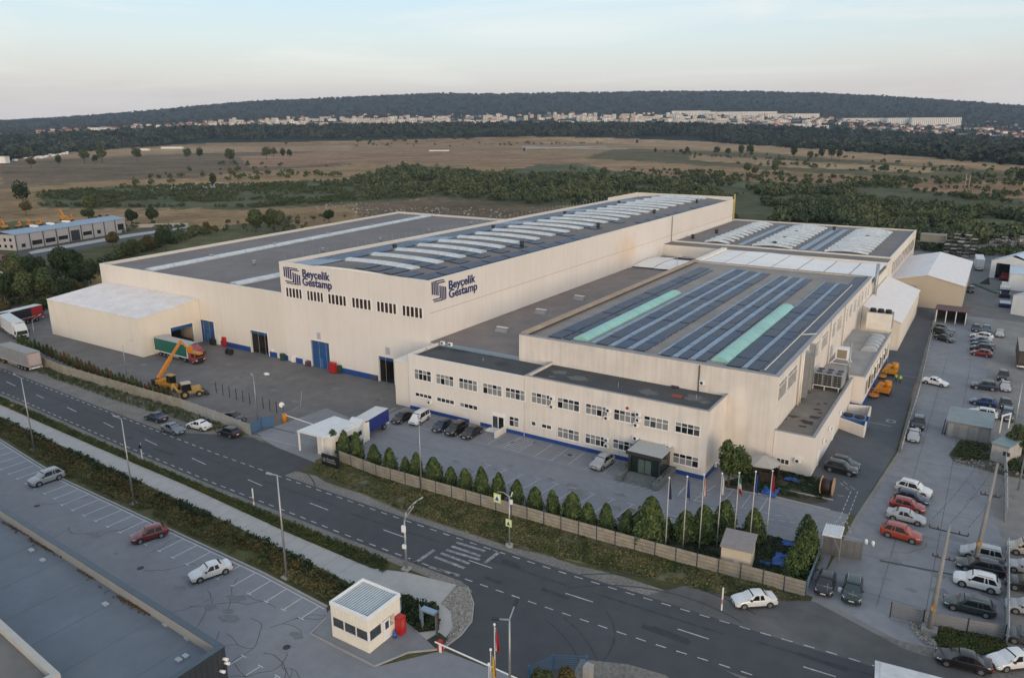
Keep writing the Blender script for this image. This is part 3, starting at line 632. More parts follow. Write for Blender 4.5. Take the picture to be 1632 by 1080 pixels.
# bays in front of the offices
X = G(848, 707).x
for k in range(-7, 14):
    xx = X + (k) * 2.84
    if -78 < xx < -30.2 and not (-41 < xx < -33.5): dash((xx, 96.4), (xx - .1, 91.3), .12, .022)
dash((-79, 91.0), (-40, 91.2), .07, .022)
for (x0, x1) in ((-60.6, -57.5), (-40.3, -34.3)):
    for k in range(7):
        xx = x0 + (x1 - x0) * k / 6; dash((xx, 91.2 if x0 < -50 else 89.5), (xx + .8, 96.3 if x0 < -50 else 90.6), .12, .022)
for (a, b) in (((1080, 790), (1102, 765)), ((1105, 798), (1140, 773)), ((1118, 800), (1127, 775)), ((1150, 802), (1168, 781)), ((1182, 808), (1197, 788)), ((1210, 815), (1224, 793)), ((1104, 797), (1122, 799)), ((1108, 791), (1128, 793)), ((1114, 785), (1132, 788))): dash(G(*a), G(*b), .12, .022)
# bays on the hedge side, dashed lane lines and the chevrons by the gate
X = G(690, 800).x
for k in range(0, 16):
    xx = X + k * 2.84
    if xx < -26: dash((xx, 85.0), (xx - .6, 79.6), .11, .022); dash((xx - .9, 85.0), (xx + .4, 85.0), .1, .022)
for (a, b) in (((1115, 805), (1190, 822)), ((1160, 804), (1235, 820)), ((1190, 822), (1310, 838)), ((1235, 820), (1310, 832)), ((1339, 769), (1356, 783)), ((1356, 783), (1337, 829)), ((1337, 829), (1325, 835)), ((1344, 767), (1367, 783)), ((1367, 783), (1349, 830)), ((1349, 830), (1357, 853)), ((1349, 830), (1336, 837)), ((1335, 789), (1352, 792))):
    A_ = G(*a); B_ = G(*b); L_ = (B_ - A_).length; n = max(1, int(L_ / 1.2))
    for k in range(n): dash(A_.lerp(B_, k / n), A_.lerp(B_, (k + .62) / n), .1, .022)
dash(G(400, 693), G(480, 712), .1, .032)
for (a, b) in (((1392, 575), (1405, 577)), ((1430, 597), (1462, 602)), ((1410, 592), (1432, 597)), ((1377, 671), (1420, 679))): dash(G(*a), G(*b), .12, .03)
dash(G(595, 667), G(630, 650), .14, .03)
struct('forecourt_lines', mb, faded)
# dark drain slots and manhole lids
mb = MB()
for (a, b) in (((1402, 893), (1522, 916)), ((1380 + 120 / 3.6, 1), (1, 1))):
    if b[1] > 2: dash(G(*a), G(*b), .35, .03)
dash(G(428, 680), G(470, 690), .22, .03); dash(G(1522, 916), G(1600, 930), .3, .03)
struct('drain_channel', mb, groutm)
lid = M('cast_iron', (.05, .05, .052), .6, .2, 4, .5)
for i, (px, py, lab) in enumerate(((457, 1031, 'round iron manhole lid in a square concrete collar near the white booth'), (224, 905, 'round manhole lid on the concrete lot between the red and white cars'), (59, 806, 'round manhole lid on the lot below the silver off-roader'), (908, 725, 'small drain grate in the office parking bays'), (1420, 671, 'manhole lid in the service lane'), (1500, 1, ''))):
    if py < 2: continue
    p = G(px, py); t = thing('manhole_cover', (p.x, p.y, .02), lab, 'manhole'); m2 = MB(); m2.tube((p.x, p.y, .018), (p.x, p.y, .03), .38, 18); m2.build('lid', lid, t)
    m3 = MB(); m3.box(p.x - .75, p.x + .75, p.y - .75, p.y + .75, .017, .024); m3.build('collar', conc2, t)
# tyre marks
mb = MB()
def arc(c, r, a0, a1, w=.22, z=.0275, n=26):
    for k in range(n):
        t0 = a0 + (a1 - a0) * k / n; t1 = a0 + (a1 - a0) * (k + 1) / n
        mb.quad((c[0] + (r - w) * cos(t0), c[1] + (r - w) * sin(t0), z), (c[0] + (r - w) * cos(t1), c[1] + (r - w) * sin(t1), z), (c[0] + (r + w) * cos(t1), c[1] + (r + w) * sin(t1), z), (c[0] + (r + w) * cos(t0), c[1] + (r + w) * sin(t0), z))
for (px, py, r, a0, a1) in ((1000, 1100, 16, 1.2, 2.4), (1000, 1100, 18.2, 1.2, 2.3), (700, 1080, 13, .3, 1.25), (700, 1080, 14.7, .25, 1.2), (850, 1000, 8, -.4, .9), (330, 800, 14, .9, 1.5)):
    p = G(px, py); arc((p.x, p.y), r, a0, a1, .09)
for k in range(9): x_ = -150 + k * 17; mb.quad((x_, at_x(CE, x_) + 1.1 + .4 * sin(k), .0275), (x_ + 14, at_x(CE, x_ + 14) + 1.2, .0275), (x_ + 14, at_x(CE, x_ + 14) + 1.45, .0275), (x_, at_x(CE, x_) + 1.4 + .4 * sin(k), .0275))
struct('tyre_marks', mb, M('tyre_mark', (.042, .043, .048), .8, .3, 1.0))
# front verge of the factory: soil and grass sheets, kerb of the flower bed
sheet('front_verge', [P2([(505, 733), (530, 731), (620, 758), (900, 846), (1150, 912), (1285, 955), (1200, 958), (1140, 945), (1080, 930), (960, 905), (820, 873), (640, 815), (540, 770), (498, 748)])], M('verge_soil', (.125, .112, .058), .95, .3, 1.2, tone=[(.35, .35), (.12, .25)], speck=(.7, .60, (.055, .072, .03))), .030)
sheet('flag_bed', [P2([(1040, 838), (1160, 838), (1262, 862), (1290, 880), (1285, 940), (1150, 900), (1030, 870)])], M('bed_soil', (.048, .045, .030), .95, .3, 1.5, tone=[(.6, .3)]), .034)
mb = MB()
for a, b in (((1160, 836), (1185, 843)), ((1185, 843), (1262, 862)), ((1040, 820), (1160, 836))): A_ = G(*a); B_ = G(*b); mb.beam((A_.x, A_.y, .06), (B_.x, B_.y, .06), .14, .12)
struct('flag_bed_kerb', mb, kerbm)
sheet('garden_bed', [P2([(1150, 768), (1200, 755), (1233, 745), (1330, 765), (1318, 800), (1290, 802), (1235, 790), (1160, 778)])], M('garden_soil', (.058, .052, .028), .95, .3, 1.2, tone=[(.5, .35)]), .034)
mb = MB()
for a, b in (((1240, 779), (1328, 797)), ((1232, 791), (1323, 813)), ((1272, 769), (1310, 777)), ((1155, 778), (1232, 791))): A_ = G(*a); B_ = G(*b); mb.beam((A_.x, A_.y, .07), (B_.x, B_.y, .07), .2, .14)
struct('garden_kerb', mb, kerbm)
sheet('corner_verge', [P2([(1480, 1005), (1500, 1000), (1600, 1020), (1608, 1035), (1560, 1045), (1500, 1035), (1475, 1020)])], M('corner_soil', (.048, .060, .026), .95, .3, 1.5, tone=[(.6, .35)]), .032)
sheet('rubbly_verge', [P2([(1512, 725), (1530, 700), (1590, 705), (1640, 700), (1640, 765), (1590, 755), (1520, 735)])], M('rubbly_soil', (.07, .066, .045), .95, .35, 1.2, tone=[(.5, .35)]), .032)
sheet('booth_verge', [P2([(640, 950), (655, 955), (698, 968), (700, 1004), (668, 1008), (640, 985)]), P2([(680, 1020), (700, 1008), (716, 1020), (697, 1036)])], M('booth_soil', (.035, .042, .020), .95, .3, 1.5), .070)
sheet('corner_gravel', [P2([(925, 1050), (1000, 1058), (1060, 1075), (1090, 1100), (900, 1100)])], gravm, .030)
# repair patches and oil stains
g = random.Random(12)
for nm_, zz_, mt_, reg, n in (('repair_patch', .0295, M('patch_dark', (.040, .042, .047), .85, .2, 1), [(0, 600), (300, 715), (700, 860), (1000, 960), (1300, 1050), (1200, 1040), (950, 985), (600, 862), (250, 728), (0, 625)], 9), ('oil_stain', .0225, M('stain', (.172, .170, .174), .7, .2, 2), [(330, 560), (440, 585), (640, 640), (520, 660), (380, 640), (200, 580)], 16), ('oil_stain', .0235, MATS['stain'], [(760, 720), (1040, 800), (1100, 820), (1000, 820), (700, 745)], 12), ('oil_stain', .0245, MATS['stain'], [(1420, 780), (1590, 780), (1590, 980), (1400, 950)], 16), ('oil_stain', .0255, MATS['stain'], [(60, 800), (500, 990), (440, 1040), (40, 830)], 14)):
    mb = MB()
    for (x, y) in rand_in([reg], n, g.randrange(99)):
        p = G(x, y)
        if nm_ == 'repair_patch': w = g.uniform(1, 5); h_ = g.uniform(.4, 1.1); mb.quad((p.x, p.y, zz_), (p.x + w, p.y - .02, zz_), (p.x + w, p.y + h_, zz_), (p.x, p.y + h_, zz_)); zz_ += .0002
        else: r0 = g.uniform(.2, .8); mb.sheet([(p.x + r0 * g.uniform(.6, 1.3) * 1.5 * cos(a_), p.y + r0 * g.uniform(.6, 1.3) * sin(a_)) for a_ in np.linspace(0, 2 * pi, 11)[:-1]], zz_); zz_ += .0001
    struct(nm_, mb, mt_)
# ------------------------------------------------------------------ factory buildings
wall_c = M('wall_cream', (.74, .675, .60), .8, .02, .3, streak=(.9, .025), tone=[(.06, .035)])
wall_w = M('wall_white', (.76, .70, .645), .8, .02, .3, streak=(1.2, .025), tone=[(.06, .035)])
wall_o = M('wall_stained', (.745, .68, .615), .85, .04, .4, streak=(1.6, .085), tone=[(.25, .06)])
wall_h = M('wall_sheeting', (.76, .69, .60), .75, .02, .3, streak=(.7, .02), tone=[(.05, .03)])
cap_m = M('parapet_cap', (.80, .75, .67), .7, .08, 1.0)
cap_g = M('parapet_cap_grey', (.30, .30, .31), .7, .1, 1.0)
roof_g = M('roof_felt', (.185, .166, .156), .9, .10, .25, tone=[(.05, .12), (.9, .06)])
roof_d = M('roof_felt_dark', (.062, .066, .068), .85, .12, .4, tone=[(.15, .2)], speck=(.22, .70, (.15, .145, .14)))
roof_b = M('roof_felt_warm', (.215, .182, .165), .9, .12, .25, tone=[(.08, .14)], streak=None)
roof_s = M('roof_sheet', (.74, .71, .70), .6, .08, 1.5, tone=[(.3, .08)])
blue = M('plinth_blue', (.018, .065, .26), .6, .10, .8); bdoor = M('door_blue', (.020, .085, .24), .5, .06, .8)
dark = M('dark_opening', (.012, .014, .018), .7, .2, 1.0); frame_w = M('window_frame', (.84, .83, .81), .6, .04, 2)
glass = M('window_glass', (.055, .060, .068), .12, .35, .25, spec=.6); glass_d = M('window_dark', (.012, .013, .016), .2, .2, .8); blind = M('window_blind', (.24, .24, .24), .35, .2, .35); glass_b = M('window_brown', (.055, .030, .022), .25, .5, .6)
metal = M('galvanised', (.38, .39, .40), .45, .1, 2, .6); metal_d = M('dark_metal', (.05, .052, .055), .5, .1, 2, .4)
sky_m = M('skylight_sheet', (.55, .58, .59), .35, .12, 1.2, spec=.5, tone=[(.3, .12)]); teal = M('skylight_teal', (.28, .54, .47), .4, .08, 1.5, tone=[(.15, .12)])
pv = M('solar_panel', (.022, .036, .080), .4, .35, .5, spec=.22, tone=[(.15, .25)]); pvb = M('solar_panel_dark', (.012, .022, .052), .35, .3, .5, spec=.2); pvc = M('solar_panel_blue', (.035, .060, .115), .45, .3, .5, spec=.22)
pv2 = M('solar_panel_pale', (.26, .33, .41), .5, .2, .6, spec=.2)
white_s = M('translucent_sheet', (.86, .82, .77), .6, .05, .5, tone=[(.1, .05)]); rib_m = M('canopy_joint', (.22, .20, .19), .8, .2, 2)
navy = M('sign_navy', (.012, .030, .13), .5, 0)

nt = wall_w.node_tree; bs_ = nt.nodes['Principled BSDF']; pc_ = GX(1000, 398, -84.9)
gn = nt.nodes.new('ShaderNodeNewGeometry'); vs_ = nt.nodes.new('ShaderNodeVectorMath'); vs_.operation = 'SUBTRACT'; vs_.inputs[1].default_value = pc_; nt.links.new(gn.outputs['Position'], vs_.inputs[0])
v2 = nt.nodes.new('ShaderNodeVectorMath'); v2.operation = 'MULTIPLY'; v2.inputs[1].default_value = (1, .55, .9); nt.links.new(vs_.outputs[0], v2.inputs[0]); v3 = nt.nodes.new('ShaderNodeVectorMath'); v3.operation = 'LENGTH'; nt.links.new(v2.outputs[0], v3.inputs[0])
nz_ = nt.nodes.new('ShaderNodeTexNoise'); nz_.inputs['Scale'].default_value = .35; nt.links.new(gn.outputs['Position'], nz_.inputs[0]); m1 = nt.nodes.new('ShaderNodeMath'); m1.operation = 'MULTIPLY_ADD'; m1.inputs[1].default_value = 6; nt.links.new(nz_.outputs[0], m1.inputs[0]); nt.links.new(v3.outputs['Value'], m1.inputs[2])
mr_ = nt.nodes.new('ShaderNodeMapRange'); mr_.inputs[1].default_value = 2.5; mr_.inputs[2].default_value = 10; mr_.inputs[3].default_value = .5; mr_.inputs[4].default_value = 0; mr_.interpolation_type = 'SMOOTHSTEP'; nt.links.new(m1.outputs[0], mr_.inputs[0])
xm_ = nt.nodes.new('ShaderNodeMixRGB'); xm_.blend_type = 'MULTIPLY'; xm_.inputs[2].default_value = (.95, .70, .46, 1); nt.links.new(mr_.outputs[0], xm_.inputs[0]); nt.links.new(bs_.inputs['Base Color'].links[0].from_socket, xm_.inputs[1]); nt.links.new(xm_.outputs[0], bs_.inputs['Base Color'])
def cladding(th, X0, X1, Y, z0, z1, step, mat, axis='x'):
    pass
def parapet_roof(th, X0, X1, Y0, Y1, zr, zp, rm, w=.35, cap=cap_m, wallmat=wall_c, back_skew=0):
    """flat roof sunk behind a parapet, with a capping strip"""
    mb = MB(); mb.add([(X0 + w, Y0 + w, zr), (X1 - w, Y0 + w, zr), (X1 - w, Y1 - w, zr), (X0 + w + back_skew, Y1 - w, zr)], [(0, 1, 2, 3)]); mb.build('roof', rm, th)
    mb = MB(); pts = [(X0, Y0), (X1, Y0), (X1, Y1), (X0 + back_skew, Y1)]; ins = [(X0 + w, Y0 + w), (X1 - w, Y0 + w), (X1 - w, Y1 - w), (X0 + w + back_skew, Y1 - w)]
    o = .04
    outp = [(X0 - o, Y0 - o), (X1 + o, Y0 - o), (X1 + o, Y1 + o), (X0 - o + back_skew, Y1 + o)]; i2 = [(X0 + w + o, Y0 + w + o), (X1 - w - o, Y0 + w + o), (X1 - w - o, Y1 - w - o), (X0 + w + o + back_skew, Y1 - w - o)]
    for k in range(4):
        j = (k + 1) % 4; mb.hexa([(*outp[k], zp), (*outp[j], zp), (*i2[j], zp), (*i2[k], zp), (*outp[k], zp + .08), (*outp[j], zp + .08), (*i2[j], zp + .08), (*i2[k], zp + .08)])
    mb.build('parapet_cap', cap, th)
def walls(th, X0, X1, Y0, Y1, z0, zp, zr, mat, w=.35, skew=0, name='wall', holes=None):
    """four wall slabs with real door openings cut in the front one: holes = [(x0, x1, ztop)]"""
    mb = MB(); hs = sorted(holes or [])
    x = X0
    for (a, b, zt) in hs:
        mb.box(x, a, Y0, Y0 + w, z0, zp); mb.box(a, b, Y0, Y0 + w, zt, zp); x = b
    mb.box(x, X1, Y0, Y0 + w, z0, zp)
    mb.box(X1 - w, X1, Y0 + w, Y1 - w, z0, zp); 
    mb.hexa([(X0, Y0 + w, z0), (X0 + w, Y0 + w, z0), (X0 + w + skew, Y1 - w, z0), (X0 + skew, Y1 - w, z0), (X0, Y0 + w, zp), (X0 + w, Y0 + w, zp), (X0 + w + skew, Y1 - w, zp), (X0 + skew, Y1 - w, zp)])
    mb.box(X0 + skew, X1, Y1 - w, Y1, z0, zp)
    return mb.build(name, mat, th)
def seams(th, pts, z0, z1, face, d=.02, w=.05, mat=None, name='panel_joint'):
    """upright cladding joints standing 2 cm proud of a face"""
    mb = MB()
    for p in pts:
        if face == 'front': mb.box(p[0] - w / 2, p[0] + w / 2, p[1] - d, p[1] - .002, z0, z1)
        else: mb.box(p[0] + .002, p[0] + d, p[1] - w / 2, p[1] + w / 2, z0, z1)
    o = mb.build(name, mat or wall_c, th); o['kind'] = 'stuff'; return o
def gate(th, x0, x1, Y, zt, mat, openn=False, name='roller_door'):
    mb = MB()
    for zz in np.arange(0, zt - .3, .55): mb.box(x0 + .03, x1 - .03, Y + (.16 if int(zz / .55) % 2 else .18), Y + .3, zz + .01, min(zz + .53, zt - .02))
    if openn:
        mb = MB(); mb.box(x0 + .03, x1 - .03, Y + .16, Y + .3, zt - .7, zt - .02)
    d = mb.build(name, mat, th)
    f = MB(); f.box(x0 - .25, x0 - .002, Y - .06, Y + .35, 0, zt + .2); f.box(x1 + .002, x1 + .25, Y - .06, Y + .35, 0, zt + .2); f.box(x0 - .002, x1 + .002, Y - .06, Y + .3, zt + .01, zt + .2); f.build('door_frame', cap_m, th)
    if not openn:
        w = MB(); w.box((x0 + x1) / 2 - .5, (x0 + x1) / 2 + .5, Y + .11, Y + .155, .1, 2.1); w.build('wicket', M('door_blue_light', (.05, .14, .32), .5, .05), d)
    return d
DIM = dark
def interior(th, x0, x1, Y, z1, depth=8):
    mb = MB(); y0, y1 = Y + .36, Y + depth
    mb.quad((x0, y1, 0), (x1, y1, 0), (x1, y1, z1), (x0, y1, z1)); mb.quad((x0, y0, 0.03), (x1, y0, 0.03), (x1, y1, .03), (x0, y1, .03)); mb.quad((x0, y0, 0), (x0, y1, 0), (x0, y1, z1), (x0, y0, z1)); mb.quad((x1, y0, 0), (x1, y1, 0), (x1, y1, z1), (x1, y0, z1)); mb.quad((x0, y0, z1), (x1, y0, z1), (x1, y1, z1), (x0, y1, z1))
    mb.build('interior', M('interior', (.03, .032, .036), .9, .4, .7), th)

Y0 = 105.5
# left hall
lh = thing('factory_hall', (-158, Y0, 0), 'long low cream factory hall with dark flat roof and two ridge skylight strips', 'building')
LHG = [(-153.3, -147.9, 5.2), (-135.4, -129.8, 5.1)]
walls(lh, -191.6, -124.05, Y0, 239, 0, 14.6, 13.9, wall_c, skew=-15, holes=LHG)
parapet_roof(lh, -191.6, -124.05, Y0, 239, 13.95, 14.6, roof_g, back_skew=-15)
gate(lh, *LHG[0][:2], Y0, 5.2, bdoor); gate(lh, *LHG[1][:2], Y0, 5.1, bdoor, True); interior(lh, -135.6, -129.6, Y0, 5.6)
seams(lh, [(x, Y0) for x in np.arange(-189.5, -125, 2.1)], .1, 14.5, 'front', .012, .04)
mb = MB()
for a, b in ((-146.0, -135.7), (-129.5, -127.2), (-126.0, -124.1)): mb.box(a, b, Y0 - .05, Y0 - .003, 0, 1.15)
mb.build('plinth', blue, lh)
def skylight_strip(th, x, w, y0, y1, z, h, n, mat, skew=0.0, name='skylight'):
    L_ = (y1 - y0) / n
    for k in range(n):
        mb = MB(); ya = y0 + L_ * k + .06; yb = y0 + L_ * (k + 1) - .06; ca = skew * (ya - y0); cb = skew * (yb - y0)
        prof = [(-w / 2, 0), (-w / 2, h * .35), (-w * .25, h * .85), (0, h), (w * .25, h * .85), (w / 2, h * .35), (w / 2, 0)]
        mb.loft([[(x + ca + p[0], ya, z + p[1]) for p in prof], [(x + cb + p[0], yb, z + p[1]) for p in prof]][::-1], 0, False); mb.build(name, mat, th)
skylight_strip(lh, -174.7, 2.6, 107.8, 237, 13.96, .8, 18, sky_m, -.115); skylight_strip(lh, -142.2, 2.8, 107.5, 129, 13.96, .8, 3, sky_m); skylight_strip(lh, -143.0, 2.8, 133, 236, 13.96, .8, 14, sky_m, -.03)
for y in (128, 152, 176, 200, 224):
    for x in (-174.7 - .115 * (y - 107), -160):
        mb = MB(); mb.tube((x, y, 13.96), (x, y, 14.9), .3, 8); mb.tube((x, y, 14.9), (x, y, 15.05), .6, 8); mb.build('roof_vent', metal, lh)
# low front-left annex with mono-pitch roof
an = thing('warehouse_annex', (-171, 98, 0), 'windowless cream lean-to annex with pale sloping roof at the left end of the factory', 'building')
ax0, ax1, ay0, ay1 = -189.3, -152.4, 90.4, 105.44
ps = [(ax0, ay0), (ax1, ay0), (ax1, ay1), (ax0, ay1)]; hts = [8.45, 8.45, 10.05, 10.05]; w = .25
mb = MB(); d0, d1 = 97.6, 103.2
mb.box(ax0, ax1, ay0, ay0 + w, 0, 8.45)
def side(x0, x1, ya, yb, z0a=0, z0b=0):
    za = 8.45 + 1.6 * (ya - ay0) / (ay1 - ay0); zb = 8.45 + 1.6 * (yb - ay0) / (ay1 - ay0)
    mb.hexa([(x0, ya, z0a), (x1, ya, z0a), (x1, yb, z0b), (x0, yb, z0b), (x0, ya, za), (x1, ya, za), (x1, yb, zb), (x0, yb, zb)])
side(ax0, ax0 + w, ay0 + w, ay1); side(ax1 - w, ax1, ay0 + w, d0); side(ax1 - w, ax1, d0, d1, 4.9, 4.9); side(ax1 - w, ax1, d1, ay1)
mb.build('wall', wall_h, an)
mb = MB(); mb.hexa([(ax0 - .12, ay0 - .12, 8.46), (ax1 + .12, ay0 - .12, 8.46), (ax1 + .12, ay1, 10.08), (ax0 - .12, ay1, 10.08), (ax0 - .12, ay0 - .12, 8.6), (ax1 + .12, ay0 - .12, 8.6), (ax1 + .12, ay1, 10.22), (ax0 - .12, ay1, 10.22)])
for k in range(36): 
    x = ax0 + .5 + k * 1.03; mb.hexa([(x, ay0 - .1, 8.60), (x + .08, ay0 - .1, 8.60), (x + .08, ay1 - .1, 10.21), (x, ay1 - .1, 10.21), (x, ay0 - .1, 8.66), (x + .08, ay0 - .1, 8.66), (x + .08, ay1 - .1, 10.27), (x, ay1 - .1, 10.27)])
mb.build('roof', roof_s, an)
mb = MB(); mb.box(ax1 - 5, ax1 - .3, d0 + .05, d1 - .05, .03, .05); mb.quad((ax1 - 4.9, d0, 0), (ax1 - 4.9, d1, 0), (ax1 - 4.9, d1, 4.9), (ax1 - 4.9, d0, 4.9)); mb.quad((ax1 - 4.9, d0, 4.88), (ax1 - .3, d0, 4.88), (ax1 - .3, d1, 4.88), (ax1 - 4.9, d1, 4.88)); mb.build('interior', dark, an)
mb = MB(); mb.box(ax1 - .2, ax1 - .08, d0 + .02, d1 - .02, 4.1, 4.88); mb.build('roller_door', bdoor, an)
mb = MB(); mb.box(ax1 + .002, ax1 + .08, d0 - .3, d0 - .02, 0, 5.1); mb.box(ax1 + .002, ax1 + .08, d1 + .02, d1 + .3, 0, 5.1); mb.box(ax1 + .002, ax1 + .08, d0 - .02, d1 + .02, 4.92, 5.1); mb.build('door_frame', cap_m, an)
seams(an, [(x, ay0) for x in np.arange(ax0 + 1, ax1, 1.05)], .1, 8.4, 'front', .012, .03, wall_h)
# tall middle hall
hh = thing('factory_hall', (-104.5, Y0, 0), 'tallest cream factory hall with company name signs and arched roof lights', 'building')
HG = [(-116.4, -111.1, 5.7), (-97.8, -93.9, 5.2)]
hx0, hx1, hy1, hz = -124.0, -84.9, 289.0, 21.2
walls(hh, hx0, hx1, Y0 - .12, hy1, 0, hz, 20, wall_w, holes=HG)
mb = MB()
for p in range(4): pass
mb.box(hx0 - .04, hx1 + .04, Y0 - .16, Y0 + .3, hz + .002, hz + .09); mb.box(hx1 - .35, hx1 + .04, Y0 + .3, hy1, hz + .002, hz + .09); mb.box(hx0 - .04, hx0 + .35, Y0 + .3, hy1, hz + .002, hz + .09); mb.box(hx0 - .04, hx1 + .04, hy1, hy1 + .1, hz + .002, hz + .09)
mb.build('parapet_cap', cap_m, hh)
mb = MB()                                # rear end wall and the return that stand above the roof edge
mb.box(hx0, hx1 - .4, hy1 - .3, hy1 - .02, hz - 1, hz + 1.0); mb.box(hx0, hx0 + .3, 262, hy1 - .3, hz - 1, hz + 1.0); mb.build('end_parapet', wall_c, hh)
gate(hh, *HG[0][:2], Y0 - .12, 5.7, bdoor); gate(hh, *HG[1][:2], Y0 - .12, 5.2, bdoor, True); interior(hh, -98.2, -93.5, Y0 - .12, 5.6, 10)
mb = MB()
for a, b in ((-123.95, -123.6), (-122.2, -119.2), (-118.0, -116.7), (-110.8, -98.1)): mb.box(a, b, Y0 - .18, Y0 - .125, 0, 1.1)
mb.build('plinth', blue, hh)
seams(hh, [(x, Y0 - .12) for x in np.arange(-122, -85.5, 2.0)], .1, 21, 'front', .012, .03, wall_w)
seams(hh, [(hx1, y) for y in (150, 188, 226.0)], 10.1, 21.1, 'side', .05, .16, wall_c)
mb = MB(); mb.box(hx1 + .002, hx1 + .03, Y0, hy1 - .1, 15.2, 15.28); mb.build('wall_joint', M('wall_joint', (.42, .37, .30), .9, .1), hh)
def vault(x):                            # gently arched roof deck
    u = (x - (hx0 + hx1) / 2) / ((hx1 - hx0) / 2); return 20.45 + 1.15 * (1 - u * u)
mb = MB(); xs = np.linspace(hx0 + .35, hx1 - .35, 13)
for a, b in zip(xs, xs[1:]): mb.quad((a, Y0 + .25, vault(a)), (b, Y0 + .25, vault(b)), (b, hy1 - .3, vault(b)), (a, hy1 - .3, vault(a)))
mb.build('roof', roof_g, hh)
for y in (Y0 + .25, hy1 - .31): mb = MB(); mb.add([(x, y, vault(x)) for x in xs] + [(xs[-1], y, 20), (xs[0], y, 20)], [tuple(range(15))]); mb.build('gable_fill', cap_m, hh)
ylist = [113.5 + 7.75 * k for k in range(23)]
proto_me = None
for k, y in enumerate(ylist):
    if proto_me is None:
        mb = MB(); xs = np.linspace(-112.2, -94.2, 13); wv = 1.15; sec = [(-wv, .05), (-wv * .8, .42), (0, .62), (wv * .8, .42), (wv, .05)]
        mb.loft([[(x, y + a, vault(x) + b) for a, b in sec] for x in xs], 0, False); o = mb.build('skylight', sky_m, hh); proto_me = o
    else:
        c = proto_me.copy(); COL.objects.link(c); c.location = (0, y - ylist[0], 0)
mb = MB()
for k, y in enumerate(ylist[::1]): mb.box(-112.6, -112.3, y - 1.2, y + 1.2, vault(-112) + .0, vault(-112) + .5)
mb.build('skylight_kerb', metal, hh)
# solar modules along both eaves of the tall hall
cnt = 0; me0 = None
def pv_module(th, c, sx, sy, nx, z, tilt=0, mat=pv):
    global me0
    key = (sx, sy, mat.name)
    if key not in PVM:
        m = MB(); m.box(-sx / 2, sx / 2, -sy / 2, sy / 2, 0, .06); o = m.build('x', mat); PVM[key] = data_of(o)
    o = bpy.data.objects.new('solar_panel', PVM[key]); COL.objects.link(o); o.parent = th; o.location = Vector(c) - th.location + Vector((0, 0, z)); o.rotation_euler = (0, tilt, 0); return o
PVM = {}
def sl(x): return math.atan((vault(x + .5) - vault(x - .5)))
for k in range(22):
    y = 109.5 + k * 7.75
    if k < 9:
        for x in (-88.4,): pv_module(hh, (x, y, vault(x) + .12), 2.6, 7.2, 1, 0, -sl(x) * 1)
for x in (-91.8, -95.4, -99.0, -102.6):
    pv_module(hh, (x, 109.0, vault(x) + .12), 2.3, 5.2, 1, 0, -sl(x))
for k in (1, 2, 3, 4, 5, 6, 8, 10, 12):
    for x in ((-92.4, -95.6, -98.8) if k < 5 else (-92.4, -95.6)): pv_module(hh, (x, 109.65 + k * 7.75, vault(x) + .12), 2.8, 3.8, 1, 0, -sl(x))
for k in (13, 14, 15, 16, 17, 19, 20, 21): pv_module(hh, (-88.2, 109.5 + k * 7.75, vault(-88.2) + .12), 2.2, 7.0, 1, 0, -sl(-88.2))
for k in range(22):
    y = 109.5 + k * 7.75
    for x in (-121.8, -119.0, -116.2, -113.9): pv_module(hh, (x, y, vault(x) + .12), 1.9, 7.6, 1, 0, -sl(x), pvc if (k % 5) else pv2)
    for x in (-120.4, -117.6, -115.0): pv_module(hh, (x, y, vault(x) + .1), .6, 7.6, 1, 0, -sl(x), pv2)
for k in range(8):
    y = 126 + k * 20; x = -92.6 if k % 2 else -114
    m = MB(); m.tube((x, y + 4, vault(x)), (x, y + 4, vault(x) + .9), .45, 9); m.tube((x, y + 4, vault(x) + .9), (x, y + 4, vault(x) + 1.25), .75, 9, .35); m.build('roof_vent', metal_d, hh)
m = MB()                                 # guard rail standards along the far eave
for k in range(75): m.beam((hx0 + .2, 107 + k * 2.4, 21.2), (hx0 + .2, 107 + k * 2.4, 22.6), .07)
m.build('guard_rail', metal, hh)['kind'] = 'stuff'
m = MB(); m.beam((hx1 + .35, 289, 9), (hx1 + .35, 289, 23.2), .5, .5); m.build('downpipe', M('yellow_pipe', (.42, .34, .12), .7, .15, 1), hh)
m = MB(); m.box(hx1 + .03, hx1 + .3, 225.4, 225.7, 7, 21.2); m.build('downpipe', metal, hh)
# high level strip windows on the front, six groups of five panes
P5 = [((456.7, 471.7), (456.5, 459.5), (483.5, 474.7)), ((490, 476), (489.5, 463), (517.5, 480.3)), ((523.5, 482), (523.5, 468.5), (554, 486)), ((561.5, 488.5), (561.5, 474), (593.5, 492.5)), ((601, 495), (600, 480), (634, 499.5)), ((641.5, 501.5), (641, 486.5), (675.5, 505.8))]
for (bl, tl, br) in P5:
    x0 = GY(*bl, Y0).x; x1 = GY(*br, Y0).x; z0_, z1_ = 14.15, 16.05
    fr = MB(); fr.box(x0, x1, Y0 - .2, Y0 - .125, z0_ - .12, z0_); fr.box(x0, x1, Y0 - .2, Y0 - .125, z1_, z1_ + .08)
    n = 5; wd = (x1 - x0) / n
    for k in range(n + 1): xx = x0 + wd * k; xx = min(max(xx, x0 + .12), x1 - .12); fr.box(xx - .14, xx + .14, Y0 - .2, Y0 - .125, z0_, z1_)
    f = fr.build('window_frame', frame_w, hh)
    for k in range(n):
        pm = MB(); pm.box(x0 + wd * k + .14, x0 + wd * (k + 1) - .14, Y0 - .16, Y0 - .125, z0_, z1_); pm.build('pane', glass_b, f)
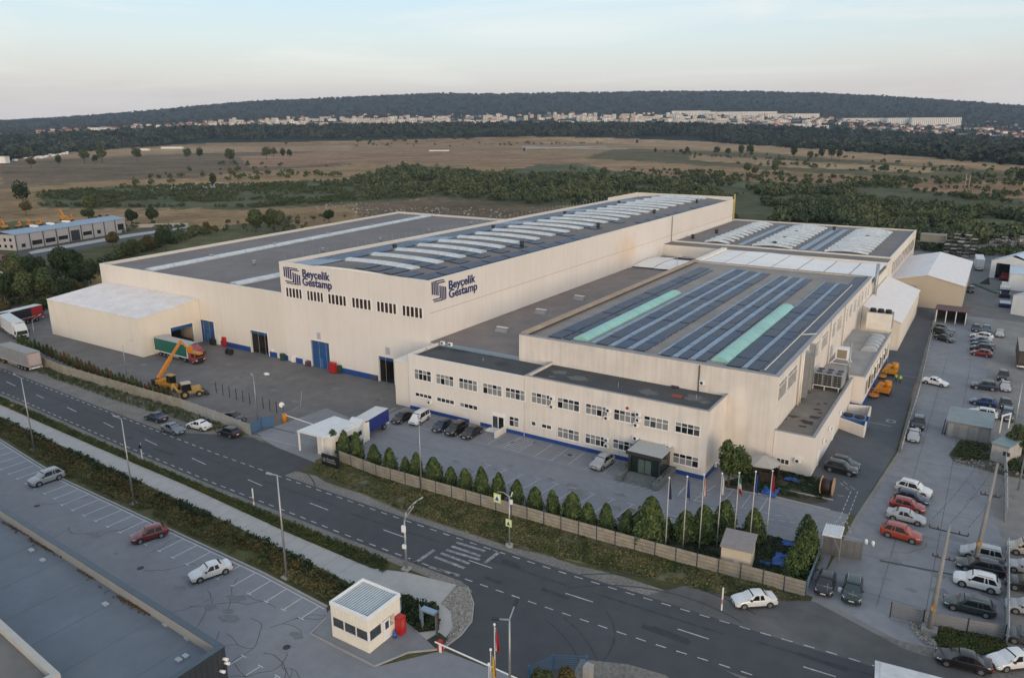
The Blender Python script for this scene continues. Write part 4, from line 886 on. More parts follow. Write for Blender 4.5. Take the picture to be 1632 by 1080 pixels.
# company signs: striped emblem and two lines of lettering
def emblem(th, origin, ux, sc, nrm, wd=1.0):
    ux = Vector(ux) * wd; nrm = Vector(nrm); uz = Vector((0, 0, 1)); org = Vector(origin)
    lines = [[(0, 9.6), (0, 4.2)], [(1, 9.8), (1, 3.8)], [(6.2, 9.5), (2, 9.7), (2, 3.4)], [(6.8, 8.5), (3, 8.6), (3, 3.0)]]
    lines += [[(7.2 - x, 9.9 - y) for (x, y) in l] for l in lines]
    bars = MB(); w = .27
    for l in lines:
        for (a, b) in zip(l, l[1:]):
            a = Vector(a); b = Vector(b); d = (b - a).normalized(); a2 = a - d * w * .9; b2 = b + d * w * .9; n2 = Vector((-d.y, d.x)) * w
            q = [a2 - n2, b2 - n2, b2 + n2, a2 + n2]
            bot = [org + (ux * p.x + uz * p.y) * sc + nrm * .03 for p in q]; top = [v + nrm * .07 for v in bot]
            bars.hexa(bot + top)
    return bars.build('emblem', navy, th)
def solid_text(o):
    bpy.context.view_layer.update(); dg = bpy.context.evaluated_depsgraph_get(); me = bpy.data.meshes.new_from_object(o.evaluated_get(dg)); p = o.parent; bpy.data.objects.remove(o)
    n = bpy.data.objects.new('lettering', me); COL.objects.link(n); n.parent = p; return n
def lettering(th, txt, origin, ux, size, nrm, sx=1.0):
    cu = bpy.data.curves.new('lettering', 'FONT'); cu.body = txt; cu.size = size; cu.extrude = .04; cu.offset = size * .022; cu.space_character = 1.02
    o = bpy.data.objects.new('lettering', cu); COL.objects.link(o); o.parent = th
    ux = Vector(ux); nrm = Vector(nrm); m = Matrix((ux, Vector((0, 0, 1)), nrm)).transposed().to_4x4(); m.translation = Vector(origin) - th.location + nrm * .06
    cu.materials.append(navy); o = solid_text(o)
    o.matrix_local = m @ Matrix.Diagonal((sx, 1, 1, 1)); return o
YF = Y0 - .12
a = GY(455.5, 451, YF); b = GY(454, 425, YF); emblem(hh, (a.x - .1, YF, a.z), (1, 0, 0), (b.z - a.z) / 9.9, (0, -1, 0), (GY(479, 452, YF).x - a.x) / 7.2 / ((b.z - a.z) / 9.9))
p = GY(482, 441, YF); q = GY(520.5, 446, YF); lettering(hh, 'Beyçelik', (p.x, YF, p.z), (1, 0, 0), 2.25, (0, -1, 0), 1.0)
p = GY(482.5, 454, YF); lettering(hh, 'Gestamp', (p.x, YF, p.z), (1, 0, 0), 2.25, (0, -1, 0), 1.0)
a = GX(688.5, 483, hx1); b = GX(689, 449, hx1); c = GX(710, 476, hx1); emblem(hh, (hx1, a.y + .15, a.z), (0, 1, 0), (b.z - a.z) / 9.9, (1, 0, 0), (c.y - a.y) / 7.4 / ((b.z - a.z) / 9.9))
p = GX(714.5, 461, hx1); lettering(hh, 'Beyçelik', (hx1, p.y, p.z), (0, 1, 0), 2.25, (1, 0, 0), 1.12)
p = GX(715, 475, hx1); lettering(hh, 'Gestamp', (hx1, p.y, p.z), (0, 1, 0), 2.25, (1, 0, 0), 1.12)
for (px, py) in ((508, 535), (618, 559)):   # small square notices above the doors
    p = GY(px, py, YF); m = MB(); m.box(p.x - .55, p.x + .55, YF - .05, YF - .003, p.z - .7, p.z + .7); m.build('notice_plate', M('notice', (.45, .45, .5), .6, .1, 4), hh)
# link roof between the tall hall and the office side, with torn white sheeting at its far end
lk = thing('link_hall', (-75, Y0, 0), 'low flat brownish roof hall between the tall hall and the solar roof hall', 'building')
mb = MB(); mb.box(-84.88, -65.75, Y0 + .0, 226, 0, 9.75); mb.build('wall', wall_c, lk)
mb = MB(); mb.box(-84.88, -65.75, Y0, 194, 9.76, 9.95); mb.box(-84.88, -65.75, 194, 226, 9.76, 9.85); mb.build('roof', roof_b, lk)
mb = MB(); mb.box(-82.9, -65.75, Y0 - .35, Y0 - .01, 9.5, 10.15); mb.build('eaves_flashing', M('flashing_blue_grey', (.22, .30, .38), .5, .1, 1), lk)
for (px, py) in ((800, 528), (862, 499), (923, 477), (1, 1)):
    if py > 10:
        p = G(px, py, 9.95); m = MB(); m.add([(p.x - 1.3, p.y - .7, 9.95), (p.x + 1.3, p.y - .7, 9.95), (p.x + 1.3, p.y + .7, 9.95), (p.x - 1.3, p.y + .7, 9.95), (p.x - 1.2, p.y, 10.7), (p.x + 1.2, p.y, 10.7)], [(0, 1, 5, 4), (2, 3, 4, 5), (0, 4, 3), (1, 2, 5)]); r = m.build('roof_hatch', cap_g, lk)
        m = MB(); m.box(p.x - 1.25, p.x + 1.25, p.y - .15, p.y + .5, 10.72, 10.78); m.build('ridge_strip', cap_m, r)
n = 8
for i in range(3):
    for j in range(n):
        x0 = -84.6 + i * 6.1; y0 = 196 + j * 3.7
        if (i, j) in ((1, 4), (1, 5), (0, 5), (2, 6)): continue
        m = MB(); zz = 10.1 + .5 * sin(j * .6); z2 = 10.1 + .5 * sin((j + 1) * .6); m.hexa([(x0, y0, zz), (x0 + 6.0, y0, zz + .1), (x0 + 6.0, y0 + 3.6, z2 + .1), (x0, y0 + 3.6, z2), (x0, y0, zz + .05), (x0 + 6, y0, zz + .15), (x0 + 6, y0 + 3.6, z2 + .15), (x0, y0 + 3.6, z2 + .05)]); m.build('sheet', white_s, lk)
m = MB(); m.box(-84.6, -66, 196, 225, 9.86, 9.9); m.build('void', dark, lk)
m = MB()
for dx in (0, .6): m.beam((-66.6 + dx, 168, 9.9), (-66.6 + dx, 168, 12.6), .08); 
for k in range(6): m.beam((-66.6, 168, 10.3 + k * .4), (-66.0, 168, 10.3 + k * .4), .06)
m.build('ladder', M('ladder_red', (.35, .07, .05), .6, .1), lk)
m = MB(); m.tube((-68, 186, 9.9), (-68, 186, 16), .08, 6); m.build('roof_mast', metal, lk)
# solar roof hall
rh = thing('factory_hall', (-44, Y0, 0), 'factory hall with rows of dark blue solar panels and two teal skylights', 'building')
rx0, rx1, ry1 = -65.7, -22.8, 192.0
walls(rh, rx0, rx1, Y0, ry1, 0, 14.05, 13.6, wall_o)
parapet_roof(rh, rx0, rx1, Y0, ry1, 13.75, 14.05, M('roof_felt_pale', (.27, .24, .215), .9, .12, .3, tone=[(.1, .12)]), cap=cap_g, w=.6)
m = MB(); m.box(rx0 - .03, rx0 + 1.3, Y0 + .7, ry1, 14.14, 14.35); m.build('parapet_coping', M('coping_orange', (.42, .31, .22), .85, .15, .8, tone=[(.3, .12)]), rh)
m = MB(); m.box(rx1 - 3.3, rx1 - .62, Y0 + .7, ry1 - .7, 13.77, 13.85); m.build('roof_gutter', M('felt_blue_grey', (.12, .13, .15), .8, .15, .5), rh)
seams(rh, [(x, Y0) for x in np.arange(-64, -23.5, 1.5)], .1, 13.95, 'front', .012, .03, wall_o)
m = MB(); m.box(-34.3, -34.1, Y0 - .12, Y0 - .003, 0, 13.9); m.build('downpipe', M('pipe_dark', (.12, .11, .10), .7, .1), rh)
skylight_strip(rh, -55.6, 2.6, 108.4, 152, 13.77, .75, 14, teal); skylight_strip(rh, -32.3, 2.6, 108.8, 151, 13.77, .75, 14, teal)
# panel rows: (x centre, width, y0, y1)
rows = [(-60.0, 2.5, 107.6, 184, 1), (-57.75, 1.3, 107.8, 182, 0), (-51.5, 2.1, 108, 186, 0), (-48.2, 2.1, 108, 185, 0), (-45.0, 2.0, 108, 184.5, 0), (-40.4, 1.7, 107.5, 183, 0), (-37.6, 1.5, 107.6, 183, 0), (-34.9, 1.6, 107.8, 182.5, 0), (-29.8, 2.1, 107.6, 181, 0), (-26.9, 1.7, 107.6, 180.6, 0)]
rows2 = [(-53.2, .9, 108.2, 186), (-49.85, 1.0, 108.2, 185), (-46.6, 1.0, 108.2, 184.6), (-39.0, .95, 107.8, 183), (-36.25, .95, 107.8, 183), (-28.3, .75, 107.8, 181), (-31.1, .3, 107.8, 181), (-41.6, .45, 107.8, 184)]
for (x, w, y0, y1, sp) in rows:
    L_ = (y1 - y0) / 15
    for k in range(15): pv_module(rh, (x + .04 * sin(k * 2.1), y0 + L_ * (k + .5), 13.86), w, round(L_ - .14, 2), 1, .04 * sin(k * 1.7), .02 * sin(k), (pv, pvb, pv, pvc, pvb)[(k * 3 + int(-x)) % 5])
for (x, w, y0, y1) in rows2:
    L_ = (y1 - y0) / 10
    for k in range(10): pv_module(rh, (x, y0 + L_ * (k + .5), 13.80), w, round(L_ - .2, 2), 1, .02 * sin(k * 2), 0, pv2)
m = MB()
for (x, w, y0, y1, sp) in rows[::1]:
    for k in range(26): m.box(x + w / 2 + .08, x + w / 2 + .24, y0 + k * 2.9, y0 + k * 2.9 + .2, 13.76, 13.92)
m.build('ballast_block', cap_g, rh)['kind'] = 'stuff'
m = MB(); m.beam((-25.4, 108, 13.95), (-25.2, 180, 13.95), .12); m.beam((-25.3, 131, 13.95), (-22.9, 131, 14.4), .15); m.build('cable_duct', cap_m, rh)
# strip windows on the lane side of the solar roof hall
for (ya, yb) in ((105.9, 110.6), (111.4, 117), (128, 133), (135.5, 141), (144, 148), (149.5, 154.5), (158, 161), (163, 166), (168, 171), (173, 176), (178, 180), (183, 185), (187, 189)):
    z0_, z1_ = 10.2, 12.9; fr = MB(); X = rx1
    fr.box(X + .003, X + .08, ya, yb, z0_ - .12, z0_); fr.box(X + .003, X + .08, ya, yb, z1_, z1_ + .12); fr.box(X + .003, X + .08, ya, yb, 12.2, 12.3)
    n = max(2, int((yb - ya) / .7)); wd = (yb - ya) / n
    for k in range(n + 1): yy = min(max(ya + wd * k, ya + .05), yb - .05); fr.box(X + .003, X + .08, yy - .05, yy + .05, z0_, 12.2); fr.box(X + .003, X + .08, yy - .05, yy + .05, 12.3, z1_)
    f = fr.build('window_frame', frame_w, rh); pm = MB(); pm.box(X + .003, X + .03, ya + .05, yb - .05, z0_, z1_); pm.build('pane', glass_d, f)
m = MB()
for y in (119, 120.4, 143, 157): m.tube((rx1 + .25, y, 5.5), (rx1 + .25, y, 14.1), .16, 7)
m.build('downpipe', wall_o, rh)
m = MB(); m.box(rx1 + .02, rx1 + .9, 121.5, 122.7, 6.2, 13.6); m.box(rx1 + .02, rx1 + .8, 125.6, 126.6, 6.2, 13.9); m.build('duct', metal, rh)
m = MB(); m.tube((rx1 + .5, 196, 6), (rx1 + .5, 196, 16.5), .4, 10); m.build('flue_pipe', metal, rh)
# translucent canopy between the two right-hand halls
cn = thing('canopy', (-44, 205, 0), 'white translucent sheet canopy with dark joints between the solar roof hall and the rear hall', 'canopy')
m = MB(); m.box(-65.6, -22.9, 192.1, 222, 0, 11.9); m.build('wall', wall_c, cn)
def cz(u): return 12.9 + .55 * abs(sin(u * 4.2)) 
NX, NY = 7, 3; cx0, cx1, cy0, cy1 = -65.4, -23.0, 192.4, 219.5
for i in range(NX):
    for j in range(NY):
        xa = cx0 + (cx1 - cx0) * i / NX + .12; xb = cx0 + (cx1 - cx0) * (i + 1) / NX - .12; ya = cy0 + (cy1 - cy0) * j / NY + .15; yb = cy0 + (cy1 - cy0) * (j + 1) / NY - .15
        za = 12.9 + .4 * sin(i * .9); zb = 12.9 + .4 * sin((i + 1) * .9); m = MB()
        m.hexa([(xa, ya, za), (xb, ya, zb), (xb, yb, zb), (xa, yb, za), (xa, ya, za + .08), (xb, ya, zb + .08), (xb, yb, zb + .08), (xa, yb, za + .08)]); m.build('panel', white_s, cn)
m = MB(); m.box(cx0, cx1, cy0, cy1, 12.0, 12.35); m.build('deck', rib_m, cn)
m = MB()
for j in range(5): m.box(-66.9, -65.5, 192 + j * 5.6, 192 + j * 5.6 + 5.5, 12.6, 13.6 + .02 * j)
m.build('gable_wall', cap_m, cn)
# rear hall
bh = thing('factory_hall', (-54, 226, 0), 'rear flat roof factory hall with three fields of arched skylights', 'building')
walls(bh, -84.85, rx1, 226, 291.5, 0, 13.6, 13, wall_c)
m = MB(); m.box(-84.85, -22.8, 219.8, 225.98, 0, 13.2); m.build('wall', wall_c, bh)
m = MB(); m.box(-84.85, -22.8, 219.8, 225.98, 13.22, 13.3); m.build('roof', roof_g, bh)
parapet_roof(bh, -84.85, rx1, 226, 291.5, 13.25, 13.6, roof_g, cap=cap_m)
for (x0, x1) in ((-75.5, -68.0), (-61.0, -49.5), (-40.5, -29.0)):
    pm_ = None
    for k in range(11):
        y = 230.5 + k * 5.1
        if pm_ is None:
            m = MB(); xs = np.linspace(x0, x1, 9); sec = [(-1.0, .02), (-.8, .4), (0, .6), (.8, .4), (1.0, .02)]
            bow = lambda x: 13.28 + .6 * sin(pi * (x - x0) / (x1 - x0))
            m.loft([[(x, y + a, bow(x) + b) for a, b in sec] for x in xs], 0, False); pm_ = m.build('skylight', sky_m, bh)
        else:
            c = pm_.copy(); COL.objects.link(c); c.location = (0, y - 230.5, 0)
for (x, w) in ((-64.5, 1.8), (-46.8, 1.8), (-43.6, 1.8)):
    for k in range(10): pv_module(bh, (x, 232 + k * 5.4, 13.35), w, 5.2, 1, 0, 0, pv2)
for (x, y) in ((-81.5, 236), (-79, 252), (-55.5, 234), (-55.5, 246), (-55.5, 262), (-47, 280), (-34, 262)):
    m = MB(); m.tube((x, y, 13.3), (x, y, 14.3), .5, 9); m.tube((x, y, 14.3), (x, y, 14.6), .8, 9, .4); m.build('roof_vent', metal_d, bh)
for k in range(14):
    ya = 232 + k * 4.1; m = MB(); m.box(rx1 + .003, rx1 + .06, ya, ya + 1.7, 8.2, 11.4); m.build('window', glass, bh)
seams(bh, [(rx1, y) for y in np.arange(230, 291, 4.1)], .1, 13.5, 'side', .1, .3, wall_c, 'pilaster')
# ---------------- offices
def office_window(th, px0, py0, px1, py1, Y, cols, split=.36, mats=None, g=random.Random(9), proud=.0):
    a = GY(px0, py0, Y); b = GY(px1, py1, Y); c = GY(px0, py1, Y); x0, x1 = a.x, b.x; z1 = a.z; z0 = b.z
    fr = MB(); t = .06; Yf = Y - .07
    fr.box(x0 - t, x1 + t, Yf, Y - .003, z0 - t - .05, z0); fr.box(x0 - t, x1 + t, Yf, Y - .003, z1, z1 + t); wd = (x1 - x0) / cols
    zs = z1 - (z1 - z0) * split if split else None
    for k in range(cols + 1):
        xx = x0 + wd * k; lo_, hi_ = xx - .05, xx + .05
        if zs: fr.box(lo_, hi_, Yf, Y - .003, z0, zs - .045); fr.box(lo_, hi_, Yf, Y - .003, zs + .045, z1)
        else: fr.box(lo_, hi_, Yf, Y - .003, z0, z1)
    if zs: fr.box(x0 - .05, x1 + .05, Yf, Y - .003, zs - .045, zs + .045)
    f = fr.build('window_frame', frame_w, th)
    for k in range(cols):
        cells = [(z0, zs - .045), (zs + .045, z1)] if zs else [(z0, z1)]
        for (za, zb) in cells:
            pm = MB(); pm.box(x0 + wd * k + .05, x0 + wd * (k + 1) - .05, Y - .04, Y - .003, za, zb)
            u = g.random(); pm.build('pane', glass_d if u < .16 else (blind if u < (.75 if split else .3) else glass), f)
    m = MB(); m.box(x0 - .12, x1 + .12, Y - .14, Y - .003, z0 - .2, z0 - .115); m.build('sill', cap_m, f)
OY = 97.0
of1 = thing('office_block', (-71, OY, 0), 'smooth white two-storey office block on the left with dark flat roof', 'building')
of2 = thing('office_block', (-44.5, OY, 0), 'streaked cream two-storey office block with the dark glass entrance', 'building')
def block(th, X0, X1, Ya, Yb, zt, wm, rm, cap, zr=None):
    zr = zr or zt - .45; w = .3
    m = MB(); m.box(X0, X1, Ya, Ya + w, 0, zt); m.box(X0, X0 + w, Ya + w, Yb, 0, zt); m.box(X1 - w, X1, Ya + w, Yb, 0, zt); m.box(X0 + w, X1 - w, Ya + w, Yb, 0, zr - .02); m.build('wall', wm, th)
    m = MB(); m.box(X0 + w, X1 - w, Ya + w, Yb, zr, zr + .02); m.build('roof', rm, th)
    m = MB(); m.box(X0 - .04, X1 + .04, Ya - .04, Ya + w + .04, zt + .002, zt + .07); m.box(X0 - .04, X0 + w, Ya + w + .04, Yb, zt + .002, zt + .07); m.box(X1 - w, X1 + .04, Ya + w + .04, Yb, zt + .002, zt + .07); m.build('parapet_cap', cap, th)
block(of1, -83.1, -59.45, OY, Y0 - .36, 10.0, wall_w, roof_d, cap_m); block(of2, -59.40, -29.7, OY, Y0 - .02, 10.25, wall_o, roof_d, cap_g)
for (th, X0, X1) in ((of1, -83.05, -70.3), (of1, -68.0, -59.5), (of2, -59.35, -40.6), (of2, -33.9, -29.7)):
    m = MB(); m.box(X0, X1, OY - .06, OY - .003, 0, .62); m.build('plinth', blue, th)
m = MB(); m.box(-29.697, -29.64, OY, 104, 0, .75); m.build('plinth', blue, of2)
for r_ in ((660.8, 587.5, 687.5, 608.3), (695.3, 595, 723.3, 615.8), (731.7, 602, 760.8, 623.7), (770, 610, 800, 631.7), (806, 617.2, 837, 638.7)): office_window(of1, *r_, OY, 4)
for r_ in ((662.5, 625, 688.3, 635.5), (696.7, 632.5, 724.2, 644.2), (733.3, 641, 761.3, 653)): office_window(of1, *r_, OY, 4, 0)
office_window(of1, 812, 663, 827, 680.7, OY, 2)
for r_ in ((847.5, 624.5, 879, 646.7), (889, 633, 923.3, 655.8), (934, 642.5, 968.3, 665), (979, 651.5, 1014, 675), (1027, 662, 1065, 685.8), (1077, 671.7, 1115, 695), (889, 680, 923, 703), (933.3, 690, 965, 712), (977.5, 699, 1011.7, 720.8), (1073.3, 720.5, 1112.7, 745)): office_window(of2, *r_, OY, 4)
office_window(of2, 847.5, 671, 854, 678, OY, 1, 0); office_window(of2, 863.7, 675, 879, 683.7, OY, 2, 0)
a = GY(785, 662, OY); m = MB(); m.box(a.x - .1, a.x + 2.4, OY - .08, OY - .003, .1, 2.9); d = m.build('entrance_door', frame_w, of1)
for k in range(2): m = MB(); m.box(a.x + .1 + k * 1.15, a.x + 1.05 + k * 1.15, OY - .1, OY - .082, .3, 2.3); m.build('pane', glass_d if k else glass, d)
m = MB(); m.box(a.x + 2.45, a.x + 2.75, OY - 3.2, OY - .1, 0, 1.0); m.box(a.x - .5, a.x + 2.4, OY - 1.5, OY - .1, 0, .18); m.build('door_step', cap_m, of1)
def ac_unit(th, p, n=(0, -1)):
    nx, ny = n; t = MB()
    if ny: t.box(p.x - .42, p.x + .42, p.y - .42, p.y - .08, p.z - .3, p.z + .3)
    else: t.box(p.x + .08, p.x + .42, p.y - .42, p.y + .42, p.z - .3, p.z + .3)
    o = t.build('air_conditioner', frame_w, th); f = MB()
    if ny: f.tube((p.x - .08, p.y - .425, p.z), (p.x - .08, p.y - .45, p.z), .23, 12)
    else: f.tube((p.x + .425, p.y, p.z), (p.x + .45, p.y, p.z), .23, 12)
    f.build('fan', metal_d, o)
for (px, py) in ((881, 634), (881, 647), (971, 653), (968, 665), (1018, 659), (1018, 668), (1015, 676), (968, 700), (968, 709), (1014, 697), (1066, 711), (686, 640)): ac_unit(of2 if px > 840 else of1, GY(px, py, OY))
ac_unit(rh, GY(1120, 609, Y0)); ac_unit(of2, GX(1139, 739, -29.7), (1, 0)); ac_unit(of2, GX(1144, 735, -29.7), (1, 0))
for (px, py) in ((707, 546), (719, 548)): ac_unit(lk, GY(px, py, Y0 - .35))
m = MB(); p = GY(1000, 650, OY); m.tube((p.x, OY - .003, p.z), (p.x, OY - .1, p.z), .22, 12); m.build('alarm_bell', M('alarm_red', (.35, .03, .03), .5, 0), of2)
m = MB(); m.box(-59.46, -59.40 - .0, OY - .09, OY - .07, 0.0, 10); m.build('cover_strip', cap_m, of1)
m = MB()
for (px, py) in ((680, 560), (770, 577)): p = G(px, py, 9.6); m.tube((p.x, p.y, 9.5), (p.x, p.y, 10.3), .06, 6)
for (px, py) in ((985, 622), (1109, 642), (1132, 625)): p = G(px, py, 9.6); m.tube((p.x, p.y, 9.5), (p.x, p.y, 10.9), .04, 6)
m.build('roof_pipe', metal, of2)
m = MB(); p = G(1079, 632, 9.8); m.box(p.x - .8, p.x + .8, p.y - .6, p.y + .6, 9.83, 9.95); m.build('tarpaulin', M('tarp_orange', (.26, .07, .04), .8, .2, 3), of2)
m = MB(); p = G(1076, 617, 9.8); m.tube((p.x, p.y, 9.83), (p.x, p.y, 10.05), .6, 12); m.build('roof_drain', metal_d, of2)
# cream block left of the offices
sb = thing('stair_block', (-85, 101, 0), 'narrow cream stair block between the roller doors and the left office block', 'building')
m = MB(); m.box(-86.7, -83.15, 97.4, Y0 - .14, 0, 8.2); m.build('wall', wall_c, sb); m = MB(); m.box(-86.8, -83.15, 97.3, Y0 - .14, 8.21, 8.33); m.build('roof', cap_m, sb)
# glazed entrance porch with steps
pp = thing('entrance_porch', (-37, 94.7, 0), 'dark glass entrance porch with pale flat canopy and wide steps', 'porch')
m = MB(); m.box(-39.6, -34.5, 92.3, OY - .01, 3.75, 3.95); m.build('canopy', M('porch_roof', (.42, .43, .41), .6, .08, 2), pp)
m = MB(); m.box(-39.7, -34.4, 92.2, 92.28, 3.45, 3.97); m.box(-39.7, -39.62, 92.28, OY, 3.45, 3.97); m.build('fascia', metal_d, pp)
m = MB(); m.box(-39.2, -34.9, 92.9, OY - .01, .75, 3.7); m.build('glazing', M('porch_glass', (.012, .022, .022), .12, .3, .8, spec=.7), pp)
m = MB()
for x in (-39.2, -38.1, -37.0, -35.9, -34.9): m.box(x - .04, x + .04, 92.84, 92.898, .75, 3.7)
m.box(-39.2, -34.9, 92.84, 92.898, 2.9, 2.98)
for x in (-39.3, -34.75): m.box(x - .1, x + .1, 92.45, 92.65, .75, 3.74)
m.build('mullion', metal_d, pp)
m = MB(); m.box(-38.0, -37.1, 92.82, 92.838, .8, 2.85); m.box(-37.0, -36.1, 92.82, 92.838, .8, 2.85); m.build('door', M('porch_door', (.10, .14, .12), .2, .2, 2), pp)
for k in range(4): m = MB(); m.box(-39.3 + .0, -34.9, 90.4 + k * .42, 92.8, .001 + .18 * k + (.001 * k), .18 * (k + 1)); m.build('step', M('granite', (.16, .17, .17), .7, .15, 2), pp)
m = MB(); m.box(-40.3, -39.4, 90.2, OY - .01, 0, 1.0); m.box(-34.8, -33.9, 90.2, OY - .01, 0, 1.0); m.build('planter', M('granite', (.16, .17, .17), .7), pp)
V = np.concatenate([leaves(60, lambda g: ((-39.85 + g.uniform(-.35, .35), 92.4 + g.uniform(-1.9, 2.4), 1.05 + g.uniform(0, .5)), (0, 0, 1)), .13, 3), leaves(60, lambda g: ((-34.35 + g.uniform(-.35, .35), 92.4 + g.uniform(-1.9, 2.4), 1.05 + g.uniform(0, .5)), (0, 0, 1)), .13, 4)]) - np.array(pp.location)
o = bpy.data.objects.new('planting', leaf_mesh('planting', V, LEAF['mid'])); COL.objects.link(o); o.parent = pp; o['kind'] = 'stuff'
m = MB(); 
for y in (90.3, 91.6): m.beam((-34.1, y, 1.0), (-34.1, y, 1.75), .05)
m.beam((-34.1, 90.3, 1.75), (-34.1, 91.6, 1.75), .05); m.build('handrail', metal, pp)
# small flat building right of the solar roof hall
sm = thing('plant_building', (-20, 121, 0), 'small white flat-roofed building with a chiller bank on its stained roof', 'building')
m = MB(); m.box(-22.75, -17.3, Y0 + .6, 136.9, 0, 5.55); m.box(-22.75, -17.3, Y0 + .3, Y0 + .6, 0, 6.0); m.box(-17.6, -17.3, Y0 + .6, 136.9, 5.55, 6.0); m.build('wall', wall_w, sm)
m = MB(); m.box(-22.75, -17.62, Y0 + .62, 136.9, 5.56, 5.6); m.build('roof', M('roof_stained', (.20, .175, .15), .9, .12, .5, tone=[(.3, .14)], speck=(.33, .66, (.06, .045, .04))), sm)
m = MB(); m.box(-22.75, -17.24, Y0 + .24, Y0 + .64, 6.002, 6.07); m.box(-17.66, -17.24, Y0 + .64, 136.9, 6.002, 6.07); m.build('parapet_cap', cap_g, sm)
office_window(sm, 1238, 729, 1257, 740, Y0 + .3, 3, 0); ac_unit(sm, GY(1272, 733, Y0 + .3))
m = MB(); 
for y in (110, 121, 129): m.box(-17.297, -17.2, y, y + 1.1, .1, 2.2)
m.build('side_door', frame_w, sm)
for (y, z) in ((113, 3), (117, 3.6), (126, 3.2)): ac_unit(sm, Vector((-17.3, y, z)), (1, 0))
ch = thing('chiller', (-20, 130, 5.6), 'row of three grey rooftop chillers with dark coils on a steel stand', 'chiller')
for k in range(3):
    x0 = -22.2 + k * 1.5; m = MB(); m.box(x0, x0 + 1.42, 128.6, 131.8, 6.4, 8.5); mo = m.build('module', M('chiller_grey', (.33, .33, .33), .5, .1, 2), ch)
    m = MB()
    for r2 in range(5):
        for c2 in range(2): m.box(x0 + .12 + c2 * .62, x0 + .64 + c2 * .62, 128.52, 128.597, 6.5 + r2 * .38, 6.8 + r2 * .38)
    m.build('coil', metal_d, mo); m = MB(); m.tube((x0 + .7, 129.4, 8.5), (x0 + .7, 129.4, 8.62), .5, 14); m.tube((x0 + .7, 131, 8.5), (x0 + .7, 131, 8.62), .5, 14); m.build('fan', metal_d, mo)
m = MB()
for x in (-22.2, -20.4, -18.2):
    for y in (128.5, 131.9): m.beam((x, y, 5.6), (x, y, 6.3), .1)
m.beam((-22.2, 128.5, 6.35), (-18.0, 128.5, 6.35), .1); m.beam((-22.2, 131.9, 6.35), (-18.0, 131.9, 6.35), .1); m.build('stand', cap_m, ch)
# utility wing
ut = thing('utility_wing', (-19, 155, 0), 'cream utility wing along the service lane with rounded roof cowls', 'building')
m = MB(); m.box(-22.75, -15.5, 137.4, 172, 0, 5.95); m.box(-15.8, -15.5, 137.4, 172, 5.95, 6.25); m.box(-22.75, -15.8, 137.4, 137.7, 5.95, 6.25); m.build('wall', wall_c, ut)
m = MB(); m.box(-22.75, -15.82, 137.72, 172, 5.96, 6.0); m.build('roof', M('roof_light', (.34, .32, .30), .85, .1, .4, tone=[(.3, .12)]), ut)
m = MB(); m.box(-22.75, -15.45, 137.35, 137.75, 6.252, 6.32); m.box(-15.85, -15.45, 137.75, 172, 6.252, 6.32); m.build('parapet_cap', cap_g, ut)
m = MB(); m.box(-18.2, -15.44, 137.33, 137.397, 0, 1.3); m.box(-15.497, -15.44, 137.34, 171, 0, 1.2); m.build('plinth', blue, ut)
for k in range(5): m = MB(); y = 155 + k * 2.6; m.loft([[(-18.9 + 1.5 * (1 - cos(t)) , y + s, 6.0 + 1.0 * sin(t)) for t in np.linspace(0, pi, 9)] for s in (0, 1.6)], 0, True); m.build('roof_cowl', M('cowl', (.42, .44, .46), .5, .1, 1), ut)
for k in range(9): y = 140 + k * 3.4; m = MB(); m.box(-15.497, -15.4, y, y + 1.6, 2.4, 4.6); m.build('window', glass if k % 2 else blind, ut)
for k in range(6): ac_unit(ut, Vector((-15.5, 146 + k * 3.6, 4.9 + .3 * (k % 2))), (1, 0))
m = MB(); m.tube((-18.2, 137.3, 3.5), (-18.2, 137.3, 12), .15, 8); m.tube((-18.8, 137.3, 2.5), (-18.8, 137.3, 8), .1, 8); m.build('flue_pipe', metal, ut)
fan = thing('roof_fan_unit', (-20.5, 144.5, 6.0), 'square white fan unit on a splayed white steel stand on the utility roof', 'fan unit')
m = MB(); m.box(-21.6, -19.4, 144, 145.6, 6.9, 9.0); m.build('housing', frame_w, fan); m = MB(); m.box(-21.3, -19.7, 143.93, 143.99, 7.1, 8.7); m.build('grille', M('grille_tan', (.28, .24, .18), .7, .1, 3), fan)
m = MB(); m.beam((-22.3, 143.3, 6.05), (-21.5, 144.2, 6.95), .12); m.beam((-18.8, 143.3, 6.05), (-19.5, 144.2, 6.95), .12); m.beam((-22.0, 146.2, 6.05), (-21.5, 145.4, 6.95), .12); m.beam((-19.0, 146.2, 6.05), (-19.5, 145.4, 6.95), .12); m.beam((-22.3, 143.3, 6.3), (-18.8, 143.3, 6.3), .1); m.build('stand', frame_w, fan)
ct = thing('cooling_tower', (-18.2, 176, 5.0), 'large tan box cooling unit with black fans beside the lean-to shed', 'cooling unit')
m = MB(); m.box(-20.6, -15.9, 173.6, 177.2, 6.2, 9.6); m.build('housing', M('cooler_tan', (.28, .25, .20), .7, .1, 1.5), ct); m = MB()
for k in range(3): m.tube((-19.8 + k * 1.5, 175.2, 9.6), (-19.8 + k * 1.5, 175.2, 10.3), .6, 12)
m.build('fan', dark, ct); m = MB()
for x in (-20.5, -16.0):
    for y in (173.7, 177.1): m.beam((x, y, 0), (x, y, 6.2), .2)
m.box(-20.7, -15.8, 173.4, 173.58, 6.1, 9.7); m.build('frame', cap_m, ct)
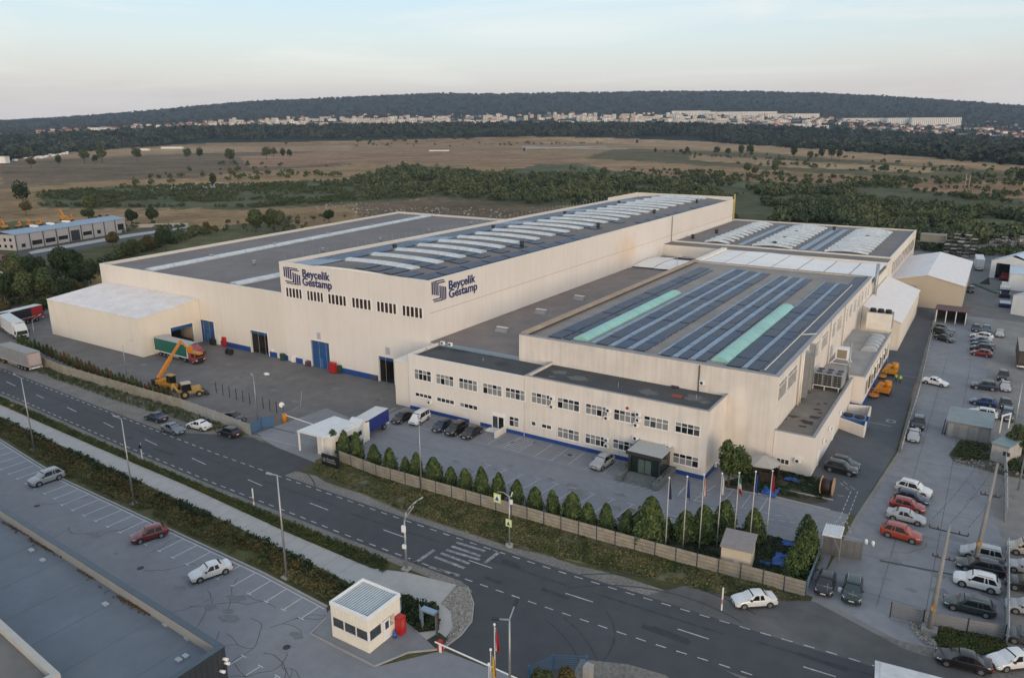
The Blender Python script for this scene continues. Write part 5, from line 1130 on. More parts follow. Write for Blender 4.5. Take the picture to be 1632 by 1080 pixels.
# low walled pen with a blue chiller
pen = thing('walled_pen', (-14, 121, 0), 'low white wall enclosure beside the plant building', 'wall')
c1, c2, c3, c4 = P2([(1336, 682), (1376, 697), (1386, 664), (1350, 660)]); m = MB()
for a, b in ((c1, c2), (c2, c3), (c3, c4)): m.beam((a[0], a[1], .95), (b[0], b[1], .95), .2, 1.9)
m.build('wall', wall_w, pen)
bc = thing('chiller', (-14, 123, 0), 'blue and grey chiller with two dark fans inside the low walled pen', 'chiller'); q = G(1362, 682)
m = MB(); m.box(q.x - 2.2, q.x + 1.9, q.y - 1.0, q.y + 1.6, .2, 1.9); m.build('housing', M('chiller_blue', (.06, .13, .28), .5, .15, 1.5), bc); m = MB(); m.tube((q.x - 1.2, q.y + .3, 1.9), (q.x - 1.2, q.y + .3, 2.1), .75, 14); m.tube((q.x + .5, q.y + .3, 1.9), (q.x + .5, q.y + .3, 2.1), .75, 14); m.build('fan', dark, bc)
# sheds right of the halls
sa = thing('lean_to_shed', (-18.8, 200, 0), 'cream lean-to shed with pale sloping roof against the solar roof hall', 'shed')
x0, x1, y0, y1 = -22.7, -14.7, 181.5, 222; zl, zr_ = 9.2, 6.2
m = MB(); m.hexa([(x0, y0, 0), (x1, y0, 0), (x1, y1, 0), (x0, y1, 0), (x0, y0, zl), (x1, y0, zr_), (x1, y1, zr_), (x0, y1, zl)]); m.build('wall', wall_h, sa)
m = MB(); m.hexa([(x0, y0 - .2, zl + .01), (x1 + .2, y0 - .2, zr_ + .01), (x1 + .2, y1 + .1, zr_ + .01), (x0, y1 + .1, zl + .01), (x0, y0 - .2, zl + .15), (x1 + .2, y0 - .2, zr_ + .15), (x1 + .2, y1 + .1, zr_ + .15), (x0, y1 + .1, zl + .15)]); m.build('roof', M('roof_white', (.78, .74, .71), .7, .06, .8), sa)
m = MB(); m.box(-17.2, -15.6, y0 - .1, y0 - .003, 0, 4.2); m.build('door', cap_m, sa)
sc_ = thing('gabled_shed', (-14, 251, 0), 'large cream shed with broad white gable roof beside the right car park', 'shed')
x0, x1, xm, y0, y1 = -23.0, -5.0, -14.0, 231, 276; m = MB()
m.add([(x0, y0, 0), (x1, y0, 0), (x1, y0, 6.8), (xm, y0, 8.9), (x0, y0, 6.8), (x0, y1, 0), (x1, y1, 0), (x1, y1, 6.8), (xm, y1, 8.9), (x0, y1, 6.8)], [(0, 1, 2, 3, 4), (9, 8, 7, 6, 5), (1, 6, 7, 2), (0, 4, 9, 5)]); m.build('wall', M('shed_beige', (.50, .43, .33), .8, .04, .4), sc_)
for (xa, xb, za, zb, mt) in ((x0 - .3, xm, 6.75, 8.95, roof_s), (xm, x1 + .3, 8.95, 6.75, M('roof_white', (.78, .74, .71)))):
    m = MB(); m.hexa([(xa, y0 - .3, za), (xb, y0 - .3, zb), (xb, y1 + .3, zb), (xa, y1 + .3, za), (xa, y0 - .3, za + .14), (xb, y0 - .3, zb + .14), (xb, y1 + .3, zb + .14), (xa, y1 + .3, za + .14)]); m.build('roof', mt, sc_)
cnp = thing('lean_to_canopy', (-19, 226.5, 0), 'small pinkish corrugated canopy between the lean-to shed and the gabled shed', 'canopy')
m = MB(); m.hexa([(-22.7, 222.3, 6.5), (-16, 222.3, 5.6), (-16, 230.6, 5.6), (-22.7, 230.6, 6.5), (-22.7, 222.3, 6.6), (-16, 222.3, 5.7), (-16, 230.6, 5.7), (-22.7, 230.6, 6.6)]); m.build('roof', M('canopy_pink', (.30, .26, .25), .8, .1, 1), cnp)
m = MB(); m.box(-16.2, -16.05, 222.5, 222.7, 0, 5.59); m.box(-16.2, -16.05, 230.2, 230.4, 0, 5.59); m.build('post', metal, cnp)
# open carport shed with red edge
cp = thing('open_shelter', (-6, 216, 0), 'open-fronted shelter with dark red roof edge at the head of the car park', 'shelter')
a = G(1490, 512.5); b = G(1538, 519); m = MB(); 
X0_, X1_, Yf_ = a.x, b.x, a.y; m.hexa([(X0_ - .4, Yf_ - .4, 3.2), (X1_ + .4, Yf_ - .4, 3.2), (X1_ + .4, Yf_ + 7, 3.0), (X0_ - .4, Yf_ + 7, 3.0), (X0_ - .4, Yf_ - .4, 3.35), (X1_ + .4, Yf_ - .4, 3.35), (X1_ + .4, Yf_ + 7, 3.15), (X0_ - .4, Yf_ + 7, 3.15)]); m.build('roof', M('roof_dark_red', (.12, .06, .06), .7, .1, 1), cp)
m = MB(); m.box(X0_, X1_, Yf_ + 6.8, Yf_ + 6.95, 0, 3); m.box(X0_, X0_ + .12, Yf_, Yf_ + 6.8, 0, 3); m.box(X1_ - .12, X1_, Yf_, Yf_ + 6.8, 0, 3); m.build('wall', M('shelter_grey', (.11, .11, .115), .8, .1), cp)
for k in range(4): m = MB(); xx = X0_ + .1 + (X1_ - X0_ - .2) * k / 3; m.box(xx - .09, xx + .09, Yf_ - .1, Yf_ + .08, 0, 3.19); m.build('post', frame_w, cp)
g = random.Random(33)
def blotches(th, pts, z, mat, nm):
    for (px, py, r0) in pts:
        p = G(px, py, z); m = MB(); m.sheet([(p.x + r0 * g.uniform(.5, 1.3) * 1.3 * cos(a_), p.y + r0 * g.uniform(.5, 1.3) * sin(a_)) for a_ in np.linspace(0, 2 * pi, 15)[:-1]], z); m.build(nm, mat, th)
blotches(sm, ((1285, 672, .8), (1298, 665, .9), (1279, 679, .5), (1303, 652, .45), (1307, 658, .4), (1292, 676, .3)), 5.606, M('tar_stain', (.055, .040, .034), .9, .3, 1), 'tar_stain')
blotches(of2, ((893, 593, 1.1), (921, 603, 1.3), (1034, 625, 1.2), (1107, 634, 1.3), (1122, 640, .8), (880, 600, .5)), 9.826, M('felt_patch', (.135, .135, .13), .9, .2, 1), 'felt_patch')
blotches(of1, ((735, 558, 1.4), (800, 580, 1.2), (700, 556, .8)), 9.576, M('felt_patch_dark', (.045, .048, .05), .9, .2, 1), 'felt_patch')
# ------------------------------------------------------------------ vehicles
tyre_m = M('tyre', (.018, .018, .019), .85, .1, 6, coord='O'); rim_m = M('rim_alloy', (.42, .43, .45), .35, .05, 5, .8, coord='O'); rim_s = M('rim_steel', (.10, .10, .11), .5, .05, 5, .5, coord='O')
lamp_f = M('headlight_glass', (.55, .57, .60), .1, 0, spec=.8); lamp_r = M('tail_light_red', (.28, .012, .012), .2, 0); plate_m = M('number_plate', (.75, .75, .73), .5, 0)
car_glass = M('car_glass', (.012, .015, .019), .08, 0, spec=.28); trim_m = M('black_trim', (.02, .02, .022), .55, 0)
def paint(name, c, r=.28): 
    m = M('paint_' + name, c, r, .05, 2.0, .0, spec=.6, coord='O')
    b = m.node_tree.nodes['Principled BSDF']; b.inputs['Coat Weight'].default_value = .5; b.inputs['Coat Roughness'].default_value = .08; return m
PAINT = {'black': paint('black', (.012, .012, .014)), 'navy': paint('navy', (.014, .022, .050)), 'white': paint('white', (.70, .70, .69)), 'silver': paint('silver', (.36, .37, .385), .3), 'greyblue': paint('greyblue', (.13, .155, .185)),
         'red': paint('red', (.26, .018, .014)), 'darkred': paint('darkred', (.17, .012, .022)), 'orange': paint('orangered', (.34, .045, .018)), 'blue': paint('blue', (.016, .040, .15)), 'green': paint('green', (.020, .038, .036)), 'grey': paint('grey', (.09, .095, .10)), 'tan': paint('tan', (.40, .37, .32)), 'slate': paint('slate', (.055, .068, .085))}
SPEC = {  # L, W, H, belt, nose z, hood z, [windscreen base, roof front, roof rear, rear-glass base] from the front, tail z, wheel r
 'sedan': (4.55, 1.80, 1.45, .92, .62, .86, (1.25, 2.00, 3.05, 3.95), .96, .32), 'hatch': (4.15, 1.78, 1.48, .92, .64, .88, (1.05, 1.80, 3.45, 3.98), .94, .32),
 'suv': (4.45, 1.86, 1.68, 1.04, .78, 1.02, (1.15, 1.85, 3.80, 4.28), 1.06, .36), 'wagon': (4.70, 1.82, 1.50, .92, .62, .86, (1.20, 1.95, 4.05, 4.52), .96, .33),
 'mpv': (4.50, 1.84, 1.66, .98, .66, .94, (.85, 1.75, 3.95, 4.36), 1.0, .33), 'van': (4.45, 1.86, 1.85, 1.02, .72, .98, (.80, 1.55, 4.20, 4.36), 1.05, .33)}
def make_car(kind, plate_dx=0):
    L_, W_, H_, belt, nz_, hz_, (ws, rf, rr, rb), tz, wr = SPEC[kind]; hw = W_ / 2; X = lambda d: L_ / 2 - d
    root = thing(kind + '_car' if kind != 'van' else 'van', (0, 0, 0), 'x', 'van' if kind == 'van' else 'car')
    xf, xr = .88, L_ - .92               # axle distances from the nose
    def ring(x, w, zb, zs, zt, crown):
        h = [(0, zb), (w * .80, zb), (w * .955, zb + .10), (w, (zb + zs) * .52), (w * .985, zs - .08), (w * .93, zs), (w * .72, zt), (0, zt + crown)]
        return [(x, y, z) for y, z in h] + [(x, -y, z) for y, z in h[-2:0:-1]]
    st = [(0.0, .80, .30, nz_ - .12, nz_ - .05), (.10, .92, .22, nz_ - .02, nz_ + .03), (.35, .975, .19, nz_ + .08, nz_ + .12), (.62, .99, .18, (nz_ + hz_) / 2 + .05, (nz_ + hz_) / 2 + .10), (ws * .85, 1, .18, belt - .05, hz_), (ws + .15, 1, .18, belt, hz_ + .02),
          (rf + .3, 1, .18, belt + .01, belt + .03), ((rf + rr) / 2, 1, .18, belt + .015, belt + .03), (rr, 1, .18, belt + .02, tz), (rb, .985, .19, belt + .01, tz), (L_ - .18, .95, .22, tz - .05, tz - .01), (L_ - .05, .90, .26, tz - .16, tz - .10), (L_, .82, .32, tz - .28, tz - .22)]
    b = MB(); b.loft([ring(X(d), hw * w, zb, zs, zt, .03) for d, w, zb, zs, zt in st], 0, True)
    # cabin shell
    bw, tw = hw * .90, hw * .70; cz_ = belt - .04
    prof = [(ws - .05, 0), ((ws + rf) / 2, .60), (rf, .95), (rf + .25, 1.0), ((rf + rr) / 2, 1.02), (rr - .15, .985), (rr, .93), ((rr + rb) / 2, .55), (rb + .05, 0)]
    rings = []
    for d, u in prof:
        z = cz_ + (H_ - cz_) * u; w1 = bw + (tw - bw) * min(u, 1); rings.append([(X(d), -bw, cz_), (X(d), -w1, z - .02 * (u > .5)), (X(d), -w1 * .82, z + .035 * u), (X(d), w1 * .82, z + .035 * u), (X(d), w1, z - .02 * (u > .5)), (X(d), bw, cz_)])
    b.loft(rings, 0, True); body = b.build('body', PAINT['black'], root)
    body.data.set_sharp_from_angle(angle=R(32))
    def gq(name, pts, off):
        n = (Vector(pts[1]) - Vector(pts[0])).cross(Vector(pts[2]) - Vector(pts[0])).normalized()
        if n.dot(Vector(off)) < 0: n = -n
        q = [Vector(p) + n * .01 for p in pts]; t = [Vector(p) + n * .045 for p in pts]; m = MB(); k = len(q)
        m.add(q + t, [tuple(range(k, 2 * k))] + [(i, (i + 1) % k, (i + 1) % k + k, i + k) for i in range(k)]); return m.build(name, car_glass, root)
    def P(d, u, s, ins=1.0):
        z = cz_ + (H_ - cz_) * u; w = (bw + (tw - bw) * u) * ins; return (X(d), s * w, z)
    dw = lambda u: ws + (rf - ws) * u; db = lambda u: rb - (rb - rr) * u
    gq('windscreen', [P(dw(.12), .10, -1, .93), P(dw(.12), .10, 1, .93), P(dw(.93), .90, 1, .90), P(dw(.93), .90, -1, .90)], (1, 0, .5))
    gq('rear_window', [P(db(.20), .16, -1, .90), P(db(.20), .16, 1, .90), P(db(.86), .84, 1, .86), P(db(.86), .84, -1, .86)], (-1, 0, .5))
    mid = (rf + rr) / 2 + .02
    for s in (-1, 1):
        gq('side_window', [P(dw(.30) + .22, .10, s), P(mid - .06, .10, s), P(mid - .06, .86, s), P(dw(.92) + .20, .86, s)], (0, s, 0))
        e = rr if kind in ('sedan', 'hatch') else rr - .62
        gq('side_window', [P(mid + .06, .10, s), P(e + .0, .10, s), P(e - .12, .86, s), P(mid + .06, .86, s)], (0, s, 0))
        if kind in ('suv', 'wagon', 'mpv', 'van'): gq('side_window', [P(e + .10, .12, s), P(rb - .25, .12, s), P(rr - .10, .80, s), P(e - .02, .86, s)], (0, s, 0))
        m = MB(); m.hexa([(X(.02 + .10), s * hw * .62, nz_ - .10), (X(.42), s * hw * .955, nz_ - .02), (X(.42), s * hw * .985, nz_ - .02), (X(.06), s * hw * .83, nz_ - .10), (X(.16), s * hw * .60, nz_ + .045), (X(.50), s * hw * .90, nz_ + .12), (X(.46), s * hw * .985, nz_ + .08), (X(.09), s * hw * .86, nz_ + .02)]); m.build('headlight', lamp_f, root)
        m = MB(); m.box(X(L_ + .012), X(L_ - .22), min(s * hw * .58, s * hw * .93), max(s * hw * .58, s * hw * .93), tz - .24, tz - .08); m.build('tail_light', lamp_r, root)
        m = MB(); yy = s * (bw + .12); m.box(X(ws + .42), X(ws + .24), yy - .10, yy + .10, belt + .02, belt + .15); m.build('door_mirror', trim_m, root)
        m = MB(); m.box(X(L_ - 1.4), X(1.42), min(s * hw * .965, s * (hw + .006)), max(s * hw * .965, s * (hw + .006)), .20, .30); m.build('sill', trim_m, root)
        if kind in ('suv', 'wagon', 'mpv'): m = MB(); m.beam((X(rf + .3), s * tw * .93, H_ + .045), (X(rr - .2), s * tw * .93, H_ + .045), .045, .05); m.build('roof_rail', rim_m, root)
        for d in (xf, xr):
            m = MB(); m.tube((X(d), s * (hw - .22), wr), (X(d), s * (hw + .004), wr), wr + .075, 20); m.build('wheel_arch', trim_m, root)
            m = MB(); m.tube((X(d), s * (hw - .20), wr), (X(d), s * (hw + .022), wr), wr, 20); w_ = m.build('wheel', tyre_m, root)
            m = MB(); m.tube((X(d), s * (hw - .0), wr), (X(d), s * (hw + .034), wr), wr * .66, 14); m.build('rim', rim_m, w_)
    for dd, zz in ((-.012, nz_ - .28), (L_ + .016, tz - .40)):
        m = MB(); x = X(dd); m.box(x - .012, x + .012, -.26, .26, zz, zz + .12); m.build('number_plate', plate_m, root)
    m = MB(); m.box(X(.06), X(-.004), -hw * .52, hw * .52, nz_ - .16, nz_ - .03); m.build('grille', trim_m, root)
    m = MB(); m.box(X(.10), X(-.002), -hw * .66, hw * .66, .24, .40); m.box(X(L_ + .002), X(L_ - .1), -hw * .66, hw * .66, .26, .42); m.build('bumper_trim', trim_m, root)
    return root
CARP = {}
def car(kind, col, f, r, label, group=None, zoff=.6, rim='rim_alloy'):
    if kind not in CARP: CARP[kind] = [make_car(kind), False]
    pr, used = CARP[kind]; o = pr if not used else copy_tree(pr)
    if not used:
        CARP[kind][1] = True
    a = G(*f, zoff); b = G(*r, zoff); c = (a + b) / 2; ang = math.atan2(a.y - b.y, a.x - b.x)
    o.location = (c.x, c.y, .03); o.rotation_euler = (0, 0, ang); o['label'] = label
    if group: o['group'] = group
    for ch in o.children:
        if ch.name.startswith('body'): ch.material_slots[0].link = 'OBJECT'; ch.material_slots[0].material = PAINT[col]
    return o
GL = 'cars parked in the right-hand car park'
CARS = [
 ('suv', 'grey', (1520, 528), (1490, 521), 'charcoal estate nearest the open shelter, head of the left column'), ('suv', 'black', (1515, 533), (1488, 527), 'black off-roader parked between the charcoal estate and black saloon by the shelter'), ('sedan', 'black', (1521, 543), (1490, 535), 'black saloon third from the open shelter along the sheet fence'),
 ('hatch', 'black', (1556, 528), (1555, 518), 'black car facing the camera just right of the open shelter'), ('hatch', 'slate', (1571, 529), (1573, 520), 'slate car beside the black one right of the open shelter'),
 ('wagon', 'white', (1550, 533), (1579, 538), 'white estate at the far end of the tightly parked row'), ('sedan', 'greyblue', (1550, 540), (1579, 545), 'grey-blue saloon next to the white estate in the tight row'), ('sedan', 'navy', (1552, 546), (1581, 551), 'dark blue saloon in the middle of the tight row above the red car'), ('suv', 'black', (1549, 553), (1580, 557), 'black car directly behind the red hatchback'), ('hatch', 'red', (1549, 560), (1580, 565), 'bright red hatchback at the near end of the tight row'),
 ('sedan', 'silver', (1593, 536), (1594, 526), 'silver car alone right of the tight row, nose to camera'), ('sedan', 'white', (1509, 612), (1473, 604), 'white saloon alone against the pale sheet fence'), ('suv', 'navy', (1552, 613), (1585, 617), 'navy off-roader parked below the empty middle bays'),
 ('suv', 'black', (1598, 605), (1600, 594), 'black off-roader nose to tail behind the silver car in the far right column'), ('sedan', 'silver', (1603, 621), (1601, 609), 'silver saloon nose to camera in the far right column'), ('hatch', 'blue', (1549, 637), (1585, 643), 'deep blue hatchback between the navy off-roader and white estate'), ('wagon', 'white', (1545, 654), (1586, 661), 'white estate with black wheels above the grey garages'),
 ('hatch', 'black', (1604, 649), (1602, 638), 'black hatchback in the far right column beside the blue hatchback'), ('suv', 'slate', (1605, 668), (1606, 654), 'slate off-roader in the far right column by the white pipe frame'), ('suv', 'black', (1462, 682), (1465, 667), 'black pickup-like car behind the silver one at the fence end'), ('sedan', 'silver', (1455, 702), (1458, 684), 'silver saloon nose to camera at the near end of the sheet fence'),
 ('suv', 'white', (1479, 785), (1434, 773), 'white off-roader with dark roof at the top of the row of five'), ('hatch', 'navy', (1477, 798), (1430, 787), 'navy hatchback squeezed under the white off-roader in the row of five'), ('hatch', 'red', (1471, 810), (1422, 799), 'red car with a pale roof rack in the row of five'), ('sedan', 'silver', (1470, 828), (1418, 816), 'silver saloon directly above the orange-red off-roader'), ('suv', 'orange', (1464, 857), (1409, 842), 'orange-red off-roader at the near end of the row of five'),
 ('mpv', 'silver', (1538, 876), (1593, 888), 'silver people carrier behind the leaning concrete pole'), ('wagon', 'black', (1530, 895), (1594, 908), 'black estate at the foot of the leaning concrete pole'), ('suv', 'white', (1527, 919), (1587, 934), 'white off-roader with glass roof next to the black estate'), ('wagon', 'green', (1513, 956), (1577, 971), 'dark green estate nearest the mesh fence'),
 ('sedan', 'black', (1499, 1042), (1572, 1060), 'black saloon on the lay-by below the corner verge'), ('sedan', 'white', (1578, 1054), (1652, 1046), 'white saloon nose to nose with the black saloon on the lay-by'), ('van', 'tan', (1610, 869), (1672, 882), 'tan van with white roof right of the edge-on sheet fence'), ('sedan', 'silver', (1609, 897), (1670, 911), 'silver car below the tan van beyond the fence'), ('suv', 'black', (1611, 925), (1672, 940), 'black car with bright wheels beyond the fence'), ('hatch', 'silver', (1610, 961), (1670, 975), 'silver hatchback beyond the fence above the white lamp foot'), ('hatch', 'slate', (1612, 1008), (1668, 1023), 'slate hatchback at the lower right edge beyond the fence'),
 ('hatch', 'black', (1312, 943), (1320, 914), 'black hatchback left of the pair by the blue fence'), ('suv', 'green', (1357, 955), (1361, 925), 'dark green off-roader right of the pair by the blue fence'), ('suv', 'black', (1361, 751), (1320, 741), 'glossy black off-roader in front, beside the plant building'), ('hatch', 'black', (1366, 742), (1326, 732), 'black hatchback half hidden behind the glossy black off-roader'),
 ('sedan', 'white', (1170, 956), (1234, 952), 'white saloon with black bumpers on the lay-by beside the road'), ('suv', 'silver', (946, 745), (973, 728), 'silver off-roader parked left of the entrance porch'), ('sedan', 'black', (626, 672), (657, 657), 'black saloon first from the left along the office wall'), ('van', 'white', (652, 677), (684, 657), 'white people-mover van along the office wall'), ('hatch', 'navy', (690, 686), (719, 670), 'dark blue hatchback first of three right of the white van'), ('suv', 'black', (712, 691), (742, 676), 'black off-roader middle of the three right of the white van'), ('sedan', 'black', (736, 697), (767, 679), 'black saloon nearest the office side door'),
 ('sedan', 'navy', (234, 660), (263, 668), 'navy saloon furthest up the gravel shoulder'), ('sedan', 'greyblue', (294, 688), (258, 677), 'grey-blue saloon facing the road traffic on the shoulder'), ('sedan', 'white', (300, 673), (335, 681), 'white saloon parked close to the concrete fence'), ('hatch', 'black', (347, 683), (383, 693), 'black hatchback beside the blue gate end of the concrete fence'), ('sedan', 'black', (388, 667), (355, 662), 'black car inside the yard behind the concrete fence'), ('suv', 'black', (988, 843), (1012, 820), 'dark car half hidden behind the conifer hedge'),
 ('suv', 'silver', (53, 768), (94, 754), 'silver off-roader alone at the upper left of the concrete lot'), ('hatch', 'darkred', (213, 857), (262, 843), 'dark red hatchback in the middle of the concrete lot bays'), ('sedan', 'white', (307, 918), (363, 899), 'white saloon in the nearest concrete lot bays'), ('suv', 'black', (1546, 467), (1547, 457), 'black car beside the gabled shed')]
for (k_, c_, f_, r_, lb) in CARS: car(k_, c_, f_, r_, lb, 'parked cars')

def wheelset(root, xs, hw, r=.5):
    for x in xs:
        for s in (-1, 1):
            m = MB(); m.tube((x, s * (hw - .35), r), (x, s * hw, r), r, 18); w_ = m.build('wheel', tyre_m, root); m = MB(); m.tube((x, s * (hw - .02), r), (x, s * (hw + .02), r), r * .5, 12); m.build('rim', rim_m, w_)
def make_truck(label, side, roof, cab, length=13.6, rearm=None, cabin=True, h=4.0, cat='truck', skirt=True, name='lorry'):
    """x forward; cab in front; origin under the middle of the cargo box"""
    t = thing(name, (0, 0, 0), label, cat); hw = 1.25; L2 = length / 2
    m = MB(); m.box(-L2, L2, -hw, hw, 1.15, h - .06); m.build('cargo_box', side, t)
    m = MB(); m.box(-L2 - .02, L2 + .02, -hw - .02, hw + .02, h - .06, h); m.build('box_roof', roof, t)
    m = MB()
    for s in (-1, 1): m.box(-L2, L2, s * hw - .03, s * hw + .03, 1.05, 1.22); 
    for x in (-L2, L2 - .12): m.box(x, x + .12, -hw - .03, hw + .03, 1.05, h - .05)
    m.build('frame_rail', rearm or frame_w, t)
    m = MB(); m.box(-L2 - .03, -L2 - .0, -hw + .1, hw - .1, 1.3, h - .2); rd = m.build('rear_door', rearm or side, t); m = MB(); m.box(-L2 - .05, -L2 + .1, -hw + .02, hw - .02, .62, .9); m.build('bumper', frame_w, t)
    for s in (-1, 1): m = MB(); m.box(-L2 - .07, -L2 - .05, s * .95 - .15, s * .95 + .15, .68, .82); m.build('tail_light', lamp_r, t)
    m = MB(); m.box(-L2 + .3, L2 + (1 if cabin else 0), -.5, .5, .75, 1.1); m.build('chassis', metal_d, t)
    if skirt: 
        m = MB()
        for s in (-1, 1): m.box(-L2 + 5.2, L2 - 3.2, s * (hw - .04) - .02, s * (hw - .04) + .02, .5, 1.0)
        m.build('side_guard', metal, t)
    wheelset(t, [-L2 + 2.0, -L2 + 3.3, -L2 + 4.6] if length > 9 else [-L2 + 1.3], hw)
    if cabin:
        x0 = L2 + .25; m = MB(); pr = [(x0, .75), (x0 + 2.2, .55), (x0 + 2.28, 1.4), (x0 + 2.12, 2.35), (x0 + 1.7, 3.0), (x0 + .3, 3.75), (x0, 3.75)]
        m.add([(x, -1.22, z) for x, z in pr] + [(x, 1.22, z) for x, z in pr], [tuple(range(7)), tuple(range(7, 14))[::-1]] + [(i, i + 7, (i + 1) % 7 + 7, (i + 1) % 7) for i in range(7)]); m.build('cab', cab, t)
        m = MB(); m.hexa([(x0 + 2.285, -1.1, 1.5), (x0 + 2.31, -1.1, 1.5), (x0 + 2.31, 1.1, 1.5), (x0 + 2.285, 1.1, 1.5), (x0 + 2.14, -1.05, 2.35), (x0 + 2.165, -1.05, 2.35), (x0 + 2.165, 1.05, 2.35), (x0 + 2.14, 1.05, 2.35)]); m.build('windscreen', car_glass, t)
        for s in (-1, 1):
            m = MB(); m.box(x0 + 1.1, x0 + 1.95, s * 1.235 - .012, s * 1.235 + .012, 1.6, 2.3); m.build('side_window', car_glass, t); m = MB(); m.box(x0 + 2.2, x0 + 2.33, s * .9 - .2, s * .9 + .2, .75, 1.0); m.build('headlight', lamp_f, t)
            m = MB(); m.box(x0 + 2.0, x0 + 2.15, s * 1.45 - .1, s * 1.45 + .1, 1.7, 2.4); m.build('door_mirror', trim_m, t)
        m = MB(); m.box(x0 + 2.2, x0 + 2.36, -1.15, 1.15, .45, .72); m.build('bumper', trim_m, t); m = MB(); m.box(x0 + 2.2, x0 + 2.31, -.8, .8, .8, 1.25); m.build('grille', trim_m, t)
        wheelset(t, [x0 + 1.25] + ([L2 - 1.2] if length > 9 else []), 1.22)
    return t
def put(t, f, r, z=0, zo=0.0):
    """stand a vehicle so that its front and rear lie over two surveyed points"""
    a = G(*f, z); b = G(*r, z); c = (a + b) / 2; t.location = (c.x, c.y, .03 + zo); t.rotation_euler = (0, 0, math.atan2(a.y - b.y, a.x - b.x)); return t
tarp_g = M('tarp_green', (.012, .12, .085), .5, .1, 1, tone=[(.8, .08)], coord='O'); tarp_w = M('tarp_pale', (.42, .42, .40), .6, .08, 1, coord='O'); tarp_gr = M('tarp_grey', (.27, .265, .26), .65, .07, 1, coord='O', tone=[(.7, .08)]); tarp_b = M('tarp_blue', (.016, .035, .20), .5, .1, 1, coord='O'); trl_w = M('trailer_white', (.62, .62, .62), .45, .05, 1, coord='O')
cab_r = paint('cab_red', (.28, .045, .05), .4); cab_b = paint('cab_blue', (.02, .04, .12), .4); red_p = paint('truck_red', (.30, .02, .02), .4); blackp = M('trailer_black', (.02, .022, .026), .4, .2, .5, coord='O')
t = make_truck('green curtain-sided lorry with dark red cab loading at the annex door', tarp_g, tarp_w, cab_r, 11.6); put(t, (314, 578), (251, 562)); t.rotation_euler.z += 0
t = make_truck('grey curtain-sided trailer with blue cab on the road at the left edge', tarp_gr, M('tarp_roof_grey', (.30, .29, .27), .7, .1, 1, coord='O'), cab_b, 12.6, M('trailer_pinkish', (.50, .40, .38), .6, .05, 1, coord='O')); put(t, (5, 573), (66, 594))
t = make_truck('white articulated lorry with tall white cab at the left edge of the yard', trl_w, trl_w, trl_w, 13.6); a = G(24, 545); t.rotation_euler = (0, 0, R(-12)); t.location = (a.x - 8.6, a.y + 3.6, .03)
t = make_truck('black trailer with red tail end parked by the left yard boundary', blackp, trl_w, blackp, 13.6, red_p, False)
pic = MB(); g = random.Random(5)
for k in range(26): x = g.uniform(-4.5, 6); z = g.uniform(1.5, 3.5); w_ = g.uniform(.1, .5); pic.box(x, x + w_ * 1.6, -1.275, -1.255, z, z + w_ * .5)
pic.build('side_print', M('print_silver', (.40, .42, .44), .5, .3, 2, coord='O'), t); m = MB(); m.box(-6.8, -3.6, -1.265, -1.256, 1.25, 3.85); m.build('red_panel', red_p, t)
for s_ in (1,): m = MB(); m.box(-6.8, -3.6, 1.256, 1.265, 1.25, 3.85); m.build('red_panel', red_p, t)
m = MB(); m.box(-4.5, 6.3, 1.256, 1.27, 1.5, 1.6); m.build('stripe', trl_w, t); put(t, (-18, 530), (68, 508))
t = make_truck('blue box lorry with white roof parked behind the conifers near the office corner', tarp_b, trl_w, trl_w, 6.2, tarp_b, True, 3.3, skirt=False); put(t, (580, 697), (606, 681))
t = make_truck('white goods container trailer standing beside the blue-roofed tents', trl_w, trl_w, red_p, 12, trl_w, False); t.location = (G(1558, 432).x, G(1558, 432).y + 6, .03); t.rotation_euler = (0, 0, R(94))
t = make_truck('dark box trailer with pale roof at the right edge of the yard', M('trailer_brown', (.07, .055, .05), .7, .2, 1, coord='O'), M('trailer_top', (.34, .31, .28), .8, .1, 1, coord='O'), blackp, 12, M('trailer_brown', (.07, .055, .05)), False); t.location = (G(1628, 590).x + .2, G(1628, 590).y + 6, .03); t.rotation_euler = (0, 0, R(91))
# coach on the near lane at the lower right corner
bus = thing('coach', (0, 0, 0), 'white-roofed coach with dark red sides on the road at the lower right edge', 'bus'); m = MB(); m.box(-6, 6, -1.25, 1.25, .35, 2.95); m.build('body', red_p, bus); m = MB(); m.box(-6.02, 6.02, -1.27, 1.27, 2.95, 3.1); m.box(-5.6, 5.6, -1.1, 1.1, 3.1, 3.16); m.build('roof', M('coach_roof', (.60, .60, .59), .5, .12, 1.4, coord='O', tone=[(.5, .15)]), bus)
for s in (-1, 1):
    for k in range(7): m = MB(); m.box(-5.7 + k * 1.63, -4.2 + k * 1.63, s * 1.26 - .01, s * 1.26 + .01, 1.5, 2.6); m.build('side_window', car_glass, bus)
m = MB(); m.box(-6.02, -6, -1.1, 1.1, 1.3, 2.7); m.build('windscreen', car_glass, bus); wheelset(bus, [-3.6, 3.4], 1.25, .48)
a = G(1395, 1052, 3.1); b = G(1502, 1080, 3.1); d = (b - a).normalized(); nrm = Vector((d.y, -d.x, 0)); c = a + d * 6 + nrm * 1.25; bus.location = (c.x, c.y, .03); bus.rotation_euler = (0, 0, math.atan2(d.y, d.x))

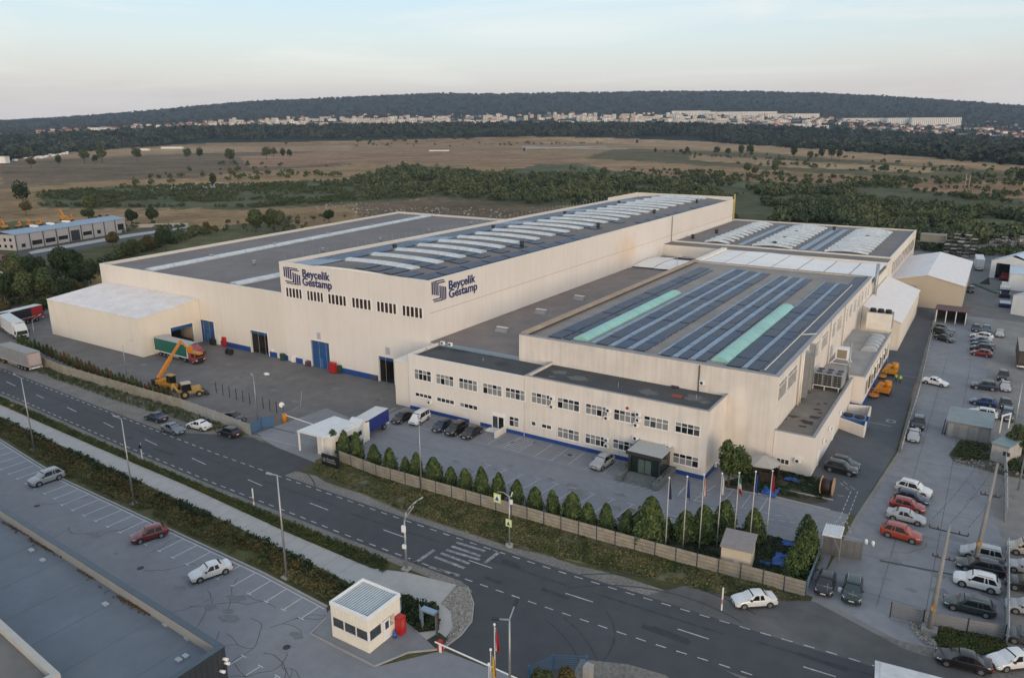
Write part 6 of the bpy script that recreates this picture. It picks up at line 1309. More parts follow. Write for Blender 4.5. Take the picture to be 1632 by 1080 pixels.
# ---------------- yellow machines
yel = M('machine_yellow', (.48, .22, .02), .5, .12, 1.5, coord='O'); yel2 = M('machine_orange', (.55, .20, .015), .5, .1, 1.5, coord='O'); ydk = M('machine_black', (.025, .025, .025), .6, .1, 2, coord='O'); yt = M('machine_tan', (.42, .27, .09), .6, .15, 1.5, coord='O')
bl = thing('backhoe_loader', (0, 0, 0), 'tan yellow backhoe loader with its front bucket toward the posts', 'digger')
m = MB(); m.box(-1.6, 1.9, -.55, .55, .7, 1.35); m.box(.3, 2.0, -.5, .5, 1.35, 1.85); m.build('body', yt, bl)
m = MB(); m.hexa([(-1.3, -.75, 1.3), (.35, -.75, 1.3), (.35, .75, 1.3), (-1.3, .75, 1.3), (-1.15, -.65, 2.65), (.2, -.65, 2.65), (.2, .65, 2.65), (-1.15, .65, 2.65)]); m.build('cab_glass', car_glass, bl); m = MB(); m.box(-1.35, .35, -.82, .82, 2.65, 2.8); m.build('cab_roof', M('cab_roof_cream', (.50, .42, .30), .6, .1, 2, coord='O'), bl)
for x, s, r in ((-1.0, -1, .72), (-1.0, 1, .72), (1.5, -1, .5), (1.5, 1, .5)):
    m = MB(); m.tube((x, s * .7, r), (x, s * 1.15, r), r, 20); w_ = m.build('wheel', tyre_m, bl); m = MB(); m.tube((x, s * 1.0, r), (x, s * 1.17, r), r * .55, 14); m.build('rim', yt, w_)
m = MB()
for s in (-.7, .7): m.beam((.6, s, 1.5), (2.6, s, .75), .16, .22)
m.build('loader_arm', yt, bl); m = MB(); m.loft([[(3.3, y, .1), (2.55, y, .12), (2.4, y, .5), (2.55, y, .95), (2.75, y, .9), (2.6, y, .5), (3.3, y, .22)] for y in (-1.15, 1.15)], 0, False); m.build('bucket', ydk, bl)
m = MB(); m.beam((-1.7, 0, 1.0), (-2.7, 0, 2.9), .3, .34); m.beam((-2.7, 0, 2.9), (-3.1, .1, 1.2), .24, .26); m.build('rear_boom', yt, bl); m = MB(); m.box(-3.3, -2.8, -.3, .4, .5, 1.25); m.build('rear_bucket', yt, bl)
m = MB(); m.beam((-1.8, -.9, 1.0), (-2.0, -1.3, .05), .14); m.beam((-1.8, .9, 1.0), (-2.0, 1.3, .05), .14); m.build('stabiliser', yt, bl)
put(bl, (322, 628), (283, 635))
tl = thing('telescopic_crane', (0, 0, 0), 'yellow telescopic loader with long raised boom reaching toward the green lorry', 'crane')
m = MB(); m.box(-2.3, 2.3, -.7, .7, .8, 1.5); m.box(-2.2, -.9, -1.05, 1.05, .9, 1.9); m.build('body', yel, tl); m = MB(); m.box(-.3, 1.2, .1, 1.1, 1.3, 2.9); m.build('cab_glass', car_glass, tl); m = MB(); m.box(-.4, 1.3, .05, 1.15, 2.9, 3.05); m.build('cab_roof', yt, tl)
wheelset(tl, [-1.5, 1.5], 1.25, .65)
a = G(268, 622); base = Vector((a.x, a.y, .03)); p1 = Vector((-2.6, -.2, 1.9)); top = G(290, 545, 0)
# boom tip stands over the lorry roof
g1 = G(252, 603, 1.9) - base; g1.z = 1.9; tip = GY(288, 543, G(252, 603).y + 2.5) - base
m = MB(); mid = g1.lerp(tip, .55); m.beam(g1, mid, .55, .6); m.build('boom', yel2, tl); m = MB(); m.beam(mid, tip, .38, .42); m.build('boom_extension', yel2, tl)
t2 = tip + Vector((1.6, .6, -1.9)); m = MB(); m.beam(tip, t2, .22, .26); m.build('jib', yel2, tl); m = MB(); m.box(t2.x - .3, t2.x + 3.4, t2.y - .5, t2.y + .5, t2.z - .25, t2.z + .05); m.box(t2.x - .3, t2.x + .3, t2.y - .5, t2.y + .5, t2.z + .05, t2.z + .9); m.build('fork_carriage', yel2, tl)
m = MB(); m.box(g1.x - 1.3, g1.x + .6, g1.y - .7, g1.y + .6, .5, 1.7); m.build('counterweight', ydk, tl); tl.location = base
# yellow access platforms in the service lane
def lift(label, px, py, flip, col):
    t = thing('access_platform', G(px, py), label, 'lifting machine')
    L = t.location
    m = MB(); m.box(L.x - 1.0, L.x + 1.1, L.y - 1.3, L.y + 1.2, .55, 1.35); m.build('body', col, t); m = MB(); m.beam(L + Vector((.2, 1.0, 1.5)), L + Vector((-.6, -1.2, 2.4)), .4, .45); m.beam(L + Vector((-.6, -1.2, 2.4)), L + Vector((-1.3, -2.8, 1.2)), .3, .3); m.build('boom', col, t)
    m = MB(); m.tube(L + Vector((.5, .6, 1.35)), L + Vector((.5, .6, 2.4)), .75, 12, .6); m.build('turret', col, t)
    for x in (-.9, 1.0):
        for y in (-.9, .9): m = MB(); m.tube(L + Vector((x - .15, y, .42)), L + Vector((x + .15, y, .42)), .42, 14); m.build('wheel', ydk, t)
    c = L + Vector((-1.4, -3.2, 0)); m = MB(); m.tube(c + Vector((0, 0, .35)), c + Vector((0, 0, .6)), 1.0, 12); m.build('platform', col, t); m = MB()
    for k in range(8): a_ = k * pi / 4; m.beam(c + Vector((.95 * cos(a_), .95 * sin(a_), .6)), c + Vector((.95 * cos(a_), .95 * sin(a_), 1.5)), .06)
    for k in range(8): a_ = k * pi / 4; b_ = a_ + pi / 4; m.beam(c + Vector((.95 * cos(a_), .95 * sin(a_), 1.5)), c + Vector((.95 * cos(b_), .95 * sin(b_), 1.5)), .06)
    m.build('guard_rail', col, t); return t
lift('orange-yellow access platform with round basket nearest the blue plinth', 1408, 627, 0, yel2); lift('orange access platform parked behind the first one in the service lane', 1420, 597, 0, yel)
# old excavator arms behind the grey building
for k, (px, py, s) in enumerate(((8, 365, .7), (30, 363, .5), (48, 361, .6), (62, 360, .6), (103, 352, 1.0), (112, 353, .6))):
    p = G(px, py); t = thing('excavator', p, ['yellow excavator with tall leaning arm at the left edge of the plant yard', 'rusty yellow excavator second from the left edge in the plant yard', 'yellow excavator with folded arm middle of the plant yard', 'orange excavator just left of the grey workshop roof vents', 'tallest yellow machine rising behind the grey workshop roof', 'small yellow machine right of the tallest one behind the grey workshop'][k], 'excavator')
    m = MB(); m.box(p.x - 1.8 * s, p.x + 1.8 * s, p.y - 1.2, p.y + 1.2, .9, 2.6 * s); m.build('body', yel, t); m = MB(); m.box(p.x - 2 * s, p.x + 2 * s, p.y - 1.5, p.y - .9, 0, .9); m.box(p.x - 2 * s, p.x + 2 * s, p.y + .9, p.y + 1.5, 0, .9); m.build('track', ydk, t)
    m = MB(); sg = 1 if k % 2 else -1; m.beam((p.x, p.y, 2.2), (p.x + sg * 3 * s, p.y, 6 * s), .5, .6); m.beam((p.x + sg * 3 * s, p.y, 6 * s), (p.x + sg * 5 * s, p.y, 2.6 * s), .4, .45); m.build('arm', yel2, t)
# pair in high-visibility vests
hv = M('hi_vis', (.50, .62, .08), .7, .05, 3); cl = M('work_trousers', (.025, .028, .035), .9, .1, 3); skin = M('skin', (.36, .21, .15), .6, 0); hair = M('hair', (.03, .02, .015), .8, 0)
def person(label, px, py, ph, shirt=hv, rz=0.0):
    L = G(px, py); vs = [(0, 0, .95), (0, 0, 1.18), (0, 0, 1.40), (0, 0, 1.50), (0, 0, 1.62), (0, 0, 1.76), (.20, 0, 1.40), (.27, .02 + .1 * ph, 1.15), (.29, .08 + .1 * ph, .90), (-.20, 0, 1.40), (-.27, .02 - .1 * ph, 1.15), (-.29, .08, .90), (.10, 0, .90), (.11, .08 * ph, .50), (.12, .16 * ph, .07), (.12, .16 * ph + .14, .04), (-.10, 0, .90), (-.11, -.06 * ph, .50), (-.12, -.16 * ph, .07), (-.12, -.16 * ph + .14, .04)]
    ed = [(0, 1), (1, 2), (2, 3), (3, 4), (4, 5), (2, 6), (6, 7), (7, 8), (2, 9), (9, 10), (10, 11), (0, 12), (12, 13), (13, 14), (14, 15), (0, 16), (16, 17), (17, 18), (18, 19)]
    rad = [(.15, .11), (.14, .10), (.17, .11), (.06, .06), (.10, .10), (.08, .09), (.075, .075), (.05, .05), (.035, .035), (.075, .075), (.05, .05), (.035, .035), (.10, .10), (.07, .07), (.05, .05), (.045, .03), (.10, .10), (.07, .07), (.05, .05), (.045, .03)]
    me = bpy.data.meshes.new('person'); me.from_pydata(vs, ed, []); me.update(); o = bpy.data.objects.new('person', me); COL.objects.link(o); o.location = (L.x, L.y, .02); o.rotation_euler = (0, 0, rz)
    sk = o.modifiers.new('skin', 'SKIN'); 
    for i, r in enumerate(rad): me.skin_vertices[0].data[i].radius = r
    me.skin_vertices[0].data[0].use_root = True; sb_ = o.modifiers.new('sub', 'SUBSURF'); sb_.levels = sb_.render_levels = 1
    dg = bpy.context.evaluated_depsgraph_get(); nm = bpy.data.meshes.new_from_object(o.evaluated_get(dg)); o.modifiers.clear(); o.data = nm
    nm.materials.clear(); [nm.materials.append(x) for x in (cl, shirt, skin, hair)]
    for p in nm.polygons:
        c = p.center; p.use_smooth = True
        p.material_index = 3 if c.z > 1.74 or (c.z > 1.6 and c.y < -.03) else 2 if c.z > 1.49 or (abs(c.x) > .22 and c.z < 1.12) else 1 if c.z > .93 else 0
    tag(o, label, 'person'); return o
person('person in yellow-green vest on the left of the walking pair', 1427.5, 609, 1); person('person in yellow-green vest on the right of the walking pair', 1434, 611, -1, hv, .3)

# ------------------------------------------------------------------ fences
fpost = M('fence_post_blue', (.035, .05, .10), .6, .1, 3); fslat = M('fence_slat', (.30, .265, .21), .8, .18, 1.2, tone=[(.5, .15)]); fconc = M('fence_concrete', (.34, .30, .23), .85, .14, 1.0, tone=[(.3, .16)]); sheetm = M('fence_sheet', (.50, .50, .49), .6, .08, 1)
def panel_fence(name, label, pts, h, n_slats, pm, slm, step=2.5, z0=.1, th_=.05):
    t = thing(name, (pts[0][0], pts[0][1], 0), label, 'fence'); L = t.location; cache = {}
    for a, b in zip(pts, pts[1:]):
        a = Vector((*a, 0)); b = Vector((*b, 0)); d = b - a; n = max(1, round(d.length / step)); w = d.length / n; ang = math.atan2(d.y, d.x)
        for k in range(n):
            c = a + d * (k / n)
            if 'post' not in cache: m = MB(); m.box(-.05, .05, -.05, .05, 0, h + .12); o = m.build('post', pm); cache['post'] = data_of(o)
            o = bpy.data.objects.new('post', cache['post']); COL.objects.link(o); o.parent = t; o.location = c - L; o.rotation_euler = (0, 0, ang)
            for s in range(n_slats):
                key = round(w, 2)
                if key not in cache: m = MB(); m.box(.06, w - .06, -th_ / 2, th_ / 2, .01, (h - z0) / n_slats - .04); cache[key] = data_of(m.build('slat', slm))
                o = bpy.data.objects.new('slat', cache[key]); COL.objects.link(o); o.parent = t; o.location = c - L + Vector((0, 0, z0 + s * (h - z0) / n_slats)); o.rotation_euler = (0, 0, ang)
    o = bpy.data.objects.new('post', cache['post']); COL.objects.link(o); o.parent = t; o.location = Vector((*pts[-1], 0)) - L
    return t
panel_fence('concrete_fence', 'long tan concrete plank fence along the left yard above the road', P2([(60, 580), (100, 596), (190, 623), (290, 652)]), 2.0, 5, fconc, fconc)
panel_fence('concrete_fence', 'pale concrete plank fence section between the tan fence and the blue gate', P2([(290, 652), (345, 672), (400, 694)]), 2.0, 4, fconc, M('fence_concrete_pale', (.36, .35, .33), .85, .1, 1))
panel_fence('hedge_fence', 'tan slatted fence with dark blue posts along the conifer hedge', P2([(541, 736), (600, 759), (720, 794), (840, 829), (980, 869), (1110, 905), (1215, 932), (1283, 951)]), 1.9, 4, fpost, fslat, 2.5)
panel_fence('blue_fence', 'short blue fence running back beside the dense shrub', P2([(1283, 951), (1300, 908), (1307, 872)]), 1.9, 4, M('fence_blue', (.04, .13, .30), .6, .1, 2), M('mesh_blue_grey', (.14, .18, .22), .7, .1, 2), 2.2)
def sheet_fence(label, pts, h, mat, step=2.5):
    t = thing('sheet_fence', (pts[0][0], pts[0][1], 0), label, 'fence'); L = t.location
    for a, b in zip(pts, pts[1:]):
        a = Vector((*a, 0)); b = Vector((*b, 0)); d = b - a; n = max(1, round(d.length / step))
        for k in range(n):
            p = a + d * (k / n); q = a + d * ((k + 1) / n - .012); m = MB(); m.beam(p + Vector((0, 0, h / 2)), q + Vector((0, 0, h / 2)), .06, h); m.build('sheet', mat, t); m = MB(); m.beam(p, p + Vector((0, 0, h + .1)), .1); m.build('post', metal, t)
    return t
sheet_fence('long pale sheet fence between the service lane and the right car park', P2([(1436, 721), (1466, 620), (1489, 516)]), 1.3, sheetm)
sheet_fence('tall pale sheet fence seen edge-on between the two rows at the lower right', P2([(1603, 1030), (1604, 940), (1604, 880)]), 2.0, sheetm); sheet_fence('tall pale sheet fence beyond the leaning pole at the right', P2([(1602, 832), (1602, 780), (1600, 738)]), 2.0, sheetm)
panel_fence('mesh_fence', 'thin grey mesh fence above the corner verge by the concrete pole', P2([(1418, 983), (1470, 996), (1540, 1010), (1600, 1020)]), 1.7, 5, metal_d, M('mesh_grey', (.20, .20, .21), .7, .1, 2), 3.2, th_=.01)
wp = panel_fence('boundary_wall', 'low brownish boundary wall behind the left yard trees', P2([(-40, 500), (60, 477), (84, 473)]), 2.0, 3, M('wall_brownish', (.19, .16, .15), .9, .12, .6), M('wall_brownish', (.19, .16, .15)), 3); panel_fence('boundary_wall', 'pinkish boundary wall between the trees and the factory corner', [(-222, 118), (-192.5, 111)], 2.6, 3, M('wall_pinkish', (.24, .17, .16), .9, .1, .6), M('wall_pinkish', (.24, .17, .16)), 3)
# bollard posts in the yard
cache = None
for k in range(10):
    x = 345 + k * 10.7; p = G(x, 622 + k * 3.6 + 4); t = thing('barrier_post', p, '%s dark slim post in the yard row counted from the digger' % ORD[k], 'post', 'slim posts in the yard'); m = MB(); m.beam(p, p + Vector((0, 0, 2.2)), .09); m.build('shaft', metal_d, t)
# ---------------- lamps, poles
def lamp(label, b, ytop, arm, r=.09, foot=True, col=metal, name='street_lamp', arm2=None):
    p = G(*b); t = thing(name, p, label, 'street lamp'); h = top_z(p, ytop); m = MB(); m.tube(p, p + Vector((0, 0, h)), r * 1.3, 8, r * .7); m.build('pole', col, t)
    for ar in ([arm] + ([arm2] if arm2 else [])):
        e = GRp(ar[0], ar[1], h + ar[2], p); m = MB(); m.beam(p + Vector((0, 0, h)), e, r * .9); a_ = m.build('arm', col, t); d = (e - p - Vector((0, 0, h))).normalized(); m = MB(); m.beam(e - d * .1, e + d * .55, .24, .1); m.build('lamp_head', col, t)
    if foot: m = MB(); m.box(p.x - .45, p.x + .45, p.y - .45, p.y + .45, 0, .22); m.build('foot', kerbm, t)
    return t, h
def GRp(px, py, z, p):                   # where the ray through (px,py) reaches height z
    return G(px, py, z)
lamp('tall lamp at the left edge of the grass verge with arm to the left', (55, 717), 602, (24, 597, .2)); lamp('second tall lamp from the left on the grass verge', (214, 803), 667, (186, 664, .2)); lamp('third tall lamp from the left on the verge above the booth', (457, 920), 757, (432, 755, .2), .11)
lamp('slim lamp in the left yard near the white lorry', (57, 545), 510, (62, 502.5, .8), .06, False); lamp('slim lamp in front of the windowless annex', (202, 597), 550, (208, 542, .9), .06, False); lamp('slim lamp behind the yard fence by the blue gate', (411, 672), 601, (402, 598, .2), .07, False); lamp('slim lamp rising behind the hedge fence near the blue box lorry', (672, 785), 672, (667, 666, .3), .07, False)
lamp('slim lamp among the trees behind the annex roof', (97, 480), 443, (99, 442, .1), .06, False)
t, h = lamp('curved grey lamp carrying a camera at the zebra crossing', (648, 907), 828, (655, 812, 1.2), .12, True, metal, 'crossing_lamp'); p = t.location
m = MB(); a = p + Vector((0, 0, h)); pts_ = [a, G(648, 815, h + .9), G(655, 806, h + 1.8), G(664, 798, h + 2.4), G(674, 792, h + 2.9)]
for u, v in zip(pts_, pts_[1:]): m.tube(u, v, .09, 7)
m.build('curved_arm', metal, t); m = MB(); m.box(p.x - .2, p.x + .25, p.y - .35, p.y - .1, h * .78, h * .9); m.box(p.x - .2, p.x + .2, p.y - .35, p.y - .1, h * .45, h * .52); m.build('camera_box', frame_w, t)
# crossing sign mast
signb = M('sign_yellow_green', (.55, .68, .12), .6, 0); signblue = M('sign_blue', (.03, .10, .30), .6, 0)
def crossing_sign(par, c, s=.42):
    c = Vector(c); m = MB(); m.box(c.x - s, c.x + s, c.y - .05, c.y, c.z - s * 1.15, c.z + s * 1.15); b = m.build('sign_plate', signb, par); m = MB(); m.box(c.x - s * .72, c.x + s * .72, c.y - .07, c.y - .052, c.z - s * .85, c.z + s * .85); m.build('white_field', frame_w, b)
    m = MB(); zz = c.z; y = c.y - .09; q = s * .6
    m.add([(c.x - q, y, zz - q), (c.x + q, y, zz - q), (c.x, y, zz + q)], [(0, 1, 2)]); m.build('blue_triangle', signblue, b); m = MB(); m.beam((c.x - .02, y - .012, zz + .1), (c.x + .02, y - .012, zz - .08), .05, .02); m.beam((c.x, y - .012, zz - .06), (c.x - .1, y - .012, zz - .22), .04, .02); m.beam((c.x, y - .012, zz - .06), (c.x + .1, y - .012, zz - .22), .04, .02); m.build('walking_figure', trim_m, b)
p = G(812, 870); t = thing('crossing_sign', p, 'pole with two fluorescent pedestrian crossing signs at the far side of the zebra crossing', 'traffic sign'); h = top_z(p, 790); m = MB(); m.tube(p, p + Vector((0, 0, h)), .11, 8, .08); m.build('pole', metal, t)
m = MB(); e = p + Vector((-1.7, 0, h + .1)); m.tube(p + Vector((0, 0, h - .1)), p + Vector((-.8, 0, h + .25)), .06, 6); m.tube(p + Vector((-.8, 0, h + .25)), e, .05, 6); m.build('arm', metal, t); crossing_sign(t, e + Vector((.1, -.1, -.75)), .5); crossing_sign(t, p + Vector((0, -.13, h * .48)), .42); m = MB(); m.tube(p, p + Vector((0, 0, .25)), .5, 12); m.build('foot', kerbm, t)
m = MB(); q = p + Vector((.25, 0, h)); m.beam(q, q + Vector((.3, -.2, .7)), .1); m.box(q.x - .1, q.x + .2, q.y - .2, q.y + .05, q.z - .9, q.z - .4); m.build('lamp_head', frame_w, t)
# triangular sign seen from behind, thin white verge posts
p = G(227, 732); t = thing('warning_sign', p, 'white post with dark triangular sign back on the verge between the lamps', 'traffic sign'); h = top_z(p, 706); m = MB(); m.beam(p, p + Vector((0, 0, h)), .09); m.build('post', frame_w, t); m = MB(); m.add([(p.x - .5, p.y - .06, h - .85), (p.x + .5, p.y - .06, h - .85), (p.x, p.y - .06, h + .05), (p.x - .5, p.y - .1, h - .85), (p.x + .5, p.y - .1, h - .85), (p.x, p.y - .1, h + .05)], [(0, 1, 2), (5, 4, 3), (0, 3, 4, 1), (1, 4, 5, 2), (2, 5, 3, 0)]); m.build('sign_plate', trim_m, t)
for (b, yt_, lb) in (((405, 808), 778, 'thin white marker post on the verge above the third lamp'), ((1150, 972), 936, 'thin white marker post on the lay-by left of the white saloon')):
    p = G(*b); t = thing('marker_post', p, lb, 'post'); h = top_z(p, yt_); m = MB(); m.beam(p, p + Vector((0, 0, h)), .12); m.build('shaft', frame_w, t); m = MB(); m.beam(p + Vector((0, 0, h * .3)), p + Vector((0, 0, h * .5)), .13); m.build('band', M('band_pinkish', (.45, .25, .22), .6, 0), t)
# foreground double lamp and flagpoles by the lower gate
def tall(px, ytop, z):                   # base of a plumb mast whose top, z above ground, shows at (px, ytop)
    q = G(px, ytop, z); return Vector((q.x, q.y, 0))
p = tall(812, 987, 8.0); t = thing('double_street_lamp', p, 'grey double-armed street lamp in the foreground at the junction', 'street lamp'); m = MB(); m.tube(p, p + Vector((0, 0, 8)), .13, 8, .08); m.build('pole', metal, t)
for (px, py, z) in ((792, 986, 8.0), (817, 965, 8.7)): e = G(px + 3, py, z); m = MB(); m.beam(p + Vector((0, 0, 8)), e, .1); m.build('arm', metal, t); m = MB(); d = (e - p - Vector((0, 0, 8))).normalized(); m.beam(e - d * .05, e + d * .6, .3, .14); m.build('lamp_head', ydk, t)
def flag(pole_p, h, bands, label, furl=.35, L_=2.0, horizontal=False, marks=None, pr=.055):
    t = thing('flagpole', pole_p, label, 'flagpole'); m = MB(); m.tube(pole_p, pole_p + Vector((0, 0, h)), pr * 1.3, 8, pr * .8); m.build('pole', M('pole_white', (.50, .50, .50), .4, .05), t); m = MB(); m.tube(pole_p + Vector((0, 0, h)), pole_p + Vector((0, 0, h + .15)), .1, 8); m.build('finial', frame_w, t)
    # cloth hanging limp in folds: stripes of the flag are strips of one hanging sheet
    f = MB(); n = len(bands); rows_ = 10; cols_ = 3 * n
    P_ = [[None] * (rows_ + 1) for _ in range(cols_ + 1)]
    for i in range(cols_ + 1):
        u = i / cols_
        for j in range(rows_ + 1):
            v = j / rows_; w_ = furl * u * (.55 + .65 * v); P_[i][j] = pole_p + Vector((.08 + w_, .10 * sin(u * 9 + v * 2.5) * (.4 + v), h - .15 - v * L_ - u * .45))
    for i in range(cols_):
        for j in range(rows_):
            bi = (i * n // cols_) if not horizontal else (j * n // rows_)
            f.quad(P_[i][j], P_[i + 1][j], P_[i + 1][j + 1], P_[i][j + 1], min(bi, n - 1))
    o = f.build('flag', [M('flag_' + b_, FC[b_], .8, .1, 3) for b_ in bands], t); sol = o.modifiers.new('cloth', 'SOLIDIFY'); sol.thickness = .02
    return t
FC = {'navy': (.012, .018, .075), 'white': (.60, .60, .60), 'red': (.30, .015, .025), 'blue': (.02, .05, .25), 'yellow': (.55, .40, .03), 'green': (.02, .16, .07), 'orange': (.50, .12, .04), 'grey': (.25, .25, .27)}
F7 = [((1060, 880), 762, ['navy', 'navy', 'grey'], 'first flagpole from the left with navy and grey furled flag'), ((1088, 876), 760, ['navy', 'blue', 'navy'], 'second flagpole from the left with dark blue furled flag'), ((1114, 875), 757, ['red', 'white', 'red', 'orange'], 'third flagpole from the left with red and white furled flag'), ((1142, 872), 755, ['white', 'white', 'grey'], 'fourth flagpole with white company flag hanging'),
      ((1169, 865), 754, ['green', 'white', 'red'], 'fifth flagpole with green white and red flag hanging'), ((1194, 870), 752, ['blue', 'blue'], 'sixth flagpole with plain deep blue flag hanging'), ((1220, 868), 751, ['red', 'red'], 'seventh flagpole at the right with plain red flag hanging')]
for (b, yt_, bands, lb) in F7: p = G(*b); flag(p, top_z(p, yt_), bands, lb, .38, 2.2, bands[0] == 'green')
for (px, yt_, bands, lb) in ((788, 996, ['white', 'red', 'red'], 'tallest foreground flagpole with red and white flag'), (782, 1036, ['navy', 'yellow', 'red'], 'foreground flagpole with navy yellow and red flag'), (779, 1059, ['white', 'grey'], 'lowest foreground flagpole with white flag')): flag(tall(px, yt_, 8.5), 8.5, bands, lb, .45, 2.0)
# leaning concrete utility poles
def util(label, b, tp, lean_z=10.5):
    p = G(*b); t = thing('utility_pole', p, label, 'utility pole'); e = G(tp[0], tp[1], lean_z); 
    if True:
        h = top_z(p, tp[1]); e = p + Vector((0, 0, h)); q = G(tp[0], tp[1], h); e = Vector((p.x + (q.x - p.x) * .8, p.y + (q.y - p.y) * .8, h))
    m = MB(); m.tube(p, e, .29, 10, .13); m.build('pole', M('pole_concrete', (.25, .245, .235), .9, .15, 1.2), t); m = MB(); m.box(p.x - .7, p.x + .7, p.y - .6, p.y + .6, 0, .6); m.build('foot', M('pole_concrete', (.33, .29, .24)), t)
    for f_, w_ in ((.94, 1.6), (.70, .9)):
        c = p.lerp(e, f_); m = MB(); m.beam(c - Vector((w_, 0, 0)), c + Vector((w_, 0, 0)), .1); m.build('cross_arm', metal_d, t)
        for s in (-1, -.55, .55, 1): m = MB(); a_ = c + Vector((s * w_, 0, .05)); m.tube(a_, a_ + Vector((0, 0, .3)), .07, 7, .05); m.build('insulator', M('insulator', (.08, .04, .03), .3, 0), t)
    m = MB(); c = p.lerp(e, .25); m.box(c.x - .2, c.x + .2, c.y - .33, c.y - .26, c.z - .25, c.z + .25); m.build('warning_plate', M('plate_yellow', (.42, .24, .05), .6, .3, 4), t); return t, e
t1, e1 = util('stout concrete utility pole at the corner verge in front', (1480, 1008), (1515, 836)); t2, e2 = util('taller concrete utility pole leaning behind the silver people carrier', (1552, 905), (1592, 738))
for k, (px, py, x2, y2, lb) in enumerate(((1623, 780, 1640, 600, 'slim concrete pole at the right edge by the rubbly verge'), (1612, 705, 1626, 610, 'slim white pole right of the little grey hut'))):
    p = G(px, py); t = thing('slim_pole', p, lb, 'pole'); h = min(top_z(p, y2), 11); m = MB(); m.tube(p, p + Vector((0, 0, h)), .12, 7, .08); m.build('shaft', metal, t)
cab_ = thing('overhead_cable', e1, 'thin overhead cables running from the front utility pole to the back one', 'cable')
for dx in (-1.5, 0, 1.5):
    m = MB(); prev = None
    for k in range(13): u = k / 12; q = (e1 + Vector((dx, 0, .2))).lerp(e2 + Vector((dx, 0, .2)), u) + Vector((0, 0, -1.2 * 4 * u * (1 - u) * .5)); 
    prev = e1 + Vector((dx, 0, .2))
    for k in range(1, 13):
        u = k / 12; q = (e1 + Vector((dx, 0, .2))).lerp(e2 + Vector((dx, 0, .2)), u) + Vector((0, 0, -2.0 * u * (1 - u))); m.tube(prev, q, .018, 4); prev = q
    m.build('wire', metal_d, cab_)
# ------------------------------------------------------------------ small buildings and street furniture
# white guard booth
bt = thing('guard_booth', (-46.7, 46.8, .07), 'small white ribbed guard booth with band of windows and grey sheet roof', 'booth')
bx0, bx1, by0, by1, bz = -49.2, -44.35, 44.45, 49.0, 3.85; cb = M('booth_cladding', (.80, .77, .69), .6, .04, 1.5); 
m = MB(); m.box(bx0, bx1, by0, by1, .08, 1.25); m.box(bx0, bx1, by0, by1, 2.35, bz - .3); m.box(bx0, bx0 + .15, by0, by1, 1.25, 2.35); m.box(bx0 + .15, bx1, by1 - .9, by1, 1.25, 2.35); m.build('wall', cb, bt)
m = MB()
for k in range(24): x = bx0 + .1 + k * .2; m.box(x, x + .07, by0 - .03, by0 - .002, .1, 1.2); m.box(x, x + .07, by0 - .03, by0 - .002, 2.45, bz - .3)
for k in range(22): y = by0 + .1 + k * .2; m.box(bx1 + .002, bx1 + .03, y, y + .07, 2.45, bz - .3); (m.box(bx1 + .002, bx1 + .03, y, y + .07, .1, 1.2) if k < 12 or k > 17 else None)
m.build('cladding_rib', cb, bt)['kind'] = 'stuff'
m = MB(); w = .14
m.box(bx0 - .06, bx1 + .06, by0 - .06, by0 + w, bz - .28, bz + .12); m.box(bx0 - .06, bx1 + .06, by1 - w, by1 + .06, bz - .28, bz + .12); m.box(bx0 - .06, bx0 + w, by0 + w, by1 - w, bz - .28, bz + .12); m.box(bx1 - w, bx1 + .06, by0 + w, by1 - w, bz - .28, bz + .12); m.build('parapet', frame_w, bt)
rf = MB(); rf.box(bx0 + w, bx1 - w, by0 + w, by1 - w, bz - .2, bz - .15); rf.build('roof', M('booth_roof', (.30, .34, .36), .5, .08, 1.5), bt)
for k in range(15): x = bx0 + .24 + k * .3; m = MB(); m.box(x, x + .14, by0 + w + .02, by1 - w - .02, bz - .149, bz - .07); m.build('roof_rib', M('booth_rib', (.56, .60, .61), .5, .08, 1.5), bt)
for k in range(3):
    x0 = bx0 + .2 + k * 1.55; m = MB(); m.box(x0, x0 + 1.42, by0 + .05, by0 + .1, 1.25, 2.35); p_ = m.build('window', M('booth_glass', (.05, .06, .07), .08, .35, 1.2, spec=.7), bt); m = MB(); m.box(x0 - .1, x0 - .02, by0 - .02, by0 + .12, 1.25, 2.35); m.box(x0 - .02, x0 + 1.45, by0 - .02, by0 + .12, 1.25, 1.33); m.build('frame', frame_w, p_)
m = MB(); m.box(bx1 - .12, bx1 - .06, by0 + .25, by0 + 1.75, 1.25, 2.35); m.build('window', MATS['booth_glass'], bt); m = MB(); m.box(bx1 - .14, bx1 + .02, by0 - .02, by0 + .18, 1.25, 2.35); m.box(bx1 - .14, bx1 + .02, by0 + 1.78, by0 + 1.95, 1.25, 2.35); m.build('corner_post', frame_w, bt)
m = MB(); m.box(bx1 + .002, bx1 + .05, by0 + 2.0, by0 + 2.95, .1, 2.3); d = m.build('door', frame_w, bt); m = MB(); m.box(bx1 + .052, bx1 + .07, by0 + 2.25, by0 + 2.75, 1.3, 2.1); m.build('pane', glass, d)
rd = M('vending_red', (.42, .02, .02), .45, .1, 2); c = G(636, 1012); t = thing('vending_machine', c, 'red drinks machine against the side of the white booth', 'vending machine'); m = MB(); m.box(bx1 + .1, bx1 + .85, by1 - 1.0, by1 - .2, .08, 1.95); m.build('cabinet', rd, t); m = MB(); m.box(bx1 + .852, bx1 + .88, by1 - .9, by1 - .45, .9, 1.75); m.build('display', M('vending_front', (.50, .08, .06), .3, .2, 3), t)
